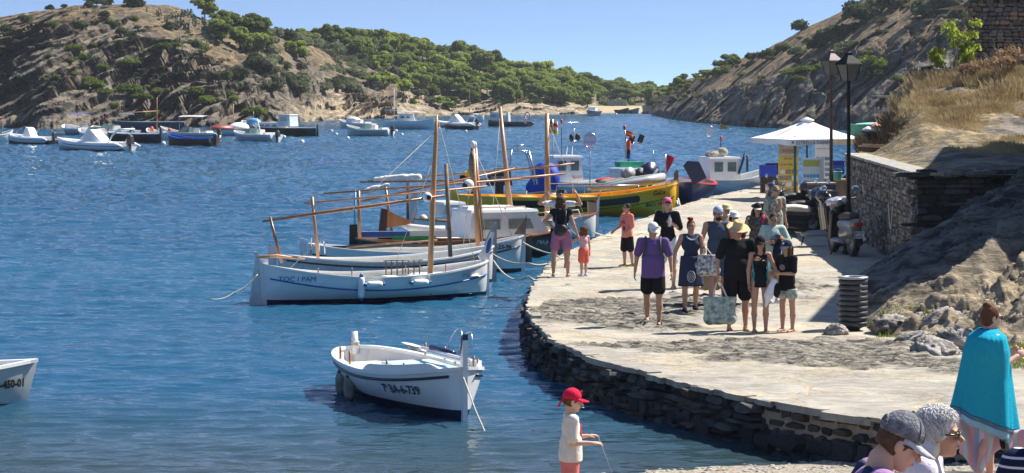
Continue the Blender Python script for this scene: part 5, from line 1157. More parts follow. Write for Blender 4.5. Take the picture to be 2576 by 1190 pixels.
flagpole(1811,330,312,270,'yellow and red flag flying over the water in front of the cliff',ST5,.9,.6)
tubep('black_cloth',None,[(0,0,0),(0,0,.01)],.001,BLACK) if False else None
# mooring ropes
def rope(pts,label,r=.018,sag=.12):
    out=[]
    for a,b in zip(pts[:-1],pts[1:]):
        for i in range(12): t=i/12; q=a.lerp(b,t); q.z-=sag*4*t*(1-t); out.append(q)
    out.append(pts[-1]); mb=MB(); mb.tube(out,r,ROPE,6); o=mb.build('mooring_rope'); tag(o,label,'rope'); return o
rope([at(1241,655,52.2),at(1330,695,50.6),G(1392,660,.66)],'slack white mooring rope from the stem of the nearest white boat to the quay edge',sag=.22)
rope([at(1240,640,53.8),at(1330,662,52.8),G(1400,652,.66)],'white mooring rope from the second boat stem to the quay edge',sag=.08)
rope([at(1316,610,56),at(1400,640,53.5),G(1420,646,.66)],'double rope from the stem of the numbered white boat to the quay',sag=.05)
rope([at(1490,583,60.5),at(1600,585,63.),G(1690,556,.66)],'white mooring rope from the tan stem towards the quay right',sag=.12)
rope([at(1703,505,82),at(1735,540,78),G(1790,512,.66)],'thick white rope from the yellow bow down to the quay',r=.03,sag=.5)
rope([at(1706,500,82.5),at(1745,530,79),G(1800,509,.66)],'second thick rope hanging beside the dark blue hull',r=.03,sag=.45)
rope([at(648,690,49.3),at(590,735,49),at(530,752,48.6)],'dark mooring line running from the rudder into the water on the left',r=.012,sag=.06)
# --- white rowing dinghy in front
p0=G(1165,1055,0); p1=V(((895-CX)/163.,F/163.,0)); d=p0-p1; LW=d.length+.1; c=(p0+p1)/2
eW=empty('rowing_boat',(c.x,c.y,0),math.atan2(d.y,d.x),'white open rowing boat numbered 7a BA-6-739 floating alone in the foreground','boat')
hW=Hull(LW,1.62,.50,.70,.56,full=.42,flare=2.0,stern_rake=.05,rake=.03); PLNK=M('planked_white_interior',(.74,.71,.67),.5,var=.06,scale=2)
hW.build(eW,WHITE,NAVY,band=.13,inner=PLNK,gun=WHITE,gr=.035,deck=.36,strip=[(.09,.022,NAVY,'rubbing_strake')],n=48)
for sd in(1,-1):
    mb=MB(); G_=[]
    for i in range(23):
        t=.56+.40*i/22; rise=.11*math.sin(min(1,(i/22)*6)*math.pi/2)*(1-.0*i) * (math.sin(min(1,(22-i)/22*7)*math.pi/2)); p=hW.pt(t,1,sd,-.01); G_.append([p+V((0,0,.01)),p+V((0,0,rise+.012)),p+V((0,-sd*.04,rise+.012)),p+V((0,-sd*.04,.01))])
    mb.grid(G_,WHITE,False,flip=sd>0); mb.build('washboard',eW)
mb=MB(); mb.prism([(LW/2-.06,-.2),(LW/2+.03,-.2),(LW/2+.03,1.12),(LW/2-.03,1.14),(LW/2-.08,.9)],.07,WHITE); mb.build('stem',eW); mb=MB(); mb.prism([(LW/2-.075,.86),(LW/2-.035,1.14),(LW/2+.035,1.18),(LW/2+.032,1.10),(LW/2-.04,.92)],.076,NAVY); mb.build('stem_cap',eW)
mb=MB(); mb.tube([(-LW/2+.02,0,.45),(-LW/2-.02,0,.80)],[.06,.055],WHITE,10); mb.build('sternpost',eW); mb=MB(); [mb.tube([(-LW/2+.0+.065*math.cos(a),.065*math.sin(a),.60+.02*k) for a in np.linspace(0,6.3,13)],.012,ROPE,5) for k in range(3)]; mb.build('rope_turns',eW)
mb=MB(); mb.box((.40,.05,.55),(1.15,.75,.04),M('pale_blue_lid',(.42,.58,.68),.5)); mb.box((.40,.05,.36),(1.1,.68,.34),GREYW); mb.build('engine_box',eW)
mb=MB(); mb.box((-.15,0,.40),(.30,1.42,.04),WHITE); mb.build('thwart',eW); mb=MB(); mb.box((-1.5,0,.36),(.7,.95,.04),WHITE,taper=.9); mb.build('stern_bench',eW)
mb=MB(); mb.prism([(-.22,.12),(.16,.12),(.16,.47),(-.22,.47)],.62,DKIN,Matrix.Translation((-.36,.02,0))); mb.build('dark_locker',eW)
hW.numb(eW,'7ª BA-6-739',LW/2-1.38,.26,.17,NAVY,bold=.003,slope=.05)
for sd in (-1,1):
    for x in (-.95,-.35,.95,1.35):
        yv=hW.w(x/LW+.5)-.05; tubep('thole_pin',eW,[(x,sd*yv,.5),(x,sd*yv,.72)],.018,BROWN,6)
for x in(-1.02,-.42): fender(eW,hW,x,.17,.38,.085,mat=M('grey_fender',(.16,.155,.14),.6,col2=(.38,.36,.32),scale=4),tip=RUB)
def oar(a,b,rot):
    mb=MB(); mb.tube([a,b],[.022,.025],WHITE,8); d_=(b-a).normalized(); q=a-d_*.0; bl=[a+d_*x for x in(-.75,-.5,-.1,0)]
    mb.grid([[p+V((0,w_,0.0)) for p in []] for w_ in ()],WHITE) if False else None
    s_=d_.cross(V((0,0,1))).normalized(); mb.add([bl[0]-s_*.03,bl[0]+s_*.03,bl[1]+s_*.07,bl[2]+s_*.05,bl[3],bl[2]-s_*.05,bl[1]-s_*.07],[(0,1,2,3,4,5,6)],WHITE,False); mb.add([bl[0]-s_*.03-V((0,0,.02)),bl[0]+s_*.03-V((0,0,.02)),bl[1]+s_*.07-V((0,0,.02)),bl[2]+s_*.05-V((0,0,.02)),bl[3]-V((0,0,.02)),bl[2]-s_*.05-V((0,0,.02)),bl[1]-s_*.07-V((0,0,.02))],[(6,5,4,3,2,1,0)],GREYW,False); return mb
for k,(a,b) in enumerate(((at(1062,874,34.6),at(1184,908,33.0)),(at(1075,885,34.4),at(1178,914,33.0)))):
    o=oar(inv(eW,a),inv(eW,b),0).build('oar',eW)
mb=MB(); mb.tube([inv(eW,at(1085,874,34.3)),inv(eW,at(1140,890,33.7))],.045,NAVY,8); mb.build('furled_cover',eW)
for x,s_ in((.0,1),(.75,1.1)):
    mb=MB(); mb.tube([V((x+.22*math.cos(a),.74-x*.2+.1*math.sin(a),.72+.3*math.sin(a)*s_)) for a in np.linspace(-1,3.9,16)],.009,STEEL,5); mb.build('wire_hoop',eW)
rope([at(1166,950,F/182.8-.1),at(1195,1030,31.6),at(1230,1110,30.9)],'thin mooring line from the stem of the rowing boat down into the water',r=.012,sag=.0)
# --- grey dinghy cut by the left frame edge
eX,LX=boat_at('moored_dinghy',(-560,1044),(72,1012),'grey white dinghy marked A6-450-01 cut off by the left edge','boat')
hX=Hull(LX,1.7,.52,.60,.52,full=.95,flare=1.8,rake=.22); hX.build(eX,M('grey_gelcoat',(.50,.50,.48),.35,var=.06),BLACK,band=.01,inner=WOFF,gun=WHITE,gr=.035,deck=.1,decked=True)
xx_=inv(eX,at(6,960,33.0)).x
hX.numb(eX,'A6-450-01',1.14,.25,.16,BLACK,bold=.008,width=.52)
# ================= MOORED FLEET ACROSS THE BAY =================
def ribz(*a,**k):
    e,L=rib(*a,**k); e.scale=(1,1.1,1.3); return e,L
HBLU=M('pale_blue_hull',(.42,.55,.62),.4); HTEAL=M('hull_teal_white',(.66,.72,.72),.4); BRH=M('brown_hull',(.10,.055,.035),.4)
def mboat(name,st,bw,label,hullm=WHITE,low=None,B=None,hm=.5,hb=.8,stripe=None,motor=True,shield=True,transom=.8,inner=WOFF,gun=WHITE,canopy=None,seat=True,cov=None,mast=None,cat='motorboat',mm=None):
    e,L=boat_at(name,st,bw,label,cat); B=B or L*.34; h=Hull(L,B,hm,hb,hm,transom=transom,full=.5,flare=1.8,rake=.15 if transom else 0)
    h.build(e,hullm,low or hullm,band=.07,inner=inner,gun=gun,gr=.035,n=18,strip=[(.16,.022,stripe,'stripe')] if stripe else None)
    if seat: mb=MB(); mb.box((-L*.12,0,hm+.12),(.5,.6,.45),WOFF,taper=.85); mb.box((-L*.33,0,hm),(.35,B*.7,.3),WOFF,taper=.9); mb.build('seat',e)
    if shield: mb=MB(); mb.prism([(L*.02,hm+.05),(L*.16,hm+.08),(L*.05,hm+.42),(L*.02,hm+.42)],B*.6,GLASS); mb.build('windscreen',e)
    if canopy is not None:
        mb=MB(); mb.grid([[V((x,y,hm+1.25-.12*(2*y/B)**2-.05*((x+L*.1)/L*3)**2)) for y in np.linspace(-B*.45,B*.45,5)] for x in np.linspace(-L*.32,L*.12,5)],canopy); mb.build('canopy',e)
        mb=MB(); [mb.tube([(x,y,hm),(x,y,hm+1.15)],.018,STEEL,5) for x in(-L*.3,L*.1) for y in(-B*.42,B*.42)]; mb.build('canopy_frame',e)
    if cov: 
        B_=Blob(.06,.1); B_.ell((cov[0]*L,0,hm+.15),(cov[1]*L,B*.38,cov[2])); B_.build('cover',cov[3],e)
    if motor: outboard(e,-L*.5,hm*.55,mm or RUB,.95)
    e.scale=(1,1.1,1.28)
    if mast: mb=MB(); mb.tube([(mast[0]*L,0,.2),(mast[0]*L+mast[2],0,mast[1])],[.05,.03],mast[3] if len(mast)>3 else SPAR,6); mb.build('mast',e)
    return e,h,L,B
mboat('motorboat',(-60,359),(30,357),'white motorboat cut off by the left edge, red rolled awning above',mast=(.1,1.6,0,STEEL),canopy=M('red_canvas',(.45,.03,.03),.8))
e,L=ribz('inflatable_boat',(138,364),(20,361),'white and black inflatable boat with a domed cover and bunting at the far left',stripe=NAVY,hullm=BLACK,cover=1,arch=False,B=1.9)
mb=MB()
for i in range(16):
    x=L*.44-i*L*.055; z=.75+.35*abs(math.sin(i*.42)); mb.add([(x,-.5,z),(x-.12,-.5,z),(x-.06,-.5,z-.14)],[(0,1,2)],[WFL,RED,FLAGY,BLUE][i%4],False)
mb.tube([(L*.44-i*L*.055,-.5,.75+.35*abs(math.sin(i*.42))) for i in range(16)],.008,ROPE,4); mb.build('bunting',e)
ribz('inflatable_boat',(330,381),(144,377),'large white inflatable boat with a wedge cover, white arch and black outboard',stripe=NAVY,hullm=GREYW,cover=2,B=2.2,r=.24,ms=1.3)
mboat('motorboat',(330,346),(236,343),'white motorboat with a tall bow seat behind the large inflatable boat',stripe=NAVY)
mboat('motorboat',(285,354),(205,351),'low white motorboat just left behind the wedge cover',motor=False,stripe=LBLUE)
mboat('motorboat',(238,341),(165,338),'small white boat with a blue canopy close to the dark cliff',canopy=M('blue_canvas',(.05,.06,.22),.8),shield=False)
e,h,L,B=mboat('motor_launch',(462,332),(288,333),'long navy launch with a pale deck moored under the cliff',hullm=M('navy_grey',(.03,.035,.06),.4),hm=.85,hb=.95,stripe=None,motor=False,shield=False,seat=False,B=1.6,transom=.5,mast=(.42,2.6,0),cat='launch')
mb=MB(); mb.box((L*.33,0,1.5),(1.6,.8,.10),WFL); mb.tube([(L*.45,0,1.6),(-L*.1,0,1.75)],.035,SPAR,6); mb.build('white_awning',e)
mb=MB(); [mb.lathe([(.05,-.2),(.09,-.15),(.09,.15),(.05,.2)],h.side(x,.5,-1,.1),WFL,8) for x in (L*.22,-L*.4)]; mb.build('fender',e)
e,h,L,B=mboat('rowing_sailboat',(402,361),(272,359),'black wooden sailing boat with a white rim and dark sternpost',hullm=BLACK,low=BRH,hm=.62,hb=.72,transom=0,motor=False,shield=False,seat=False,B=1.8,cat='boat')
mb=MB(); mb.box((-L/2-.08,0,.45),(.16,.08,1.2),BLACK); mb.box((L/2,0,.7),(.1,.08,.5),BRH); mb.build('sternpost',e)
e,h,L,B=mboat('rowing_sailboat',(430,353),(372,351),'white boat with orange floats and thin wooden mast behind the black boat',transom=0,motor=False,shield=False,mast=(.1,3.,0),cat='boat')
mb=MB(); mb.ell((L*.42,-.2,.75),(.16,.16,.18),ORNG); mb.build('orange_float',e); mb=MB(); mb.ell((-L*.35,-.2,.7),(.18,.16,.16),ORNG); mb.build('orange_float',e)
mboat('motorboat',(548,353),(406,352),'blue white speedboat with a grey canopy left of the red covered boat',hullm=HTEAL,stripe=NAVY,hb=.95,canopy=M('grey_canvas',(.45,.43,.40),.8),B=2.0)
mboat('open_motorboat',(540,368),(424,366),'open boat with a bright blue rim and dark brown hull, black outboard',hullm=BRH,inner=BLUE,gun=M('bright_blue_rim',(.02,.12,.60),.4),hm=.48,hb=.75,shield=False,seat=False,B=1.7,cat='boat')
e,h,L,B=mboat('covered_motorboat',(523,344),(645,342),'pale hulled boat with a dark red cover and a rounded white roof',hullm=HBLU,hm=.72,hb=.8,motor=False,shield=False,seat=False,transom=.6,gun=BRH,B=2.1,mast=(.02,3.4,0))
B_=Blob(.07,.1); B_.ell((-L*.22,0,.8),(L*.24,.85,.5)); B_.plane((0,0,.7),(0,0,-1)); B_.build('red_cover',REDBR,e); B_=Blob(.07,.1); B_.ell((L*.13,0,.85),(L*.2,.8,.62)); B_.plane((0,0,.75),(0,0,-1)); B_.build('white_roof',WFL,e); e.scale=(1,1,.92)
mboat('motorboat',(664,328),(612,326),'small white boat with a blue sail cover behind the red covered boat',motor=False,shield=False,cov=(.0,.25,.4,LBLUE),mast=(0,1.6,0,STEEL),B=1.6)
mboat('motorboat',(696,358),(592,356),'white speedboat with chrome bow rail and a slanted pole, black outboard',stripe=GREY,hb=.75,B=1.9,mast=(-.15,1.6,.6,WFL))
e,h,L,B=mboat('cabin_boat',(795,344),(636,342),'black hulled cabin boat with a tall grey wheelhouse and dark rudder',hullm=BLACK,low=BRH,hm=.85,hb=1.05,transom=0,motor=False,shield=False,seat=False,B=2.3,gun=WHITE,cat='boat')
cabin(e,L*.02,L*.40,1.4,.8,1.30,WHITE,.03,.2,[(L*.05,L*.13,.95,1.18,0),(L*.15,L*.23,.95,1.18,0),(L*.25,L*.32,.95,1.18,0)])
cabin(e,-L*.16,L*.06,1.3,1.0,2.1,M('pale_grey_wheelhouse',(.55,.60,.66),.5),.1,.35,[(-L*.11,L*.0,1.5,1.95,0)],name='wheelhouse')
mb=MB(); mb.prism([(-L/2-.3,-.05),(-L/2-.02,-.05),(-L/2-.1,1.15),(-L/2-.22,1.2)],.06,BLACK); mb.build('rudder',e); mb=MB(); mb.tube([(-L*.2,-.9,1.35),(-L*.47,-.3,1.35)],.02,STEEL,5); mb.tube([(-L*.47,-.3,.9),(-L*.47,-.3,1.35)],.02,STEEL,5); mb.build('guard_rail',e); e.scale=(1,1.05,.98)
mboat('motorboat',(938,325),(856,324),'white motorboat with a pale cover and tan awning nearest the pale shore',cov=(.1,.22,.45,WFL),stripe=None,motor=False,hb=.85)
e,h,L,B=mboat('motorboat',(985,343),(874,342),'pale blue speedboat with a big black outboard off the pale shore',hullm=HTEAL,stripe=NAVY,hb=.85,B=2.0)
mboat('motorboat',(1060,322),(1010,320),'low white boat half hidden behind the white cabin boat mast',shield=False,motor=False)
e,h,L,B=mboat('cabin_boat',(965,326),(1098,326),'white double ended cabin boat with windows and a thin white mast, off the pale shore',hullm=M('white_blue_hull',(.68,.74,.76),.4),hm=.75,hb=1.,transom=0,motor=False,shield=False,seat=False,B=2.1,mast=(-.3,3.6,0,WFL),cat='boat')
cabin(e,-L*.22,L*.1,1.2,.75,1.35,WHITE,.05,.25,[(-L*.18,-L*.1,.98,1.22,0),(-L*.07,L*.0,.98,1.22,0)]); mb=MB(); mb.tube([(-L*.5,0,1.75),(L*.3,0,1.5)],.03,WFL,5); mb.build('boom',e)
ribz('inflatable_boat',(1202,322),(1092,321),'white inflatable boat with a pale peaked cover and arch, off the shore',cover=2,arch=True,hullm=GREYW,B=2.1)
mboat('open_motorboat',(1198,327),(1120,326),'low dark red brown dinghy in front of the white peaked cover',hullm=BLACK,inner=BRH,gun=BRH,shield=False,seat=False,motor=False,hm=.32,hb=.5,B=1.4,cat='boat')
mboat('rowing_sailboat',(1172,306),(1218,306),'small white boat with a wooden mast close under the shore rocks',transom=0,motor=False,shield=False,mast=(-.3,3.6,0),B=1.6,cat='boat')
mboat('rowing_boat',(1232,294),(1258,294),'tiny white rowing boat drawn up at the pale shore',transom=0,motor=False,shield=False,seat=False,B=1.3,cat='boat')
e,L=ribz('inflatable_boat',(1335,319),(1226,318),'black inflatable workboat with a grey cover and round gear on its stern',tube=M('black_hypalon',(.018,.018,.02),.5),hullm=BLACK,cover=0,arch=False,motor=False,B=2.1)
mb=MB(); mb.prism([(-L*.02,.4),(L*.08,.4),(L*.02,1.4),(-L*.0,1.4)],.5,GREYW); mb.build('grey_cover',e); mb=MB(); mb.lathe([(.30,-.05),(.42,-.05),(.42,.05),(.30,.05),(.30,-.05)],(-L*.42,-.1,1.0),M('pale_pink_ring',(.6,.35,.38),.6),14,Matrix.Rotation(R(90),3,'X'),cap=False); mb.tube([(-L*.35,-.6,.4),(-L*.35,-.6,1.2),(-L*.2,-.6,1.2),(-L*.15,-.6,.4)],.03,STEEL,5); mb.build('deck_gear',e)
e,h,L,B=mboat('cabin_boat',(1504,289),(1481,292),'dark hulled launch with a pale cabin, farthest out towards the beach',hullm=NAVY,hm=.6,hb=.8,B=1.8,motor=False,cat='boat'); cabin(e,-L*.1,L*.2,1.1,.6,1.15,GREYW,.05,.3,[])
mboat('rowing_boat',(1552,284.5),(1580,285),'left one of two dark dinghies lying at the far beach',hullm=BRH,inner=WOFF,motor=False,shield=False,seat=False,B=1.6,cat='boat')
mboat('rowing_boat',(1582,284.5),(1606,285),'right one of two dark dinghies lying at the far beach',hullm=GREY,inner=WOFF,motor=False,shield=False,seat=False,B=1.6,cat='boat')
mboat('kayak',(1614,286),(1632,286),'small orange kayak near the far beach',hullm=ORNG,inner=ORNG,gun=ORNG,hm=.28,hb=.4,transom=0,motor=False,shield=False,seat=False,B=.8,cat='kayak')
mboat('motorboat',(1652,286),(1673,287),'pale blue boat moored left of the white covered boat under the right rocks',hullm=HBLU,B=2.,motor=False)
mboat('motorboat',(1674,287),(1693,288),'white covered boat moored close to the tip of the right cliff',B=2.,cov=(0,.4,.6,WFL),motor=False)
for i,(u,v,r_) in enumerate(((154,374,.20),(411,364,.19),(594,354,.2),(715,347,.17),(760,360,.20),(834,331,.15),(846,340,.16),(875,350,.17),(997,331,.16),(1011,341,.17),(1105,324,.15),(1172,332,.15),(1550,289,.22),(960,336,.12))):
    lbs=['under the bow of the large white inflatable','left of the blue rimmed open boat','at the bow of the slanted pole speedboat','right of the black outboard of the slanted pole speedboat','alone in open water, the nearest one right of the black cabin boat','left one of the pair right of the black cabin boat','right one of the pair right of the black cabin boat','below the pale blue speedboat bow','behind the outboard of the pale blue speedboat','just right of the pale blue speedboat','between the cabin boat and the peaked cover boat','alone below the dark dinghy','far off near the beach','beside the pale blue speedboat hull']
    p=G(u,v,0); mb=MB(); mb.ell((0,0,0),(r_,r_,r_),WFL,12,9); mb.lathe([(.03,r_*.95),(.05,r_*1.1),(.02,r_*1.2)],(0,0,0),GREY,8); o=mb.build('mooring_buoy',None,(p.x,p.y,r_*.45)); tag(o,'white ball buoy '+lbs[i],'buoy','white mooring buoys')
p=G(1204,320,0); mb=MB(); mb.ell((0,0,0),(.2,.2,.2),M('pink_buoy',(.75,.04,.16),.5),12,9); mb.lathe([(.03,.19),(.05,.22),(.02,.24)],(0,0,0),GREY,8); tag(mb.build('mooring_buoy',None,(p.x,p.y,.08)),'pink ball buoy right of the peaked cover boat','buoy')
# overhead line pylon on the far ridge
# ================= PROPS ON THE QUAY =================
IRON=M('black_iron',(.010,.010,.011),.7,spec=.2); FROST=M('lantern_glass',(.16,.15,.12),.35,spec=.3)
def lamp(u,vbase,vtop,dd,label,mi=IRON):
    p=at(u,vbase,dd); e=empty('street_lamp',(p.x,p.y,p.z),0,label,'street lamp'); H=(vbase-vtop)*dd/F; k=H/4.7; hz=H-.46*k-.2
    mb=MB(); mb.lathe([(.17*k,0),(.17*k,.06),(.13*k,.1),(.12*k,.5),(.14*k,.55),(.09*k,.66),(.075*k,1.0),(.05*k,1.6),(.04*k,hz),(.055*k,hz+.03)],(0,0,0),mi,12); mb.build('pole',e)
    for a in range(4):
        c,s_=math.cos(a*math.pi/2+.5),math.sin(a*math.pi/2+.5); rot=Matrix.Rotation(a*math.pi/2+.5,3,'Z')
        mb=MB(); mb.add([rot@V((.11*k,-.10*k,hz+.04)),rot@V((.11*k,.10*k,hz+.04)),rot@V((.2*k,.19*k,hz+.42*k)),rot@V((.2*k,-.19*k,hz+.42*k))],[(0,1,2,3)],FROST,False); mb.build('glass_pane',e)
    mb=MB()
    for a in range(4):
        rot=Matrix.Rotation(a*math.pi/2+.5,3,'Z'); mb.tube([rot@V((.115*k,.115*k,hz+.03)),rot@V((.205*k,.205*k,hz+.43*k))],.014*k,mi,5); mb.tube([rot@V((.205*k,.205*k,hz+.43*k)),rot@V((.205*k,-.205*k,hz+.43*k))],.016*k,mi,5)
    mb.build('lantern_frame',e)
    rot=Matrix.Rotation(.5+math.pi/4,3,'Z'); mb=MB(); mb.lathe([(.33*k,hz+.42*k),(.31*k,hz+.45*k),(.11*k,hz+.62*k),(.09*k,hz+.64*k),(.09*k,hz+.70*k),(.02*k,hz+.73*k),(.01,hz+.78*k)],(0,0,0),mi,4,rot,smooth=False); mb.build('lantern_roof',e); return e
lamp(2135,640,137,F*3.94/(640-VH),'nearer and taller black street lamp, in front of the rubble wall')
lamp(2091,560,133,F*3.94/(560-VH),'farther street lamp with a brownish roof, behind the notice boards',M('rusty_iron',(.035,.025,.02),.6,col2=(.12,.06,.035),scale=3))
# parasol
pb_=G(2030,500,QZ); s_=F/pb_.y; e=empty('parasol',(pb_.x,pb_.y,QZ),0,'large white parasol lettered ESTRELLA DAMM over the notice boards','parasol'); 
PW=M('parasol_cloth',(.86,.86,.84),.8,var=.02); Rp=1.85; z0=at(0,348,pb_.y).z-QZ; z1=at(0,300,pb_.y).z-QZ
mb=MB(); rings=[]
corner=[]
for i in range(9):
    t=i/8; row=[]
    for q in range(33):
        a=q/32*2*math.pi+.35; sq=1/max(abs(math.cos(a-.35)),abs(math.sin(a-.35))); rr=Rp*.86*t*(sq*.95 if 1 else 1); sag=.05*math.sin(t*math.pi)
        row.append(V((rr*math.cos(a),rr*math.sin(a),z1+(z0-z1)*t**.95-sag)))
    rings.append(row)
mb.grid(rings,PW,False); edge=rings[-1]; mb.grid([edge,[p+V((p.x*.01,p.y*.01,-.20-.03*math.sin(i*1.3))) for i,p in enumerate(edge)]],PW,True); canopy=mb.build('canopy',e)
mb=MB(); mb.lathe([(.26,z1-.06),(.24,z1-.01),(.05,z1+.06),(.02,z1+.08)],(0,0,0),PW,12); mb.build('canopy_cap',e)
mb=MB(); mb.tube([(0,0,0),(0,0,z1)],.035,M('dark_green_pole',(.02,.07,.05),.5),8); mb.lathe([(.35,0),(.35,.08),(.06,.12)],(0,0,0),IRON,12); mb.build('pole',e)
for q in range(8):
    a=q/8*2*math.pi+.35; mb=MB(); mb.tube([(0,0,z1-.10),(Rp*.8*math.cos(a)*(1.2 if q%2==0 else 1.1)*.8,Rp*.8*math.sin(a)*.9,z0+.03)],.012,STEEL,5); mb.build('rib',e)
# lettering on the valance facing the camera: interpolate the two lowest edge points
ed_=sorted(edge,key=lambda p:p.y)[:1][0]
fr=[p for p in edge if p.y<0]; fr.sort(key=lambda p:p.x)
def val(x,z):
    for a,b in zip(fr[:-1],fr[1:]):
        if a.x<=x<=b.x: t=(x-a.x)/(b.x-a.x+1e-9); q=a.lerp(b,t); return V((x,q.y*1.012-.012,q.z-.16+z))
    return V((x,fr[0].y,fr[0].z+z))
text('lettering','ESTRELLA DAMM',.17,lambda a,b:val(-.62+a,b-.02),M('grey_print',(.10,.10,.12),.8),e,width=1.25)
mb=MB(); sp_=[]
for i in range(10): a=i*math.pi/5+math.pi/2; r_=.065 if i%2==0 else .028; sp_.append(val(-.74+r_*math.cos(a),.055+r_*math.sin(a)))
mb.add(sp_,[tuple(range(10))],_M['grey_print'],False); mb.build('star',e)
# second green post under the parasol
tp=G(2000,505,QZ); o=tubep('green_post',None,[(0,0,0),(0,0,2.3)],.05,M('green_post_paint',(.02,.13,.09),.5)); o.location=tp; tag(o,'dark green wooden post left of the parasol pole','post')
# boards
def flat(e,name,x0,x1,z0,z1,mat,y=-.012,sub=None):
    mb=MB(); mb.box(((x0+x1)/2,y,(z0+z1)/2),(x1-x0,.006,z1-z0),mat); return mb.build(name,sub or e)
PAPW=M('poster_white',(.74,.77,.80),.6,var=.03); PAPY=M('poster_yellow',(.72,.52,.10),.6,var=.05); PAPG=M('poster_lime',(.45,.50,.10),.6); PHO=M('poster_photo',(.10,.09,.08),.5,col2=(.45,.40,.34),scale=14); PHB=M('poster_blue_photo',(.03,.10,.24),.5,col2=(.35,.50,.65),scale=10); SKYP=M('poster_dusk',(.30,.27,.26),.6,col2=(.50,.42,.36),scale=3); CYAN=M('poster_cyan',(.02,.40,.62),.6,col2=(.05,.50,.68),scale=4); INK=M('ink_black',(.02,.02,.02),.7); INKY=M('ink_brown',(.16,.09,.01),.7)
def board(u0,v0,u1,v1,dd,label,tilt=0,fr=WFL):
    a=at(u0,v1,dd); b=at(u1,v0,dd); e=empty('notice_board',((a.x+b.x)/2,dd,a.z),tilt,label,'notice board'); W=(b.x-a.x); H=b.z-a.z
    return e,W,H
e,W,H=board(1958,355,2009,492,F/67.5,'yellow banner reading BARCA GALA DE DALI with a boat photo, left of the boards'); GD=0
mb=MB(); mb.box((0,.02,H/2),(W,.03,H),PAPY); mb.build('panel',e); flat(e,'boat_photo',-W*.48,W*.48,H*.72,H*.985,SKYP,-.004)
mb=MB(); mb.prism([(-W*.38,H*.85),(W*.38,H*.85),(W*.28,H*.79),(-W*.25,H*.79)],.006,M('poster_boat',(.42,.22,.06),.6),Matrix.Translation((0,-.010,0))); mb.build('boat_picture',e)
t_=lambda txt,x,z,sz,m,w_=None: text('lettering',txt,sz,lambda a,b:V((x+a,-.018,z+b)),m,e,width=w_,bold=.002)
t_('BARCA GALA',-W*.45,H*.735,.10,WFL,W*.9); t_('DE DALI',-W*.22,H*.665,.075,INKY,W*.42); t_('+34 617 465 757',-W*.45,H*.555,.08,INKY,W*.88)
for r_ in range(4):
    for c_ in range(3): flat(e,'photo',-W*.45+c_*W*.31,-W*.45+c_*W*.31+W*.28,H*(.40-r_*.115),H*(.475-r_*.115),PHO if (r_+c_)%3 else PAPW,-.004)
mb=MB(); [mb.tube([(x,.04,-.0),(x,.04,-.12)],.02,GREY,6) for x in(-W*.35,W*.35)]; mb.build('stand',e)
e,W,H=board(2050,328,2090,450,F/66.,'tall white banner with a blue boat photo on top, behind the map board')
mb=MB(); mb.box((0,.02,H/2),(W,.03,H),PAPW); mb.build('panel',e); flat(e,'boat_photo',-W*.48,W*.48,H*.83,H*.985,PHB,-.004)
t_('BARCA GALA',-W*.42,H*.755,.07,M('ink_grey',(.2,.22,.28),.7),W*.8); t_('+34 640 24 25 23',-W*.42,H*.61,.06,_M['ink_grey'],W*.84)
for r_ in range(4): flat(e,'photo',W*.12,W*.42,H*(.38-r_*.11),H*(.45-r_*.11),PHB,-.004)
for c_ in range(2): flat(e,'photo',-W*.42+c_*W*.28,-W*.2+c_*W*.28,H*.38,H*.45,PHB,-.004)
mb=MB(); mb.tube([(0,.05,-.6),(0,.05,.2)],.03,GREY,6); mb.build('stand',e)
e,W,H=board(2019,398,2062,526,F/74.5,'white information board with a blue coast map and lime heading, in front of the parasol')
mb=MB(); mb.box((0,.02,H/2),(W,.03,H),PAPW); mb.build('panel',e); flat(e,'heading',-W*.47,W*.47,H*.84,H*.96,PAPG,-.004); flat(e,'sea_map',-W*.47,W*.05,H*.02,H*.43,CYAN,-.004)
mb=MB(); mb.add([V((-W*.40,-.020,H*.40)),V((-W*.15,-.020,H*.38)),V((-W*.10,-.020,H*.30)),V((-W*.20,-.020,H*.25)),V((-W*.16,-.020,H*.15)),V((-W*.35,-.020,H*.05)),V((-W*.45,-.020,H*.10)),V((-W*.45,-.020,H*.35))],[tuple(range(8))[::-1]],M('map_land',(.35,.50,.12),.7),False); mb.build('land_map',e)
for r_ in range(2):
    for c_ in range(5): flat(e,'photo',-W*.45+c_*W*.19,-W*.45+c_*W*.19+W*.15,H*(.62-r_*.12),H*(.68-r_*.12),CYAN,-.004)
for r_ in range(3): flat(e,'photo',W*.12,W*.42,H*(.30-r_*.14),H*(.42-r_*.14),PHO,-.004)
mb=MB(); mb.box((W*.62,.05,H*.5),(.16,.05,H*1.02),WOFF); mb.build('side_post',e)
# crates, bins, broom, buckets
CRB=M('blue_crate',(.01,.05,.45),.5)
def crate(u,v,dd,w,d,h,mat,label,z=None,name='plastic_crate',cat='crate',open_=True):
    p=at(u,v,dd); e=empty(name,(p.x,p.y,p.z if z is None else z),0,label,cat); mb=MB()
    mb.box((0,0,.015),(w*.92,d*.92,.03),mat)
    for (x,y,sx,sy) in ((0,-d/2,w,.03),(0,d/2,w,.03),(-w/2,0,.03,d),(w/2,0,.03,d)): mb.box((x,y,h/2),(sx,sy,h),mat)
    mb.build('walls',e); mb=MB()
    for (x,y,sx,sy) in ((0,-d/2-.01,w+.06,.04),(0,d/2+.01,w+.06,.04),(-w/2-.01,0,.04,d+.06),(w/2+.01,0,.04,d+.06)): mb.box((x,y,h+.004),(sx,sy,.05),mat)
    mb.build('rim',e); return e
dq=F/66.5
crate(1932,448,dq+4,.62,.5,.48,CRB,'deep blue plastic crate at the far end of the quay, left of the yellow banner')
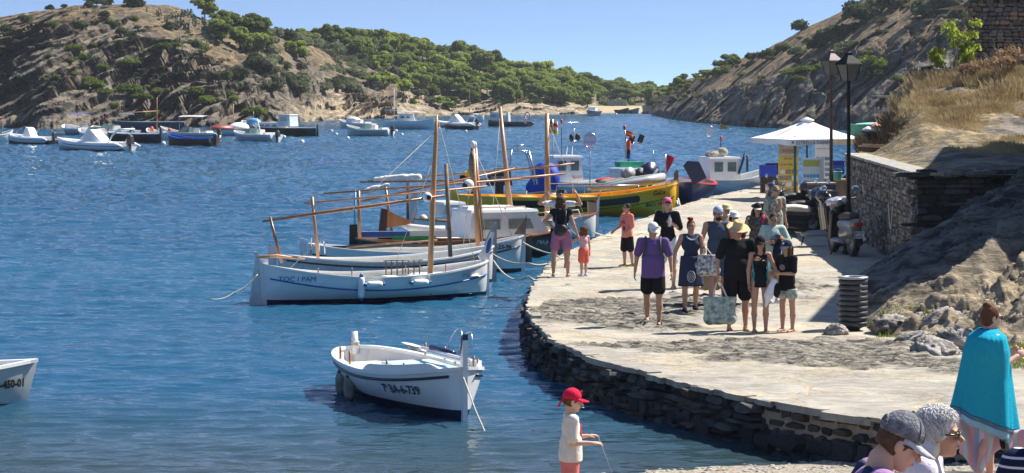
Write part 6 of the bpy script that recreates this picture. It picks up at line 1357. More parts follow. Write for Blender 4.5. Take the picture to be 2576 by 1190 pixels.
crate(1952,452,dq+4.6,.75,.55,.62,M('black_plastic',(.02,.02,.022),.5),'black fish tub standing behind the yellow banner',name='fish_tub',cat='tub')
crate(1935,488,dq+.5,.62,.45,.62,M('black_plastic',(.02,.02,.022),.5),'black bin with an orange towel over its rim, below the blue crate',name='refuse_bin',cat='bin')
mb=MB(); p=at(1922,466,dq+.2); mb.grid([[V((p.x+.07*i,p.y-.28,p.z+.06-.0*j)) if j==0 else V((p.x+.07*i+.01*math.sin(j),p.y-.30-.02*j*math.sin(i),p.z+.05-.10*j*(1 if i<2 else .5))) for j in range(6)] for i in range(10)],M('orange_towel',(.60,.25,.13),.9)); tag(mb.build('towel'),'faded orange towel hanging over the black bin','towel')
mb=MB(); p=G(1945,500,QZ); e=empty('broom',(p.x,p.y,QZ),0,'pale yellow broom leaning on the black bin, bristles down','broom'); mb.tube([(.05,0,.4),(.42,.25,1.35)],.014,WOFF,6); mb.build('handle',e); mb=MB(); mb.lathe([(.10,0),(.11,.1),(.09,.35),(.03,.5)],(0,0,0),M('broom_bristle',(.62,.56,.25),.9,bump=1,bscale=60),10,Matrix.Rotation(.35,3,'Y')); mb.build('bristles',e)
for k in range(3): crate(2106,436-k*10,F/70,.42,.4,.13,CRB if k%2==0 else M('light_blue_crate',(.03,.12,.55),.5),['lowest blue crate of the stack left of the rubble wall','middle blue crate of the stack left of the rubble wall','topmost blue crate of the stack left of the rubble wall'][k],z=at(0,438,F/70).z+k*.16)
p=at(2107,452,F/72); e=empty('bucket',(p.x,p.y,p.z),0,'small teal bucket under the blue crates','bucket'); mb=MB(); mb.lathe([(.12,0),(.16,.26),(.175,.27),(.175,.29),(.15,.29),(.11,.02)],(0,0,0),M('teal_plastic',(.05,.35,.30),.5),16); mb.build('body',e); mb=MB(); mb.tube([(.17*math.cos(a),0,.27+.12*math.sin(a)) for a in np.linspace(0,math.pi,10)],.006,STEEL,5); mb.build('handle',e)
# dark crate/counter under the blue crates
p=at(2105,452,F/71); mb=MB(); mb.box((0,.2,-.55),(.7,.6,1.1),WEATH); mb.box((0,.2,.02),(.78,.66,.05),TEAK); o=mb.build('wooden_counter',None,(p.x,p.y+.15,p.z-.03)); tag(o,'weathered wooden stand carrying the blue crates and teal bucket','stand')
# ---- litter bin
p=G(2146,832,QZ); e=empty('litter_bin',(p.x,p.y,QZ),0,'tall round litter bin of dark slatted metal bands beside the rocks','litter bin'); GM=M('gunmetal_slats',(.06,.065,.068),.45,metal=.3)
nb=9
for k in range(nb):
    z=.09+k*.085; mb=MB(); mb.lathe([(.225,z),(.235,z+.004),(.238,z+.062),(.225,z+.066),(.215,z+.062),(.215,z+.004),(.225,z)],(0,0,0),GM,28,cap=False); mb.build('slat_band',e)
mb=MB(); mb.lathe([(.235,.85),(.25,.87),(.245,.885),(.15,.885),(.14,.87),(.15,.86),(.235,.85)],(0,0,0),M('bin_rim',(.38,.40,.41),.35,metal=.4),28,cap=False); mb.build('rim',e)
mb=MB(); mb.lathe([(.10,0),(.12,.04),(.2,.08),(.205,.84),(.12,.85)],(0,0,0),M('bin_liner',(.015,.015,.016),.6),20,cap=False); mb.build('liner',e)
for a in (.3,1.87,3.44,5.01): mb=MB(); mb.box((.222*math.cos(a),.222*math.sin(a),.46),(.02,.03,.78),GM,Matrix.Rotation(a,3,'Z')); mb.build('upright',e)
# ---- scooters
def scooter(u,v,ang,label,body,k=1.2,top_box=False,plate=False,seatcol=RUB,front=None,dz=0):
    p=G(u,v,QZ); e=empty('scooter',(p.x,p.y,QZ),ang,label,'scooter'); e.scale=(k,k,k)
    for x,n in((.62,'front'),(-.60,'rear')):
        mb=MB(); rot=Matrix.Rotation(R(90),3,'X'); mb.lathe([(.14,-.05),(.21,-.065),(.25,-.055),(.27,0),(.25,.055),(.21,.065),(.14,.05),(.14,-.05)],(x,0,.27),RUB,22,rot,cap=False); w_=mb.build('wheel',e)
        mb=MB(); mb.lathe([(.02,-.06),(.15,-.04),(.16,0),(.15,.04),(.02,.06)],(x,0,.27),GREY,16,rot); mb.build('rim',w_)
    B_=Blob(.022,.05); B_.cap((-.72,0,.62),(-.05,0,.60),.13,.14,sq=(1,.95,1.2)).cap((-.62,0,.48),(-.15,0,.42),.15,.14,sq=(1,.9,1)).ell((-.78,0,.66),(.14,.09,.08)); B_.build('rear_body',body,e)
    B_=Blob(.02,.04); B_.cap((.36,-.14,.30),(.30,-.14,.78),.05,.06).cap((.36,.14,.30),(.30,.14,.78),.05,.06).cap((.38,0,.32),(.30,0,.92),.09,.10,sq=(1.4,.7,1)).ell((.28,0,1.0),(.13,.17,.13)); B_.build('leg_shield',front or body,e)
    B_=Blob(.02,.03); B_.cap((-.1,0,.27),(.36,0,.27),.06,.06,sq=(1,.35,1)); B_.build('footboard',GREY,e)
    B_=Blob(.02,.04); B_.cap((-.62,0,.78),(-.06,0,.74),.09,.10,sq=(1,.75,1.3)).ell((-.30,0,.78),(.2,.13,.06)); B_.build('seat',seatcol,e)
    B_=Blob(.016,.03); B_.ell((.62,0,.50),(.26,.08,.07)).ell((.62,0,.52),(.24,.09,.05)); B_.build('front_mudguard',front or body,e)
    mb=MB(); mb.tube([(.60,0,.27),(.40,0,.85),(.30,0,1.05)],.03,GREY,8); mb.tube([(.22,-.33,1.10),(.27,-.12,1.06),(.27,.12,1.06),(.22,.33,1.10)],.018,RUB,7); mb.build('handlebar',e)
    for y in(-.3,.3): mb=MB(); mb.tube([(.26,y*.6,1.08),(.27,y,1.24)],.008,IRON,5); o=mb.build('mirror_stem',e); mb=MB(); mb.ell((.27,y*1.08,1.29),(.025,.075,.05),M('mirror_glass',(.45,.62,.80),.08,metal=.7),10,8); mb.build('mirror',e)
    mb=MB(); mb.ell((.40,0,.98),(.05,.09,.065),M('headlight_glass',(.65,.68,.70),.12)); mb.build('headlight',e); mb=MB(); mb.ell((-.90,0,.64),(.04,.10,.04),M('tail_light_red',(.45,.01,.01),.25)); mb.build('tail_light',e)
    mb=MB(); mb.tube([(-.3,-.14,.22),(-.55,-.17,.26),(-.85,-.17,.34)],[.03,.05,.055],STEEL,8); mb.build('exhaust',e); mb=MB(); mb.tube([(-.05,.15,.2),(-.05,.28,0.01)],.015,IRON,5); mb.build('side_stand',e)
    B_=Blob(.018,.03); B_.ell((-.5,0,.32),(.22,.10,.12)); B_.build('engine',M('engine_grey',(.12,.12,.13),.5),e)
    if top_box: B_=Blob(.022,.05); B_.ell((-.80,0,.98),(.24,.24,.18)).ell((-.78,0,.92),(.22,.22,.14)); B_.build('top_box',top_box,e)
    if plate:
        mb=MB(); mb.box((-.965,0,.44),(.008,.20,.145),WFL,Matrix.Rotation(-.25,3,'Y')); pl=mb.build('number_plate',e)
        mb=MB(); mb.box((-.972,.088,.44),(.008,.024,.14),BLUE,Matrix.Rotation(-.25,3,'Y')); mb.build('plate_band',pl)
        f_=lambda x,z:(lambda a,b:V((-.978-(z+b-.44)*.25*-1*-1,x-a,z+b)))
        text('plate_text','0731',.075,f_(.07,.45),INK,pl,width=.145); text('plate_text','KNS',.07,f_(.06,.385),INK,pl,width=.115)
        mb=MB(); mb.box((-.93,0,.30),(.02,.15,.14),RUB,Matrix.Rotation(-.25,3,'Y')); mb.build('mudflap',e)
    return e
DKB=M('scooter_dark_blue',(.015,.02,.035),.25,coat=.6); MAR=M('scooter_maroon',(.06,.012,.02),.25,coat=.6); BLK=M('scooter_black',(.012,.012,.013),.25,coat=.6); SIL=M('scooter_silver',(.15,.15,.14),.3,coat=.6)
scooter(2122,640,R(100),'scooter parked nose to the wall with number plate 0731 KNS, seen from behind',SIL,1.22,plate=True,front=BLK)
scooter(2035,622,R(14),'black scooter with a broad leg shield in the middle of the parked row',BLK,1.28,seatcol=M('cream_seat',(.55,.50,.42),.6))
scooter(1985,590,R(-165),'dark blue scooter half hidden behind the man in the floral shirt',DKB,1.1,top_box=DKB)
scooter(1965,565,R(-160),'maroon topped scooter with round mirrors, farthest left of the parked row',MAR,1.1,top_box=MAR)
B_=Blob(.03,.05); p=at(2099,508,56.2); B_.ell(p,(.22,.3,.10)).ell(p+V((.2,0,.05)),(.16,.25,.09)); B_.build('silver_cover',M('silver_foil',(.5,.5,.52),.35,metal=.4),None,wrinkle(.04,9)); tag([o for o in COL.objects if o.name=='silver_cover'][0],'crumpled silver cover laid over a handlebar near the lamp','cover')
# pink bag on the scooter
B_=Blob(.02,.04); p=at(1990,548,61.); B_.ell(p,(.20,.14,.10)).ell(p+V((.14,0,-.05)),(.14,.12,.10)); o=B_.build('pink_towel',M('hot_pink_cloth',(.75,.02,.20),.8),None,wrinkle(.03,10)); tag(o,'hot pink towel bundled on a scooter seat','towel')
# rope loop on the wall
mb=MB(); mb.tube([(WC.x-.02+.01*i,53+.12*i,1.9-.55*math.sin(i/10*math.pi)) for i in range(11)],.018,ROPE,6); tag(mb.build('rope_loop'),'rope hanging in a loop on the rubble wall','rope')
# ---- upper bank: rustic table, planks, bin of rubbish, tarped boat, washing, fig tree
p=at(2262,292,79); e=empty('plank_table',(p.x,p.y,p.z-.3),0,'rough plank table top on a single grey post on the bank','table'); mb=MB(); mb.tube([(0,0,-.3),(.02,0,.9)],.10,M('grey_driftwood',(.30,.28,.25),.9,var=.3,scale=5),8); mb.build('post',e)
mb=MB(); mb.box((-.15,0,.98),(1.5,.5,.035),M('pale_plank',(.45,.40,.32),.9,var=.3,scale=6)); mb.box((-.2,-.3,.94),(1.2,.10,.05),_M['pale_plank']); mb.build('table_top',e)
for (u,v,dd,w_,an,lb) in ((2205,372,67,1.0,.1,'pale plank lying on the rubbish heap beside the black bin'),(2268,385,64,.95,-.25,'tan plank lying on the dry ground at the top of the wall'),(2210,368,66,.9,.25,'weathered board at the left end of the terrace')):
    p=at(u,v,dd); o=MB(); o.box((0,0,0),(w_,.22,.05),M('tan_plank',(.40,.30,.20),.9,var=.3,scale=6)); o.box((w_*.2,.02,-.05),(.08,.3,.06),WEATH); o=o.build('plank',None,p+V((0,0,.03))); o.rotation_euler=(0,.05,an); tag(o,lb,'plank')
p=at(2192,376,70); e=empty('rubbish_bin',(p.x,p.y,p.z),0,'black tub heaped with rags on the terrace above the steps','bin'); mb=MB(); mb.lathe([(.24,0),(.32,.5),(.34,.51),(.34,.54),(.30,.54)],(0,0,0),M('black_plastic',(.02,.02,.022),.5),16); mb.build('tub',e)
for (dx,dz,c_,nm) in ((.02,.58,(.70,.66,.58),'pale_rag'),(.12,.68,(.62,.28,.20),'pink_rag')): B_=Blob(.03,.05); B_.ell((dx,0,dz),(.30 if dz<.6 else .16,.24,.10)); B_.build(nm,M(nm+'_cloth',c_,.9),e,wrinkle(.04,9))
B_=Blob(.04,.05); p=at(2222,345,72); B_.ell(p,(.3,.3,.22)); o=B_.build('blue_bag',BLUC,None,wrinkle(.05,6)); tag(o,'blue plastic bag on the heap right of the black tub','bag')
r=np.random.RandomState(9)
tufts('brushwood',[(at(u,375,69+a).x,69+a,upperz(at(u,375,69+a).x,69+a)*1.,1.2) for u in range(2180,2262,5) for a in r.uniform(-1,5,3)],.34,40,leafmat('brown_twigs',(.06,.045,.03),(.20,.15,.10),.2,3),'tangle of dry brown brushwood behind the black tub','brushwood')
e,L=boat_at('covered_boat',(2266,345),(2140,352),'overturned looking boat under a bright green net, beyond the end of the terrace','boat'); e.location.z=0
p=at(2203,322,86); e.location=(p.x,p.y,p.z-.25); e.rotation_euler=(0,0,R(182)); h=Hull(1.85,.8,.34,.44,.38); h.L=1.9; h.build(e,M('green_boat_side',(.02,.16,.12),.6),M('green_boat_side',(.02,.16,.12),.6),inner=GRNP,gun=None,n=18); 
mb=MB(); mb.grid([[V((x,y,.36+.10*(1-(y/.5)**2)*(1-(x/1.)**2))) for y in np.linspace(-.42,.42,7)*1*(1-abs(x/1.0)**3*.8)] for x in np.linspace(-.93,.93,16)],M('green_net_cover',(.08,.45,.32),.8,col2=(.35,.62,.52),scale=9,bump=.6)); mb.build('net_cover',e)
mb=MB(); [mb.box((x,0,-.12),(.1,.7,.22),WEATH) for x in(-.5,.5)]; mb.build('chock',e)
# platform of rock under it
vs_,fs_=rockmesh(77,1.6,1.2,1.9); o=npmesh('rock_outcrop',vs_,fs_,darkrock,col=np.zeros((len(vs_),3))); o.location=(p.x+.6,p.y+.3,p.z-2.45); tag(o,'dark rock at the waterside under the green netted boat','rock')
# washing
p=at(2317,166,77.); WL=empty('clothes_line',(p.x,p.y,p.z),0,'thin clothes line strung on two sticks beside the fig tree','clothes line'); mb=MB(); mb.tube([(-.1,0,0),(1.0,0,-.02)],.008,ROPE,5); mb.build('line',WL); 
for x in(-.1,1.0): mb=MB(); mb.tube([(x,0,.02),(x,0,-1.6)],.02,WEATH,6); mb.build('stick',WL)
def cloth(p,w_,h_,mat,name,label,seed):
    mb=MB(); mb.grid([[V((x,.03*math.sin(x*20+seed)+.04*math.sin(z*5),-z-.03*math.sin(x*9+seed))) for z in np.linspace(0,h_,9)] for x in np.linspace(0,w_*.98,13)],mat); o=mb.build(name,None,p); sm_=o.modifiers.new('t','SOLIDIFY'); sm_.thickness=.006; tag(o,label,'clothing')
cloth(p+V((0,-.02,0)),.42,.85,BLACK,'black_shirt','black garment hanging on the line beside the fig tree',1); cloth(p+V((.42,-.03,-.10)),.28,.45,M('white_cotton',(.75,.75,.78),.9),'white_shirt','white garment blowing on the line right of the black one',3)
# fig tree
p=at(2408,255,76.5); e=empty('fig_tree',(p.x,p.y,p.z-.2),0,'sparse yellow green fig tree against the corner of the stone building','tree'); mb=MB(); r=random.Random(4); tips=[]
for k in range(9):
    a=k*.9; q=[V((0,0,0)),V((.2*math.cos(a),.1*math.sin(a),.8)),V((.55*math.cos(a)+r.uniform(-.2,.2)-.1,.3*math.sin(a),1.2+r.uniform(0,.9))),V((.9*math.cos(a)-.15,.4*math.sin(a),1.5+r.uniform(-.3,1.3)))]; mb.tube(q,[.05,.03,.02,.008],M('fig_bark',(.30,.27,.22),.9),6,cap=False); tips+=q[2:]+[q[2].lerp(q[3],.5)]
mb.build('trunk',e); lob=[(t.x,t.y,t.z,.26,.8) for t in tips]; vs_,fs_=leaves(lob,1500,.055,5,1.2); npmesh('crown',vs_,fs_,leafmat('fig_leaves',(.22,.28,.04),(.60,.64,.12),.5,2.5),e,smooth=False); e.scale=(.78,.8,1.05)
# dry shrubs against the building
for i,(u,v,w_,h_) in enumerate(((2470,215,.8,.9),(2540,200,.9,1.2),(2440,260,.7,.7),(2520,262,1.0,.8))):
    p=at(u,v,75.5-i*.7); e=empty('dry_shrub',(p.x,p.y,upperz(p.x,p.y)),0,['dry leafless shrub at the foot of the stone building, left one','tall dry shrub in front of the stone building near the right edge','low dry shrub just below the fig tree','wide dry shrub in the shade right of the golden grass'][i],'shrub'); mb=MB(); r=random.Random(i)
    for k in range(40): a=r.uniform(0,6.28); q=V((0,0,0)); pts=[q]+[V((w_*t*math.cos(a)*.6+r.uniform(-.08,.08),w_*t*math.sin(a)*.4,h_*t*r.uniform(.7,1.1))) for t in(.4,.7,1)]; mb.tube(pts,[.012,.008,.006,.003],M('dry_twig',(.28,.21,.14),.9,var=.35,scale=4),4,cap=False)
    mb.build('branches',e); vs_,fs_=leaves([(0,0,h_*.6,w_*.5,h_/w_*.7)],260,.04,i); npmesh('foliage',vs_,fs_,leafmat('dead_leaves',(.22,.13,.07),(.48,.34,.20),.3,3),e,smooth=False)
# ================= PEOPLE =================
def skin(key,c): 
    m=M(key,c,.55,var=.06,scale=5,spec=.35); b=m.node_tree.nodes['Principled BSDF']; b.inputs['Subsurface Weight'].default_value=.08; b.inputs['Subsurface Radius'].default_value=(.02,.008,.004); return m
SK=[skin('skin_light',(.58,.36,.26)),skin('skin_tan',(.48,.27,.18)),skin('skin_pink',(.62,.36,.27))]
def hairm(key,c,v=.4): return M(key,c,.75,var=v,scale=30,bump=.25,bscale=70,spec=.2)
HR={'brown':hairm('hair_brown',(.07,.035,.018)),'dark':hairm('hair_dark',(.022,.015,.011)),'blond':hairm('hair_blond',(.48,.30,.13)),'white':hairm('hair_white',(.62,.60,.58),.12),'grey':hairm('hair_grey',(.18,.17,.16)),'auburn':hairm('hair_auburn',(.12,.045,.02))}
def cl(key,c,**k): return M('cloth_'+key,c,.9,**{**dict(var=.10,scale=7,bump=.35,bscale=55,spec=.15),**k})
EYEW=M('eye_white',(.7,.68,.65),.4); EYED=M('eye_and_socket_shade',(.03,.02,.015),.3); LIP=M('lips',(.38,.12,.10),.5); SHAD=M('sunglass_lens',(.01,.01,.012),.12,spec=.9)
def rotz(v,a): c,s=math.cos(a),math.sin(a); return V((v[0]*c-v[1]*s,v[0]*s+v[1]*c,v[2]))
class Person:
    """local frame: faces -Y, image-left is -X. pose vectors are given in that frame"""
    def __init__(s,u,v,H,yaw,label,sk=0,z=QZ,pose={},fem=False,child=0.,bulk=1.,h=.014,head=(0,0),hair=None,d=None,name='person',lod=True):
        p=G(u,v,z) if d is None else V(((u-CX)*d/F,d,z))
        s.e=empty(name,p,yaw,label,'person'); s.H=H; k=H/1.75; s.k=k; s.h=h; s.fem=fem; s.bulk=bulk; s.sk=SK[sk]; s.child=child
        hs=1+child*.28   # head relative size
        s.hs=hs; L=.43*k*(1-child*.06); Sh=.41*k*(1-child*.06)
        hipw=.088*k*(1.06 if fem else 1)*bulk**.3; shw=(.165 if fem else .195)*k*(1-child*.08)*bulk**.3
        P=dict(ll=(0,0,-1),ls=(0,0,-1),rl=(0,0,-1),rs=(0,0,-1),lu=(-.18,0,-1),lf=(-.06,-.18,-1),ru=(.18,0,-1),rf=(.06,-.18,-1),lean=(0,0,1),step=0)
        P.update(pose); n=lambda q:V(q).normalized(); s.P=P
        lk=n(P['ll'])*L; la=lk+n(P['ls'])*Sh; rk=n(P['rl'])*L; ra=rk+n(P['rs'])*Sh
        hz=-min(la.z,ra.z)+.085*k; s.hip=V((0,0,hz)); B=s.hip
        s.lh=B+V((-hipw,0,0)); s.rh=B+V((hipw,0,0)); s.lk=s.lh+lk; s.rk=s.rh+rk; s.la=s.lh+la; s.ra=s.rh+ra
        up=n(P['lean']); s.up=up; side=V((1,0,0))
        tl=.50*k*(1-child*.05); s.waist=B+up*tl*.30; s.chest=B+up*tl*.72; s.sh=B+up*tl*.98; s.neck=s.sh+up*.05*k
        tw=P.get('twist',0); sx=V((math.cos(tw),math.sin(tw),0)); s.sx=sx
        s.ls=s.sh-sx*shw; s.rs=s.sh+sx*shw; U=.285*k; Fo=.245*k
        s.le=s.ls+n(P['lu'])*U; s.re=s.rs+n(P['ru'])*U; s.lw=s.le+n(P['lf'])*Fo; s.rw=s.re+n(P['rf'])*Fo
        s.hr=.118*k*hs*(1.0+.0*child); s.hc=s.neck+up*.06*k+V((0,-.018*k,.075*k*hs+.008*k)); s.hc=s.hc+rotz(P.get('fwd',(0,0,0)),0)*k; s.hy,s.hp=head
        s.HM=Matrix.Rotation(s.hy,3,'Z')@Matrix.Rotation(s.hp,3,'X')     # hp>0 looks down
        s.body()
    def hd(s,x,y,z): return s.hc+s.HM@(V((x,y,z))*s.k*s.hs)
    def body(s):
        k,b=s.k,s.bulk; B=Blob(s.h,.022*k); c=lambda a,d,r0,r1,**kw:B.cap(a,d,r0*k,r1*k,**kw)
        wz=.86 if s.fem else .95
        B.ell(s.hip+V((0,.012*k,.0)),V((.155*b*(1.08 if s.fem else 1),.105*b,.11))*k); B.ell(s.waist,V((.125*b*wz,.09*b,.14))*k); B.ell(s.chest,V((.15*b,.10*b,.17))*k)
        if s.fem: B.ell(s.chest+V((-.06*k,-.075*k,-.0)),V((.055,.055,.055))*k); B.ell(s.chest+V((.06*k,-.075*k,0)),V((.055,.055,.055))*k)
        elif b>1.1: B.ell(s.waist+V((0,-.05*k*b,0)),V((.12*b,.09*b,.13))*k)
        c(s.ls,s.rs,.052,.052); c(s.sh,s.neck+s.up*.05*k,.062,.052); c(s.neck,s.hd(0,.02,-.03),.052,.05); c(s.sh+V((0,.03*k,0)),s.hd(0,.03,-.045),.047 if s.fem else .055,.042 if s.fem else .048)
        for a,e_,w_ in((s.ls,s.le,s.lw),(s.rs,s.re,s.rw)): c(a,e_,.052*b**.5,.038); c(e_,w_,.039,.025)
        for hp_,kn,an in((s.lh,s.lk,s.la),(s.rh,s.rk,s.ra)):
            c(hp_,kn,.088*b**.5,.055*b**.3); c(kn,kn.lerp(an,.4)+V((0,.012*k,0)),.052,.055); c(kn.lerp(an,.4)+V((0,.012*k,0)),an,.054,.034)
            fd=V((0,-1,0)); c(an+V((0,.035*k,-.045*k)),an+fd*.14*k+V((0,0,-.058*k)),.036,.030)
        if s.h>.009: s.headprims(B)
        vs,fs=B.mesh(); mb=MB(); mb.add(vs.tolist(),fs.tolist(),s.sk)
        if s.h<=.009:
            Bh=Blob(s.h*.62,.012*k); s.headprims(Bh); v2,f2=Bh.mesh(); mb.add(v2.tolist(),f2.tolist(),s.sk)
        # eyes, mouth; far figures get oversized dark eyes as painted socket shade
        for sx_ in(-1,1):
            if s.h<=.009: mb.ell(s.hd(sx_*.032,-.080,.010),V((.014,.008,.008))*k*s.hs,EYEW,8,6); mb.ell(s.hd(sx_*.032,-.086,.010),V((.006,.004,.006))*k*s.hs,EYED,8,6)
            else: mb.ell(s.hd(sx_*.032,-.082,.010),V((.017,.010,.011))*k*s.hs,EYED,8,6)
            mb.ell(s.hd(sx_*.033,-.088,.030),V((.018,.006,.004))*k*s.hs,HR['brown'],8,4)
        mb.ell(s.hd(0,-.090,-.052),V((.022,.007,.006))*k*s.hs,LIP,8,5)
        for sd,wr,fo,key in((-1,s.lw,s.lw-s.le,'lhand'),(1,s.rw,s.rw-s.re,'rhand')): s.hand(mb,wr,fo.normalized(),sd,s.P.get(key,{}))
        o=mb.build('body',s.e); s.bodyo=o
    def headprims(s,B):
        k=s.k*s.hs; r=s.HM.to_4x4().to_3x3()
        B.ell(s.hd(0,.008,.022),V((.073,.090,.098))*k,rot=r); B.ell(s.hd(0,-.022,-.035),V((.056,.064,.075))*k,rot=r,k=.02); B.ell(s.hd(0,-.055,-.085),V((.026,.024,.022))*k,rot=r)
        B.cap(s.hd(0,-.085,.008),s.hd(0,-.108,-.022),.008*k,.015*k,k=.008); B.ell(s.hd(0,-.083,-.053),V((.024,.012,.014))*k,rot=r,k=.008)
        for sx_ in(-1,1): B.ell(s.hd(sx_*.074,.012,-.005),V((.012,.020,.032))*k,rot=r,k=.006); B.ell(s.hd(sx_*.032,-.072,.028),V((.026,.015,.009))*k,rot=r,k=.012); B.ell(s.hd(sx_*.038,-.062,-.025),V((.022,.02,.02))*k,rot=r,k=.015)
    def hand(s,mb,w_,dr,sd,o):
        k=s.k*(1+.05*s.child); curl=o.get('curl',.5); palm=V(o.get('palm',(-sd,0,0)))    # palm normal direction
        palm=(palm-dr*palm.dot(dr)).normalized(); ac=dr.cross(palm).normalized()
        cc=w_+dr*.045*k; th=V(o.get('thumb',(0,-1,.1))); ts=1 if ac.dot(th)>0 else -1
        rot=Matrix((ac,palm,dr)).transposed(); mb.ell(cc,(.040*k,.017*k,.052*k),s.sk,10,8,rot)
        for i in range(4):
            a=(1.5-i)*ts; ln=(.070,.078,.072,.056)[i]*k; b0=cc+dr*.038*k+ac*a*.0195*k; d1=(dr*math.cos(curl*.5)+palm*math.sin(curl*.5)+ac*a*.05); d2=(dr*math.cos(curl*1.5)+palm*math.sin(curl*1.5)); d3=(dr*math.cos(curl*2.4)+palm*math.sin(curl*2.4))
            p1=b0+d1*ln*.45; p2=p1+d2*ln*.32; p3=p2+d3*ln*.26; mb.tube([b0-dr*.015*k,b0,p1,p2,p3],[.0085*k,.0090*k,.0082*k,.0072*k,.005*k],s.sk,6)
        b0=cc+ac*ts*.032*k-dr*.015*k; d1=(dr*.65+ac*ts*.65+palm*.3).normalized(); d2=(dr*.85+ac*ts*.15+palm*.45).normalized(); p1=b0+d1*.038*k; p2=p1+d2*.030*k
        mb.tube([b0-d1*.01*k,b0,p1,p2],[.011*k,.012*k,.0095*k,.006*k],s.sk,6)
    def off(s,name,mat,build,noise=.005,h=None,cuts=(),seed=1,k=.02):
        B=Blob(h or s.h,k*s.k); build(B)
        for p,n in cuts: B.plane(p,n)
        return B.build(name,mat,s.e,wrinkle(noise,10,seed) if noise else None)
    def top(s,mat,sleeve=.6,hem=-.02,off=.016,neckcut=.035,name='shirt',loose=0,tank=False):
        k,b=s.k,s.bulk; o=off; s.hem=hem
        def bd(B):
            wz=.9 if s.fem else .97
            B.ell(s.waist,V((.125*b*wz+o+loose,.09*b+o+loose,.15))*k); B.ell(s.chest,V((.152*b+o,.10*b+o,.175))*k); B.ell(s.hip+V((0,0,.03*k)),V((.150*b+o+loose,.105*b+o+loose,.14))*k)
            if s.fem: B.ell(s.chest+V((-.06*k,-.078*k,0)),V((.06,.06,.06))*k); B.ell(s.chest+V((.06*k,-.078*k,0)),V((.06,.06,.06))*k)
            elif b>1.1: B.ell(s.waist+V((0,-.05*k*b,0)),V((.12*b+o,.09*b+o,.15))*k)
            if hem<-.05: rr_=.158*b*(1.05 if s.fem else 1)+o+loose+.004; B.cap(s.waist+V((0,-.01*k,0)),s.hip+V((0,-.005*k,hem*k-.1*k)),rr_*.94*k,rr_*k,sq=(1,1.38,1))
            r=(.052+o)*k
            if tank: B.cap(s.ls.lerp(s.rs,.12),s.ls.lerp(s.rs,.88),r*.92,r*.92)
            else:
                B.cap(s.ls,s.rs,r,r); B.ell(s.sh+V((0,.02*k,-.01*k)),V((.145*b,.080*b,.075))*k)
                for a,e_,w_ in((s.ls,s.le,s.lw),(s.rs,s.re,s.rw)):
                    q=a.lerp(e_,min(sleeve,1)); B.cap(a,q,(.056*b**.5+o)*k,(.048+o+loose*.5)*k)
                    if sleeve>1: B.cap(e_,e_.lerp(w_,min(sleeve-1,1)),(.045+o)*k,(.036+o)*k)
        cuts=[(s.hip+V((0,0,hem*k)),(0,0,-1)),(s.neck+V((0,0,neckcut*k)),s.up)]
        return s.off(name,mat,bd,.006,cuts=cuts)
    def sub_neck(s): pass
    def shorts(s,mat,to=.55,off=.018,name='shorts',top=.10,flare=.01):
        k,b=s.k,s.bulk; top=min(top,getattr(s,'hem',0)+.035) if getattr(s,'hem',0)<-.05 else top
        def bd(B):
            B.ell(s.hip+V((0,.012*k,.0)),V((.157*b+off,.107*b+off,.12))*k); B.ell(s.hip+V((0,0,.07*k)),V((.14*b+off,.10*b+off,.1))*k)
            for hp_,kn,an in((s.lh,s.lk,s.la),(s.rh,s.rk,s.ra)):
                q=hp_.lerp(kn,min(to,1)); B.cap(hp_,q,(.09*b**.5+off)*k,(.09*b**.4+(.057*b**.3-.09*b**.4)*min(to,1)*.75+off+flare)*k,k=.008)
                if to>1: B.cap(kn,kn.lerp(an,to-1),(.06+off)*k,(.045+off)*k)
        return s.off(name,mat,bd,.005,cuts=[(s.hip+V((0,0,top*k)),(0,0,1))],seed=3)
    def skirt(s,mat,ln,r0=.17,r1=.22,name='skirt',top=.10,dep=.75):
        k,b=s.k,s.bulk; o=s.hip+V((0,-.01*k,0)); mb=MB(); G_=[]
        for i in range(33):
            a=i/32*2*math.pi; row=[]
            for j in range(10):
                t=j/9; r=(r0+(r1-r0)*t**.8)*k*b*(1+.05*t*math.sin(a*9+1)); row.append(o+V((r*math.cos(a),r*dep*math.sin(a),(top-(ln+top)*t)*k+.004*math.sin(a*5)*t)))
            G_.append(row)
        mb.grid(G_,mat,True,flip=True); ob=mb.build(name,s.e); ob.modifiers.new('t','SOLIDIFY').thickness=.006; return ob
    def shoes(s,mat,kind='shoe',sole=None):
        k=s.k
        for an in(s.la,s.ra):
            mb=MB(); fd=V((0,-1,0)); g=V((an.x,an.y,.0))
            if kind=='shoe': Blob(max(s.h*.8,.008),.02*k).cap(an+V((0,.035*k,-.045*k)),an+fd*.15*k+V((0,0,-.055*k)),.046*k,.038*k).cap(an+V((0,.02*k,-.03*k)),an+V((0,.01*k,.0)),.045*k,.044*k).into(mb,mat); mb.box(g+V((0,-.055*k,.012)),(.085*k,.27*k,.024),sole or WFL); mb.build('shoe',s.e)
            else:
                mb.box(g+V((0,-.055*k,.010)),(.080*k,.25*k,.02),sole or mat)
                mb.tube([g+V((-.04*k,-.08*k,.02)),g+V((0,-.08*k,.075*k)),g+V((.04*k,-.08*k,.02))],.010*k,mat,5)
                if kind=='sandal': mb.tube([an+V((-.045*k,.0,-.05*k)),an+V((0,-.04*k,-.005*k)),an+V((.045*k,.0,-.05*k)),an+V((0,.045*k,-.01*k)),an+V((-.045*k,0,-.05*k))],.010*k,mat,5); mb.tube([g+V((-.04*k,-.04*k,.03)),g+V((0,-.04*k,.09*k)),g+V((.04*k,-.04*k,.03))],.010*k,mat,5)
                else: mb.tube([g+V((0,-.13*k,.02)),g+V((0,-.10*k,.06*k)),g+V((.03*k,-.04*k,.03))],.006*k,mat,5)
                mb.build('sandal',s.e)
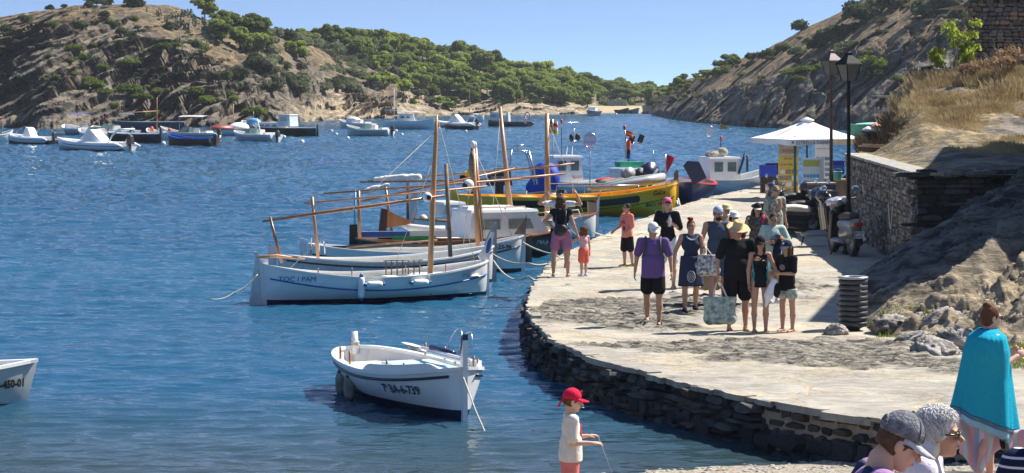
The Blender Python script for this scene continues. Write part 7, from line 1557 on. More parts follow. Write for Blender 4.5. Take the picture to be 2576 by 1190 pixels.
    def hair_(s,mat,kind='short',seed=1,h=None):
        k=s.k*s.hs; r=s.HM; B=Blob(h or min(s.h,.011),.015*k); N_=wrinkle((.006 if s.__dict__.get('curl') else .012)*k if kind=='curly' else .006*k,22 if kind!='curly' else 26,seed,(1,1,.5 if kind!='curly' else 1))
        B.ell(s.hd(0,.016,.030),V((.080,.092,.100))*k,rot=r); B.ell(s.hd(0,.045,-.01),V((.073,.06,.085))*k,rot=r)
        if kind=='curly': cs_=s.__dict__.get('curl',1.); B.ell(s.hd(0,.03,.05*cs_),V((.108,.11,.10))*k*cs_,rot=r); B.ell(s.hd(-.05,.05,-.06),V((.07,.07,.08))*k*(cs_**2),rot=r); B.ell(s.hd(.05,.05,-.06),V((.075,.07,.09))*k*(cs_**2),rot=r)
        if kind in('long','bob'):
            ln=-.20 if kind=='bob' else -.36
            for sx_ in(-1,1): B.cap(s.hd(sx_*.062,.01,.0),s.hc+s.HM@V((sx_*.075*k,.01*k,0))+V((0,-.005,ln*k)),.034*k,.030*k,sq=(1,.8,1))
            B.cap(s.hd(0,.07,0),s.hd(0,.06,0)+V((0,.03*k,ln*k)),.06*k,.055*k,sq=(.65,1.4,1))
        if kind=='bun': B.ell(s.hd(0,.05,.135),V((.045,.045,.04))*k); 
        if kind=='highbun': B.ell(s.hd(0,.055,.12),V((.042,.042,.036))*k,rot=r)
        B.ell(s.hd(0,-.088,-.035),V((.062,.065,.088))*k,rot=r,sub=True,k=.008)
        if s.__dict__.get('curl'): B.ell(s.hd(0,-.115,-.03),V((.105,.10,.105))*k,rot=r,sub=True,k=.01)
        if kind in('short',): B.plane(s.hd(0,0,-.06),s.HM@V((0,.25,-1)))
        B.plane(s.hd(0,-.098,0),s.HM@V((0,-1,-.1)))
        return B.build('hair',mat,s.e,N_)
    def cap(s,mat,brim=None,yaw=0,name='cap',puff=1.0,bl=.085,pk=0):
        k=s.k*s.hs; r=s.HM@Matrix.Rotation(yaw,3,'Z'); h=min(s.h,.010); o=s.hd(0,.008,.030)
        B=Blob(h,.01*k); B.ell(o+r@V((0,.006,.018))*k,V((.090,.102,.098*puff))*k,rot=r); B.ell(o+r@V((0,.01,-.02))*k,V((.088,.10,.06))*k,rot=r); B.plane(o+r@V((0,0,.008))*k,r@V((0,-.12,-1)))
        c=B.build(name,mat,s.e); mb=MB(); G_=[]
        for i in range(13):
            a=math.pi*(i/12); row=[]
            for j in range(4):
                t=j/3; row.append(o+r@(V((.083*math.cos(a)*(1-.08*t),-.085*math.sin(a)**.7-bl*t*math.sin(a)**.6,.012-.020*t*math.sin(a)-.03*t*math.cos(a)**2-.0))*k))
            G_.append(row)
        mb.grid(G_,brim or mat,True); b_=mb.build('brim',c); b_.modifiers.new('t','SOLIDIFY').thickness=.006*k
        mb=MB(); mb.ell(o+r@V((0,.006,.117*puff))*k,V((.009,.009,.005))*k,mat,8,4); mb.build('button',c); return c
    def sunhat(s,mat,band=None,R_=.19,crown=.12,name='straw_hat',droop=.03):
        k=s.k*s.hs; r=s.HM; o=s.hd(0,.008,.055); pr=[(.001,crown-.012),(.035,crown-.02),(.055,crown),(.075,crown-.02),(.088,0),(.10,-.004),(R_*.75,-.002-droop*.3),(R_,-.0-droop*.2+.01)]
        mb=MB(); prof=[(a*k,z*k) for a,z in pr]; mb.lathe(prof,o,mat,28,r,cap=False); c=mb.build(name,s.e); c.modifiers.new('t','SOLIDIFY').thickness=.005
        if band: mb=MB(); mb.lathe([(.0885*k,.002*k),(.087*k,.028*k)],o,band,28,r,cap=False); mb.build('hat_band',c)
        return c
    def glasses(s,lens=SHAD,frame=IRON,big=1.,clear=False):
        k=s.k*s.hs; mb=MB()
        for sx_ in(-1,1): mb.ell(s.hd(sx_*.033,-.096,.008),V((.026*big,.006,.019*big))*k,lens,12,8,s.HM)
        c=mb.build('sunglasses' if not clear else 'glasses',s.e); mb=MB()
        for sx_ in(-1,1): mb.tube([s.hd(sx_*.058,-.093,.014),s.hd(sx_*.078,-.03,.012),s.hd(sx_*.080,.012,.008)],.004*k,frame,6)
        mb.tube([s.hd(-.010,-.100,.014),s.hd(.010,-.100,.014)],.004*k,frame,5); mb.build('frame',c); return c
def bag(o,name,cat,label,mat,w,h,d,strapm,p,strap_to,seed=1,top=None,rot=0):
    e=empty(name,p,rot,label,cat); B=Blob(.014,.03); 
    B.cap((-w*.38,0,-h*.8),(w*.38,0,-h*.8),d*.5,d*.5).cap((-w*.45,0,-.04),(w*.45,0,-.04),d*.32,d*.32).ell((0,0,-h*.5),(w*.52,d*.5,h*.46)).cap((-w*.42,0,-.04),(-w*.38,0,-h*.85),d*.35,d*.4).cap((w*.42,0,-.04),(w*.38,0,-h*.85),d*.35,d*.4)
    B.plane((0,0,0),(0,0,1)); B.build('bag_body',mat,e,wrinkle(.010,9,seed))
    for y in(-d*.25,d*.25):
        mb=MB(); q=Matrix.Rotation(-rot,3,'Z')@(V(strap_to)-V(p)); mb.tube([(-w*.25,y,-.02),V((-w*.12,y*.5,0))+q*.6,q,V((w*.12,y*.5,0))+q*.6,(w*.25,y,-.02)],.009,strapm,5); mb.build('strap',e)
    return e
PI=math.pi
W=lambda P,q: P.e.matrix_world@q
def world(P,q): return V(P.e.location)+rotz(V(q),P.e.rotation_euler.z)
TEEB=cl('black_tee',(.012,.012,.014)); 
# 1 curly haired woman seen from behind
P=Person(1412,697,1.70,PI-.1,'curly haired woman seen from behind, mauve shorts and black waist bag',1,pose=dict(ru=(.75,.25,-.8),rf=(-.75,-.15,-.55),lu=(-.35,.1,-1),lf=(-.35,-.3,-.9),ll=(-.10,.05,-1),ls=(-.02,.05,-1),rl=(.14,-.02,-1),rs=(.03,.05,-1)),fem=True,bulk=1.12,head=(-.3,.05))
P.top(cl('black_top',(.010,.012,.022)),.15,0.0); P.shorts(cl('mauve',(.38,.15,.26)),.62); P.hair_(HR['brown'],'curly',3); P.shoes(cl('sandal_grey',(.22,.20,.19)),'sandal',WFL)
B_=Blob(.014,.03); k=P.k; B_.ell(P.waist+V((0,.17*k,-.03)),(.14,.07,.12)).ell(P.waist+V((.02,.19*k,-.08)),(.12,.06,.09)); B_.build('waist_bag',M('nylon_black',(.012,.012,.014),.5,bump=.5),P.e,wrinkle(.008,12))
mb=MB(); mb.tube([P.ls+V((.06,.06,.03)),P.chest+V((-.10,.13,0)),P.waist+V((-.08,.17,-.02))],.018,M('nylon_black',(.012,.012,.014),.5),5); mb.tube([P.rs+V((-.06,.06,.03)),P.chest+V((.10,.13,0)),P.waist+V((.08,.17,-.02))],.018,M('nylon_black',(.012,.012,.014),.5),5); mb.build('bag_strap',P.e)
# 2 photographer
P=Person(1408,675,1.76,-.05,'man in white tee and red shoes holding up a phone in both hands',1,pose=dict(lu=(-.75,-.45,.05),lf=(.55,-.55,.75),ru=(.85,-.35,.0),rf=(-.35,-.5,.95),ll=(-.12,0,-1),rl=(.12,0,-1),lhand=dict(curl=.9,palm=(1,0,.2),thumb=(0,-.2,1)),rhand=dict(curl=.7,palm=(-1,0,.2),thumb=(0,-.2,1))),head=(0,.05))
P.top(cl('white_tee',(.60,.60,.60)),.45,-.06); P.shorts(cl('black_shorts',(.012,.012,.013)),.75); P.hair_(HR['dark'],'short'); P.shoes(cl('red_shoe',(.55,.03,.07)))
w_=(P.lw+P.rw)/2+V((0,-.03,.09)); mb=MB(); mb.box((0,0,0),(.16,.01,.078),M('phone_black',(.01,.01,.012),.2)); mb.box((-.055,-.006,.015),(.03,.004,.03),M('phone_lens',(.05,.05,.06),.1)); o=mb.build('mobile_phone',None,world(P,w_)); o.rotation_euler=(0,0,-.05); tag(o,'black mobile phone held up sideways by the man in the white tee','phone')
# 3 toddler
P=Person(1468,695,1.08,PI+.55,'small girl in pink vest and coral shorts holding the hand of the curly haired woman',0,pose=dict(ru=(.8,-.1,-.55),rf=(.9,-.15,.10),rhand=dict(curl=.8,palm=(0,0,-1)),lu=(-.2,.05,-1),lf=(-.1,-.1,-1)),fem=False,child=1,head=(-.2,-.35),h=.011)
P.top(cl('pale_pink',(.66,.38,.46)),0,-.04,tank=True); P.shorts(cl('coral',(.75,.16,.10)),.80,flare=.03); P.hair_(HR['auburn'],'curly',5); P.shoes(cl('white_shoe',(.6,.6,.62)))
# 4 boy in coral tee
P=Person(1578,672,1.44,-1.05,'boy in a coral tee and black shorts turned left, arm held out',1,pose=dict(lu=(-.25,-.15,-1),lf=(-.0,-.9,-.55),ru=(.15,.05,-1),rf=(-.25,-.75,-.75),ll=(-.02,-.10,-1),ls=(0,.05,-1),rl=(0,.12,-1),rs=(0,.15,-1)),child=.45,head=(.0,-.05),h=.012)
P.top(cl('coral_tee',(.72,.22,.17)),.85,-.10,loose=.01); P.shorts(cl('black_shorts',(.012,.012,.013)),.95,flare=.02); P.hair_(HR['dark'],'short',4); P.shoes(cl('yellow_shoe',(.55,.50,.03),col2=(.05,.05,.04),scale=30)); P.glasses(M('clear_lens',(.5,.52,.55),.1,alpha=.3),IRON,clear=True)
mb=MB(); [mb.ell(P.chest+V((-.07+.04*i,-.108,-.02-.02*(i%2))),(.014,.006,.035),M('print_dark',(.08,.04,.07),.9),6,5) for i in range(4)]; mb.ell(P.waist+V((.04,-.115,0)),(.05,.008,.05),_M['print_dark'],10,6); mb.build('shirt_print',P.e)
# 5 pink cap woman
P=Person(1679,727,1.82,-.1,'fair haired woman in a pink cap and black tee holding a bottle',0,pose=dict(lu=(-.28,.12,-1),lf=(-.1,-.2,-1),ru=(.28,.05,-1),rf=(-.75,-.6,.55),rhand=dict(curl=1.1,palm=(-.3,-.8,.2),thumb=(0,0,1)),ll=(-.03,0,-1),rl=(.05,-.08,-1),rs=(0,.08,-1)),fem=True,head=(.1,-.35))
P.top(TEEB,.85,-.02,loose=.01); P.shorts(cl('white_denim',(.66,.67,.70)),.85); P.hair_(HR['blond'],'bob',6); P.cap(cl('pink_cap',(.72,.16,.30))); P.shoes(cl('tan_sandal',(.35,.22,.12)),'sandal'); P.glasses()
for sd in(-1,1):
    a,b=(P.ls,P.le) if sd<0 else (P.rs,P.re)
    for j in(-1,0,1): mb=MB(); ax=(b-a).normalized(); ofs=V((sd*.058,.022*j,.02)); mb.tube([P.neck+V((sd*.07,.02*j,.03)),a+ofs+V((sd*-.0,0,.045)),a.lerp(b,.4)+ofs*1.15,a.lerp(b,.8)+ofs*1.1],.005,WFL,5); mb.build('sleeve_stripe',P.e)
q=P.rw+V((-.03,-.07,.05)); e=empty('water_bottle',world(P,q),0,'clear plastic water bottle in the hand of the woman in the pink cap','bottle'); mb=MB(); mb.lathe([(.030,-.12),(.034,-.11),(.033,.04),(.015,.08),(.014,.09)],(0,0,0),M('clear_plastic',(.75,.82,.85),.08,alpha=.45),12); mb.build('body',e); mb=MB(); mb.lathe([(.016,.09),(.016,.11),(.01,.112)],(0,0,0),BLUE,10); mb.build('lid',e)
# 6 purple tee man
P=Person(1643,817,1.73,-.12,'man in a purple tee and white cap walking forward with backpack straps',1,pose=dict(lu=(-.28,.10,-1),lf=(-.12,-.05,-1),ru=(.34,.02,-1),rf=(.10,-.28,-1),ll=(-.05,.16,-1),ls=(0,.45,-1),rl=(.04,-.16,-1),rs=(0,-.02,-1),lean=(0,-.04,1)),bulk=1.12,head=(.55,.35))
P.top(cl('purple_tee',(.145,.085,.24)),.72,-.12,loose=.012); P.shorts(cl('black_shorts',(.012,.012,.013)),.72,flare=.02); P.hair_(HR['grey'],'short'); P.cap(cl('white_cap',(.72,.72,.72))); P.shoes(cl('dark_sandal',(.05,.04,.035)),'sandal')
for sd in(-1,1): mb=MB(); mb.tube([P.sh+V((sd*.12,.12,.02)),P.sh+V((sd*.125,.0,.078)),P.chest+V((sd*.125,-.115,.10)),P.chest+V((sd*.14,-.12,-.04)),P.chest+V((sd*.18,.0,-.14))],.020,M('strap_grey',(.06,.065,.07),.7),6); mb.build('backpack_strap',P.e)
B_=Blob(.02,.03); B_.ell(P.chest+V((0,.20,0)),(.14,.09,.22)); B_.build('backpack',M('strap_grey',(.06,.065,.07),.7),P.e)
mb=MB(); mb.box(P.hd(.02,-.078,.085),(.05,.01,.02),M('cap_badge',(.35,.15,.12),.8)); mb.build('cap_badge',P.e)
# 7 navy dress woman
P=Person(1738,787,1.66,.12,'woman in a sleeveless navy swirl print dress with a red hair flower',1,pose=dict(lu=(-.45,.12,-1),lf=(-.20,-.25,-1),ru=(.28,.0,-1),rf=(-.15,-.85,.42),rhand=dict(curl=1.2,palm=(-.8,.2,0)),ll=(-.06,-.12,-1),rl=(.05,.15,-1),rs=(.02,.35,-1)),fem=True,bulk=1.1,head=(-.1,.0))
dr=cl('navy_dress',(.035,.045,.085)); P.top(dr,0,-.02,name='dress_top',tank=True); P.skirt(dr,.42,.175,.215,'dress_skirt',top=.14); P.hair_(HR['auburn'],'bun',7); P.shoes(cl('black_sandal',(.02,.02,.02)),'shoe',RUB)
mb=MB(); mb.ell(P.hd(.01,.0,.15),(.035,.03,.025),cl('red_flower',(.60,.02,.06))); mb.ell(P.hd(-.04,.02,.15),(.03,.03,.025),TEEB); mb.build('hair_flower',P.e)
SW=M('dress_print',(.50,.52,.58),.8)
for c_,rs_ in (((-.03,-.178,-.22),(.085,.055,.025)),((.08,-.172,-.02),(.05,.03))):
    for r_ in rs_: mb=MB(); mb.tube([P.hip+V((c_[0]+r_*.8*math.cos(a),c_[1]+.0*abs(math.cos(a)),c_[2]+r_*1.15*math.sin(a))) for a in np.linspace(0,2*PI,17)],.007,SW,4); mb.build('swirl_print',P.e)
mb=MB(); mb.tube([P.chest+V((.10*math.cos(a),-.125,.17+.09*math.sin(a))) for a in np.linspace(PI+.2,2*PI-.2,11)],.012,SW,5); mb.build('neck_trim',P.e)
wv=world(P,P.rw+V((-.02,-.04,.02)))
GINg=M('gingham_cloth',(.02,.025,.04),.9,col2=(.75,.76,.78),scale=22)
bag(P,'shoulder_bag','bag','black and white checked cloth bag held by the woman in navy',GINg,.30,.34,.20,WOFF,wv+V((.08,-.02,-.16)),wv,2)
bag(P,'tote_bag','bag','plain straw coloured beach bag between the navy dress and the blue tank top',M('straw_bag',(.48,.36,.20),.9,bump=.6,bscale=30),.28,.34,.16,_M['straw_bag'],G(1792,770,QZ)+V((0,.3,.62)),G(1792,770,QZ)+V((.0,.3,.85)),3)
# 8 blue tank man
P=Person(1806,770,1.83,.05,'bearded man in a slate blue tank top and backwards cap, behind the straw hat man',1,pose=dict(lu=(-.30,.08,-1),lf=(-.05,-.15,-1),ru=(.30,.08,-1),rf=(.05,-.2,-1),ll=(-.06,-.05,-1),rl=(.06,.12,-1),rs=(0,.15,-1)),bulk=1.1,head=(.35,.15))
P.top(cl('slate_tank',(.065,.085,.12)),0,-.14,tank=True,loose=.01); P.shorts(cl('blue_shorts',(.05,.11,.20)),.75); P.hair_(HR['brown'],'short',8); P.cap(cl('pale_cap',(.42,.46,.56)),yaw=PI-.4); P.shoes(cl('tan_sandal',(.35,.22,.12)),'sandal')
B_=Blob(.010,.01); B_.ell(P.hd(0,-.045,-.075),V((.056,.058,.04))*P.k,rot=P.HM).ell(P.hd(0,-.085,-.045),V((.03,.02,.012))*P.k,rot=P.HM); B_.ell(P.hd(0,-.10,-.053),V((.022,.03,.007))*P.k,sub=True,k=.003); B_.build('beard',HR['dark'],P.e,wrinkle(.004,30))
# 9 straw hat man
P=Person(1855,833,1.78,.10,'heavy man in black tee and shorts with a straw hat, looking at his hand',1,pose=dict(lu=(-.38,.10,-1),lf=(-.05,-.25,-.95),lhand=dict(curl=1.2),ru=(.32,-.05,-1),rf=(-.15,-.95,.05),rhand=dict(curl=.9,palm=(0,0,1),thumb=(1,0,.3)),ll=(-.09,0,-1),rl=(.08,-.03,-1)),bulk=1.28,head=(.12,.42))
P.top(TEEB,.75,-.10,loose=.015); P.shorts(TEEB,.78,flare=.02); P.hair_(HR['grey'],'short'); P.shoes(cl('brown_flipflop',(.16,.07,.05)),'flip'); P.glasses(LIP,M('red_frame',(.35,.02,.02),.4),clear=True)
P.sunhat(M('straw_weave',(.52,.37,.17),.85,bump=.5,bscale=60,col2=(.66,.50,.27),scale=30),None,.185,.125)
wv=world(P,P.lw+V((0,-.02,-.07)))
LEAFB=M('palm_print_canvas',(.10,.19,.14),.85,col2=(.66,.68,.60),scale=11)
bag(P,'tote_bag','bag','large canvas tote with green palm leaf print beside the straw hat man',LEAFB,.46,.44,.20,_M['boat_offwhite'],wv+V((.02,-.10,-.28)),wv,4,rot=.1)
# 10 woman with black cap and dark patterned top
P=Person(1905,722,1.68,.0,'woman with dark cap and pink shoulder strap behind the straw hat man',1,pose=dict(lu=(-.3,.0,-1),lf=(.05,-.65,.85),ru=(.25,.05,-1),rf=(.1,-.2,-1)),fem=True,head=(0,.1))
P.top(cl('dark_pattern',(.012,.012,.014),col2=(.20,.17,.14),scale=24),.6,-.1); P.shorts(TEEB,1.2); P.hair_(HR['dark'],'bob'); P.cap(cl('black_cap_white_brim',(.02,.02,.022)),cl('cream_brim',(.60,.55,.45))); P.shoes(TEEB); P.glasses()
mb=MB(); mb.tube([P.sh+V((.14,.05,.06)),P.sh+V((.13,-.06,.05)),P.chest+V((.09,-.12,.05))],.022,cl('hot_pink',(.70,.03,.18)),6); mb.build('pink_strap',P.e)
# 11 floral shirt man
P=Person(1950,665,1.80,.55,'man in an open leaf print shirt and sunglasses beside the scooters',1,pose=dict(lu=(-.2,.05,-1),lf=(-.05,-.2,-1),ru=(.2,.05,-1),rf=(.05,-.25,-1)),head=(.15,.05),bulk=1.05)
P.top(cl('leaf_print',(.03,.05,.05),col2=(.55,.58,.50),scale=26),.9,-.1,loose=.01); P.shorts(cl('olive_shorts',(.12,.12,.08)),.8); P.hair_(HR['grey'],'short'); P.glasses(); P.shoes(TEEB)
mb=MB(); G_=[[P.chest+V((.03+(i-2)*.028*(1.3-j*.12),-.128-.006*(2-abs(i-2))-.01*math.sin(j*.8),.16-.055*j)) for j in range(9)] for i in range(5)]; mb.grid(G_,P.sk); mb.build('bare_chest',P.e)
# 12 mint poncho woman
P=Person(1945,762,1.68,.25,'woman in a pale mint poncho with a dark jacket over her arm',1,pose=dict(lu=(-.3,.05,-1),lf=(.2,-.7,.1),ru=(.45,.0,-1),rf=(-.6,-.7,.35),rhand=dict(curl=1.)),fem=True,bulk=1.05,head=(-.2,.35))
mint=cl('mint_cotton',(.42,.56,.50)); P.top(mint,1.35,-.30,loose=.05,off=.03,name='poncho'); P.skirt(cl('sage_wrap',(.26,.36,.25)),.44,.16,.19,'wrap_skirt'); P.hair_(HR['brown'],'short',9); P.shoes(cl('white_shoe',(.6,.6,.62)))
B_=Blob(.016,.03); B_.cap(P.rw+V((-.10,-.02,.02)),P.rw+V((-.16,-.03,-.52)),.07,.085,sq=(1,1.5,1)).cap(P.rw+V((-.1,-.02,.02)),P.lw+V((.05,-.03,.0)),.05,.06); o=B_.build('dark_jacket',cl('dark_navy',(.015,.018,.035)),P.e,wrinkle(.015,9))
# 13 girl with black cap and swimsuit
P=Person(1912,836,1.57,.0,'girl in a black swimsuit and black cap holding a white cloth',1,pose=dict(lu=(-.2,.0,-1),lf=(.0,-.15,-1),ru=(.45,.0,-1),rf=(-.05,-.45,-.85),rhand=dict(curl=1.1),ll=(-.03,0,-1),rl=(.03,-.06,-1)),fem=True,bulk=.85,child=.15,head=(.05,.15),h=.012)
sw=cl('black_swimsuit',(.010,.012,.016),bump=.05); P.top(sw,0,-.10,off=.006,tank=True,name='swimsuit',neckcut=-.03); P.hair_(HR['dark'],'long',10); P.cap(cl('black_cap',(.015,.015,.018))); P.shoes(cl('tan_flipflop',(.30,.18,.10)),'flip')
for sd in(-1,1): mb=MB(); mb.tube([P.chest+V((sd*.135,-.06,.0)),P.waist+V((sd*.105,-.075,0)),P.hip+V((sd*.125,-.07,.0))],.012,cl('teal_stripe',(.05,.35,.42)),5); mb.build('side_stripe',P.e)
mb=MB(); mb.box(P.chest+V((.04,-.13,.03)),(.03,.006,.015),WFL); mb.build('emblem',P.e)
B_=Blob(.012,.03); B_.cap(P.rw+V((-.02,-.06,.0)),P.rw+V((-.12,-.08,-.22)),.055,.07,sq=(1,1.6,1)).cap(P.rw+V((-.12,-.08,-.22)),P.rw+V((-.16,-.08,-.40)),.06,.02,sq=(1,1.6,1)); o=B_.build('white_cloth',cl('white_cotton2',(.75,.75,.80)),None,wrinkle(.014,12)); o.location=P.e.location; tag(o,'crumpled white cloth in the hand of the girl in the swimsuit','cloth')
B_=Blob(.012,.03); B_.ell(P.rw+V((.02,-.07,-.13)),(.065,.05,.12)); B_.build('black_pouch',TEEB,P.e,wrinkle(.01,12))
# 14 girl with navy cap
P=Person(1980,836,1.50,-.75,'girl in a navy cap and black tee with long brown hair',1,pose=dict(lu=(-.15,-.15,-1),lf=(.15,-.95,-.05),ru=(.15,-.25,-1),rf=(-.7,-.75,.0),lhand=dict(curl=.8,palm=(1,0,0)),ll=(-.02,-.03,-1),rl=(.02,.08,-1)),fem=True,bulk=.9,child=.2,head=(-.1,.1),h=.012)
P.top(TEEB,.8,-.12,loose=.01); P.shorts(cl('check_shorts',(.20,.27,.25),col2=(.55,.55,.48),scale=18),.42,flare=.03); P.hair_(HR['brown'],'long',11); P.cap(cl('navy_cap',(.02,.028,.06)),cl('pale_blue_brim',(.30,.38,.50))); P.shoes(cl('pink_flipflop',(.45,.18,.20)),'flip')
mb=MB(); mb.ell(P.chest+V((0,-.135,-.03)),(.06,.008,.05),cl('tee_print',(.30,.20,.20)),10,6); mb.ell(P.hd(0,-.078,.09),(.018,.01,.018),WFL,10,6); mb.build('prints',P.e)
# 15 hidden person with white black hat
P=Person(1846,742,1.60,.1,'mostly hidden person in a white and black hat behind the straw hat man',1,pose={},fem=True,head=(.1,.2))
P.top(cl('dark_red_top',(.10,.02,.03)),.6,-.05); P.shorts(TEEB,1.2); P.hair_(HR['dark'],'bob'); P.sunhat(cl('white_hat',(.65,.64,.60)),TEEB,.14,.09,'bucket_hat'); P.shoes(TEEB)
# 16 pale hat man further back
P=Person(1826,722,1.66,.2,'person behind the tank top man, pale yellow hat edge showing',1,head=(.1,.2))
P.top(cl('sand_top',(.40,.34,.24)),.6,-.05); P.shorts(cl('olive_shorts',(.12,.12,.08)),.8); P.hair_(HR['brown'],'short'); P.sunhat(cl('yellow_hat',(.62,.52,.28)),None,.14,.08,'sun_hat'); P.shoes(TEEB)
# two people in yellow on the boat behind
for u,lb in ((1166,'crouching person in a yellow top at the stern of the yellow boat, left one'),):
    P=Person(u,0,1.7,1.2,lb,1,z=.75,d=84,pose=dict(ll=(-.1,-.9,-.4),ls=(0,.3,-1),rl=(.1,-.9,-.3),rs=(0,.2,-1),lean=(0,-.8,.6),lu=(-.1,-.4,-1),lf=(0,-.5,-1),ru=(.1,-.4,-1),rf=(0,-.5,-1)),h=.018)
    P.top(cl('yellow_top',(.70,.50,.03)),.6,-.02); P.shorts(TEEB,.8); P.hair_(HR['dark'],'short'); P.shoes(TEEB)
# ---- foreground: boy with the red cap
gz=float(beachz(np.array(.56),np.array(22.)))
P=Person(1436,0,1.31,-PI/2+PI+.12-PI*0,'boy with a bright red cap and white tee at the water edge, seen sideways',0,z=CZ-(967-VH)/F*22.-1.36*1.015-.02,d=22.,pose=dict(lu=(-.10,.05,-1),lf=(.0,-1,-.02),ru=(.10,.02,-1),rf=(-.0,-1,.1),lhand=dict(curl=.6,palm=(.3,0,-1),thumb=(.5,0,.5)),rhand=dict(curl=.5,palm=(0,0,-1)),lean=(0,-.03,1)),child=.62,head=(.0,.12),h=.008)
t_0=at(1441,1010,22.); P.e.location=P.e.location+t_0-world(P,P.hc)
P.top(cl('cream_tee',(.70,.64,.56)),.80,-.055,loose=.03); P.shorts(cl('coral_shorts',(.72,.20,.18)),.9); P.hair_(HR['auburn'],'short',12); c_=P.cap(cl('red_cap',(.70,.015,.06)),bl=.10); P.shoes(cl('blue_shoe',(.05,.1,.2)))
mb=MB(); mb.tube([P.hd(-.01,.10,.03),P.hd(-.02,.13,-.01),P.hd(-.03,.155,-.07)],.010,cl('red_cap',(.70,.015,.06)),6); mb.build('cap_strap',c_)
mb=MB(); mb.box(P.hd(.03,-.085,.10),(.05,.012,.035),cl('cap_badge2',(.35,.08,.10)),P.HM); mb.build('cap_badge',c_)
for i in range(4): mb=MB(); mb.ell(P.chest+V((.07-.035*i,-.104+.004*i,.0-.05*(i%2))),(.012,.008,.035),cl('red_print',(.65,.05,.08)),6,6); mb.build('shirt_print',P.e)
mb=MB(); mb.box(P.hip+V((.158,-.06,-.05)),(.006,.035,.05),TEEB); mb.build('hem_label',P.e)
mb=MB(); mb.tube([P.hd(.012,-.10,-.05),P.hd(.02,-.13,-.055)],.005,WFL,6); mb.build('lollipop_stick',P.e)
q=world(P,P.rw+V((0,-.10,.0))); mb=MB(); mb.tube([q,q+V((.07,-.05,-.18)),q+V((.16,-.1,-.42))],.0025,GREY,5); mb.build('fishing_string') ; tag([o for o in COL.objects if o.name=='fishing_string'][0],'thin string hanging from the fingers of the boy in the red cap','string')
KID=P
# ================= FOREGROUND FIGURES =================
def stripes(key,cols,scale,axis='Z',rough=.9,rot=None):
    if key in _M: return _M[key]
    m=bpy.data.materials.new(key); m.use_nodes=True; n=m.node_tree; L=n.links; b=n.nodes['Principled BSDF']; b.inputs['Roughness'].default_value=rough; b.inputs['Specular IOR Level'].default_value=.15
    tc=N(n,'ShaderNodeTexCoord'); sp=N(n,'ShaderNodeSeparateXYZ'); L.new(tc.outputs['Object'],sp.inputs[0]); mu=N(n,'ShaderNodeMath',operation='MULTIPLY'); mu.inputs[1].default_value=scale; L.new(sp.outputs[axis],mu.inputs[0])
    fr_=N(n,'ShaderNodeMath',operation='FRACT'); L.new(mu.outputs[0],fr_.inputs[0]); cr=N(n,'ShaderNodeValToRGB'); cr.color_ramp.interpolation='CONSTANT'; e=cr.color_ramp.elements
    while len(e)<len(cols): e.new(.5)
    for i,c in enumerate(cols): e[i].position=i/len(cols); e[i].color=(*c,1)
    L.new(fr_.outputs[0],cr.inputs[0]); L.new(cr.outputs[0],b.inputs['Base Color']); _M[key]=m; return m
def place_head(P,u,v,d):
    t=at(u,v,d); dl=t-world(P,P.hc); P.e.location=P.e.location+dl; return P
RY=PI/2    # facing image right
# --- woman in grey cap
P=Person(2262,0,1.62,RY+.02,'woman in a grey washed cap and lilac top looking down, glasses, at the bottom edge',2,z=0,d=9.6,fem=True,bulk=1.1,head=(.0,.50),h=.009,pose=dict(lu=(-.2,-.2,-1),lf=(.1,-.9,-.2),ru=(.2,-.2,-1),rf=(-.1,-.9,-.2),lean=(0,-.14,1),fwd=(0,-.065,-.03)))
place_head(P,2262,1118,9.6)
P.top(cl('lilac_top',(.36,.20,.38)),.6,-.05,off=.018,neckcut=.045); P.shorts(cl('denim',(.08,.11,.18)),1.3)
P.hair_(hairm('hair_chestnut',(.10,.05,.028)),'short',21,h=.006); 
DEN=M('washed_grey_cotton',(.07,.07,.085),.9,col2=(.24,.24,.27),scale=26,bump=.6,bscale=90); c_=P.cap(DEN,cl('pale_grey_brim',(.42,.41,.44)),bl=.095,puff=1.08)
mb=MB(); mb.tube([P.hd(.045*math.cos(a),.108-.0,.055+.035*math.sin(a)) for a in np.linspace(0,PI,11)],.006,DEN,6); mb.tube([P.hd(-.05,.106,.052),P.hd(.05,.106,.052)],.010,DEN,6); mb.build('back_strap',c_)
for a in (-.9,-.3,.3,.9): mb=MB(); mb.tube([P.hd(0,.008,.030)+P.HM@(V((math.sin(a)*.093*math.cos(t),-.103*math.cos(a)*math.cos(t)+.006,.020+.104*math.sin(t)))*P.k) for t in np.linspace(.05,1.5,9)],.0018,M('cap_seam',(.05,.05,.06),.9),4); mb.build('seam',c_)
P.glasses(M('clear_lens2',(.25,.22,.2),.08,alpha=.25),M('tortoise_frame',(.04,.015,.01),.3),1.0,clear=True)
B_=Blob(.009,.01); 
for sd in(-1,1): B_.cap(P.ls.lerp(P.rs,.25 if sd<0 else .75)+V((0,.05,.055)),P.chest+V((sd*.08,-.13,.06)),.020,.020,sq=(1,1.5,1)); B_.cap(P.ls.lerp(P.rs,.25 if sd<0 else .75)+V((0,.05,.055)),P.chest+V((sd*.08,.14,.0)),.020,.020)
B_.build('dark_strap',cl('strap_navy',(.03,.05,.09)),P.e)
print('GZ grey',tuple(P.e.location),float(beachz(np.array(P.e.location.x),np.array(P.e.location.y))))
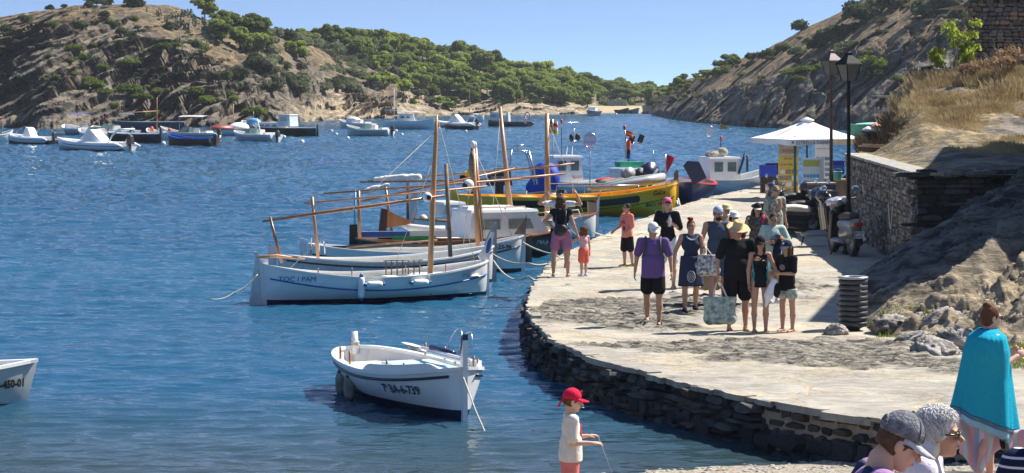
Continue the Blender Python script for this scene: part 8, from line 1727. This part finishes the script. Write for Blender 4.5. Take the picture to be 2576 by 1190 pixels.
# --- white haired woman
P=Person(2345,0,1.62,RY-.25,'white haired woman in dark sunglasses and a floral blouse facing right, bottom right',1,z=0,d=9.4,fem=True,bulk=1.12,head=(.0,.02),h=.009,pose=dict(lu=(-.2,-.1,-1),lf=(0,-.6,-.8),ru=(.2,-.1,-1),rf=(0,-.6,-.8),lean=(0,-.10,1),fwd=(0,-.05,-.035)))
P.curl=.86; place_head(P,2366,1094,10.9); BL=cl('white_blouse',(.66,.62,.68)); P.top(BL,.7,-.12,off=.018,neckcut=.03,loose=.01); P.shorts(cl('stone_trousers',(.30,.27,.22)),1.4)
P.hair_(HR['white'],'curly',31,h=.007)
mb=MB(); r=random.Random(7)
for i in range(1000):
    a=r.uniform(-PI,PI); el=r.uniform(.1,1.45); tot_=r.uniform(.35,.9); wv_=r.uniform(-.5,.5); ph=r.uniform(0,6); R0=1+.10*r.random(); pts=[]
    for j in range(8):
        u_=j/7; e_=el-tot_*u_; aa=a+wv_*u_+.10*math.sin(u_*7+ph); rr=R0*(1+.04*math.sin(u_*9+ph))+(.10*u_ if u_>.7 else 0)
        pts.append((math.cos(aa)*math.cos(e_)*.094*rr,math.sin(aa)*math.cos(e_)*.104*rr+.02,math.sin(e_)*.104*rr+.036))
    if pts[-1][1]<-.015 and pts[-1][2]<.070 or pts[-1][2]<-.07: continue
    mb.tube([P.hc+P.HM@(V(q)*P.k) for q in pts],[.0015,.0026,.003,.003,.0028,.0024,.0016,.0006],HR['white'],4,cap=False)
mb.build('hair_curls',P.e)
P.glasses(SHAD,M('black_frame',(.01,.01,.01),.2),1.25)
mb=MB(); mb.ell(P.hd(.062,-.088,.018),V((.006,.004,.006)),M('gold_stud',(.7,.5,.15),.2,metal=.8),6,5); mb.build('frame_stud',P.e)
GL=cl('leaf_print_green',(.08,.20,.08)); PK=cl('flower_print_pink',(.65,.10,.22)); OR=cl('flower_print_orange',(.62,.25,.12))
for i,(p_,r_,m_,an) in enumerate(((P.chest+V((.152,-.05,.10)),(.01,.022,.055),GL,.5),(P.chest+V((.165,-.01,.03)),(.01,.03,.025),OR,0),(P.chest+V((.165,.04,.07)),(.01,.018,.045),GL,-.6),(P.chest+V((.13,-.095,.03)),(.02,.02,.03),PK,0),(P.rs+V((.055,0,-.02)),(.015,.03,.05),GL,.4),(P.rs+V((.06,.02,-.09)),(.012,.03,.03),OR,0),(P.chest+V((-.05,-.13,.05)),(.04,.012,.03),PK,0),(P.rs+V((.045,-.045,-.06)),(.02,.02,.035),PK,.2))): mb=MB(); mb.ell(p_,r_,m_,10,8,Matrix.Rotation(an,3,'X')); mb.build('flower_print',P.e)
print('GZ white',tuple(P.e.location),float(beachz(np.array(P.e.location.x),np.array(P.e.location.y))))
# --- striped sleeve at the corner
P=Person(2650,0,1.66,-.4,'person in a navy and white striped top, only a shoulder showing in the corner',0,z=0,d=9.6,fem=True,h=.011,pose=dict(lu=(-.45,0,-1)))
place_head(P,2655,1065,9.6); P.top(stripes('navy_white_stripes',[(.012,.018,.05)]*3+[(.62,.64,.68)],26),1.4,-.1,off=.018); P.shorts(TEEB,1.2); P.hair_(HR['brown'],'bob'); P.shoes(TEEB)
# --- woman wrapped in the turquoise towel
P=Person(2490,0,1.68,RY+.2,'woman with a high bun and sunglasses wrapped in a turquoise fringed towel',2,z=0,d=22.,fem=True,bulk=1.05,head=(.1,.08),h=.009,pose=dict(lu=(-.02,-.12,-1),lf=(.30,-.85,.45),ru=(.02,-.12,-1),rf=(-.3,-.85,.5),rhand=dict(curl=1.2,palm=(-1,0,0)),lhand=dict(curl=1.2,palm=(1,0,0)),ll=(0,.12,-1),ls=(0,.25,-1),rl=(0,-.10,-1)))
place_head(P,2494,800,22.); P.hair_(HR['auburn'],'highbun',41,h=.007); P.glasses(); P.shorts(cl('pink_bikini',(.55,.20,.25)),.1,off=.008)
TQ=M('turquoise_towel',(.02,.42,.60),.98,col2=(.03,.46,.65),scale=20,bump=1.,bscale=150,spec=.03); TB=M('towel_border',(.25,.45,.56),.95,bump=.4); TD=M('towel_stripe',(.03,.06,.09),.95)
e=empty('turquoise_towel',tuple(P.e.location),0,'turquoise beach towel with fringed edge and striped hem draped over the woman','towel')
cx,cy=0,0; zt=P.sh.z+.085; k=P.k; prof=[(0,.085,.09),(.03,.115,.17),(.07,.17,.27),(.20,.21,.28),(.45,.235,.24),(.70,.27,.26),(.95,.305,.285)]
def tw(a,t):   # a around, t 0..1 neck to hem; local axes are world axes (woman faces +x)
    L=.93+.13*math.cos(a)  # longer on the right
    dd=t*L; rx=np.interp(dd,[q[0] for q in prof],[q[1] for q in prof]); ry=np.interp(dd,[q[0] for q in prof],[q[2] for q in prof])
    f=(1+(.02+.075*t)*math.sin(a*6+1.8*t)+.04*t*math.sin(a*13+2+t)+.012*math.sin(a*23+4*t)); lean=-.02-.05*t
    return V((lean+rx*math.cos(a)*f,ry*math.sin(a)*f,zt-dd))
A=np.linspace(.35,2*PI+.05,90)-0.0
def tpart(t0,t1,m,name,par,n=20,o=0):
    mb=MB(); mb.grid([[tw(a,t0+(t1-t0)*j/n)+V((math.cos(a)*o,math.sin(a)*o,0)) for j in range(n+1)] for a in A],m,True); ob=mb.build(name,par); ob.modifiers.new('t','SOLIDIFY').thickness=.006; return ob
tpart(0,.90,TQ,'cloth',e,40); tpart(.905,1.0,TB,'hem_band',e,5)
for q in(.895,.915,.93): tpart(q,q+.006,TD,'hem_stripe',e,1,.006)
mb=MB(); r=random.Random(3)
for i in range(150):
    t=i/150; p0=tw(A[0],t) ; mb.tube([p0,p0+V((-.02+r.uniform(-.02,.02),-.015,-.02)),p0+V((-.045+r.uniform(-.03,.02),-.03+r.uniform(-.01,.01),-.045))],[.005,.004,.002],TQ,4,cap=False)
mb.build('fringe',e); mb=MB()
for i in range(120): a=A[0]+(A[-1]-A[0])*i/120; p0=tw(a,1.0); mb.tube([p0,p0+V((0,0,-.03))],[.003,.0015],TB,4,cap=False)
mb.build('hem_fringe',e)
# second pastel striped towel below
e2=empty('striped_towel',tuple(P.e.location),0,'pastel pink and blue striped towel hanging below the turquoise towel','towel')
PS=stripes('pastel_stripes',[(.62,.36,.42),(.62,.36,.42),(.30,.42,.66),(.60,.58,.66),(.62,.36,.42),(.40,.52,.50)],4.2,'X')
mb=MB(); mb.grid([[V((x-.0*t+.03*math.sin(t*5+x*9),-.10+.05*math.sin(x*26)-.03*t,zt-.80-t*(.50-.9*abs(x+.14)**1.2)+.03*math.sin(x*15))) for t in np.linspace(0,1,14)] for x in np.linspace(-.34,.10,40)],PS); ob=mb.build('cloth',e2); ob.modifiers.new('t','SOLIDIFY').thickness=.006
mb=MB(); mb.grid([[V((x+.02*math.sin(t*5+x*9),-.13+.04*math.sin(x*30),zt-.93-t*(.20+.0*x)-.0)) for t in np.linspace(0,1,8)] for x in np.linspace(.16,.33,14)],PS); ob=mb.build('corner',e2); ob.modifiers.new('t','SOLIDIFY').thickness=.006
print('GZ towel',tuple(P.e.location),float(beachz(np.array(P.e.location.x),np.array(P.e.location.y))))
# pebbles
r=np.random.RandomState(12); V_=[];F_=[]; c=0; base=MB(); base.ell((0,0,0),(1,1,1),WHITE,7,5); bv=np.array(base.v); bf=np.array([f for f in base.f])
for i in range(2600):
    y=r.uniform(22.5,30); x=r.uniform(-.2,7.5); 
    if y>27.0+.44*x+.3: continue
    z=float(beachz(np.array(x),np.array(y))); s_=r.uniform(.008,.03); V_.append(bv*np.array([s_*1.3,s_,s_*.6])+np.array([x,y,z])); F_.append(bf+c); c+=len(bv)
o=npmesh('pebbles',np.concatenate(V_),np.concatenate(F_),M('pebble_stone',(.14,.12,.10),.8,col2=(.55,.50,.42),scale=9)); tag(o,'loose grey and tan pebbles scattered on the beach','pebbles',kind='stuff')
# ---- sea air
hb=MB(); hb.box((0,700,60),(2400,1500,124),M('haze_box',(.5,.5,.5)))
ho=hb.build('haze'); tag(ho,'thin summer sea haze over the bay','haze',kind='stuff')
hm_=bpy.data.materials.new('haze_air'); hm_.use_nodes=True; n_=hm_.node_tree; n_.nodes.remove(n_.nodes['Principled BSDF']); pv=n_.nodes.new('ShaderNodeVolumePrincipled'); pv.inputs['Color'].default_value=(.80,.88,1,1); pv.inputs['Density'].default_value=.00013; pv.inputs['Anisotropy'].default_value=.2
n_.links.new(pv.outputs[0],n_.nodes['Material Output'].inputs['Volume']); ho.data.materials[0]=hm_
sc.cycles.volume_bounces=0
bpy.context.view_layer.update()
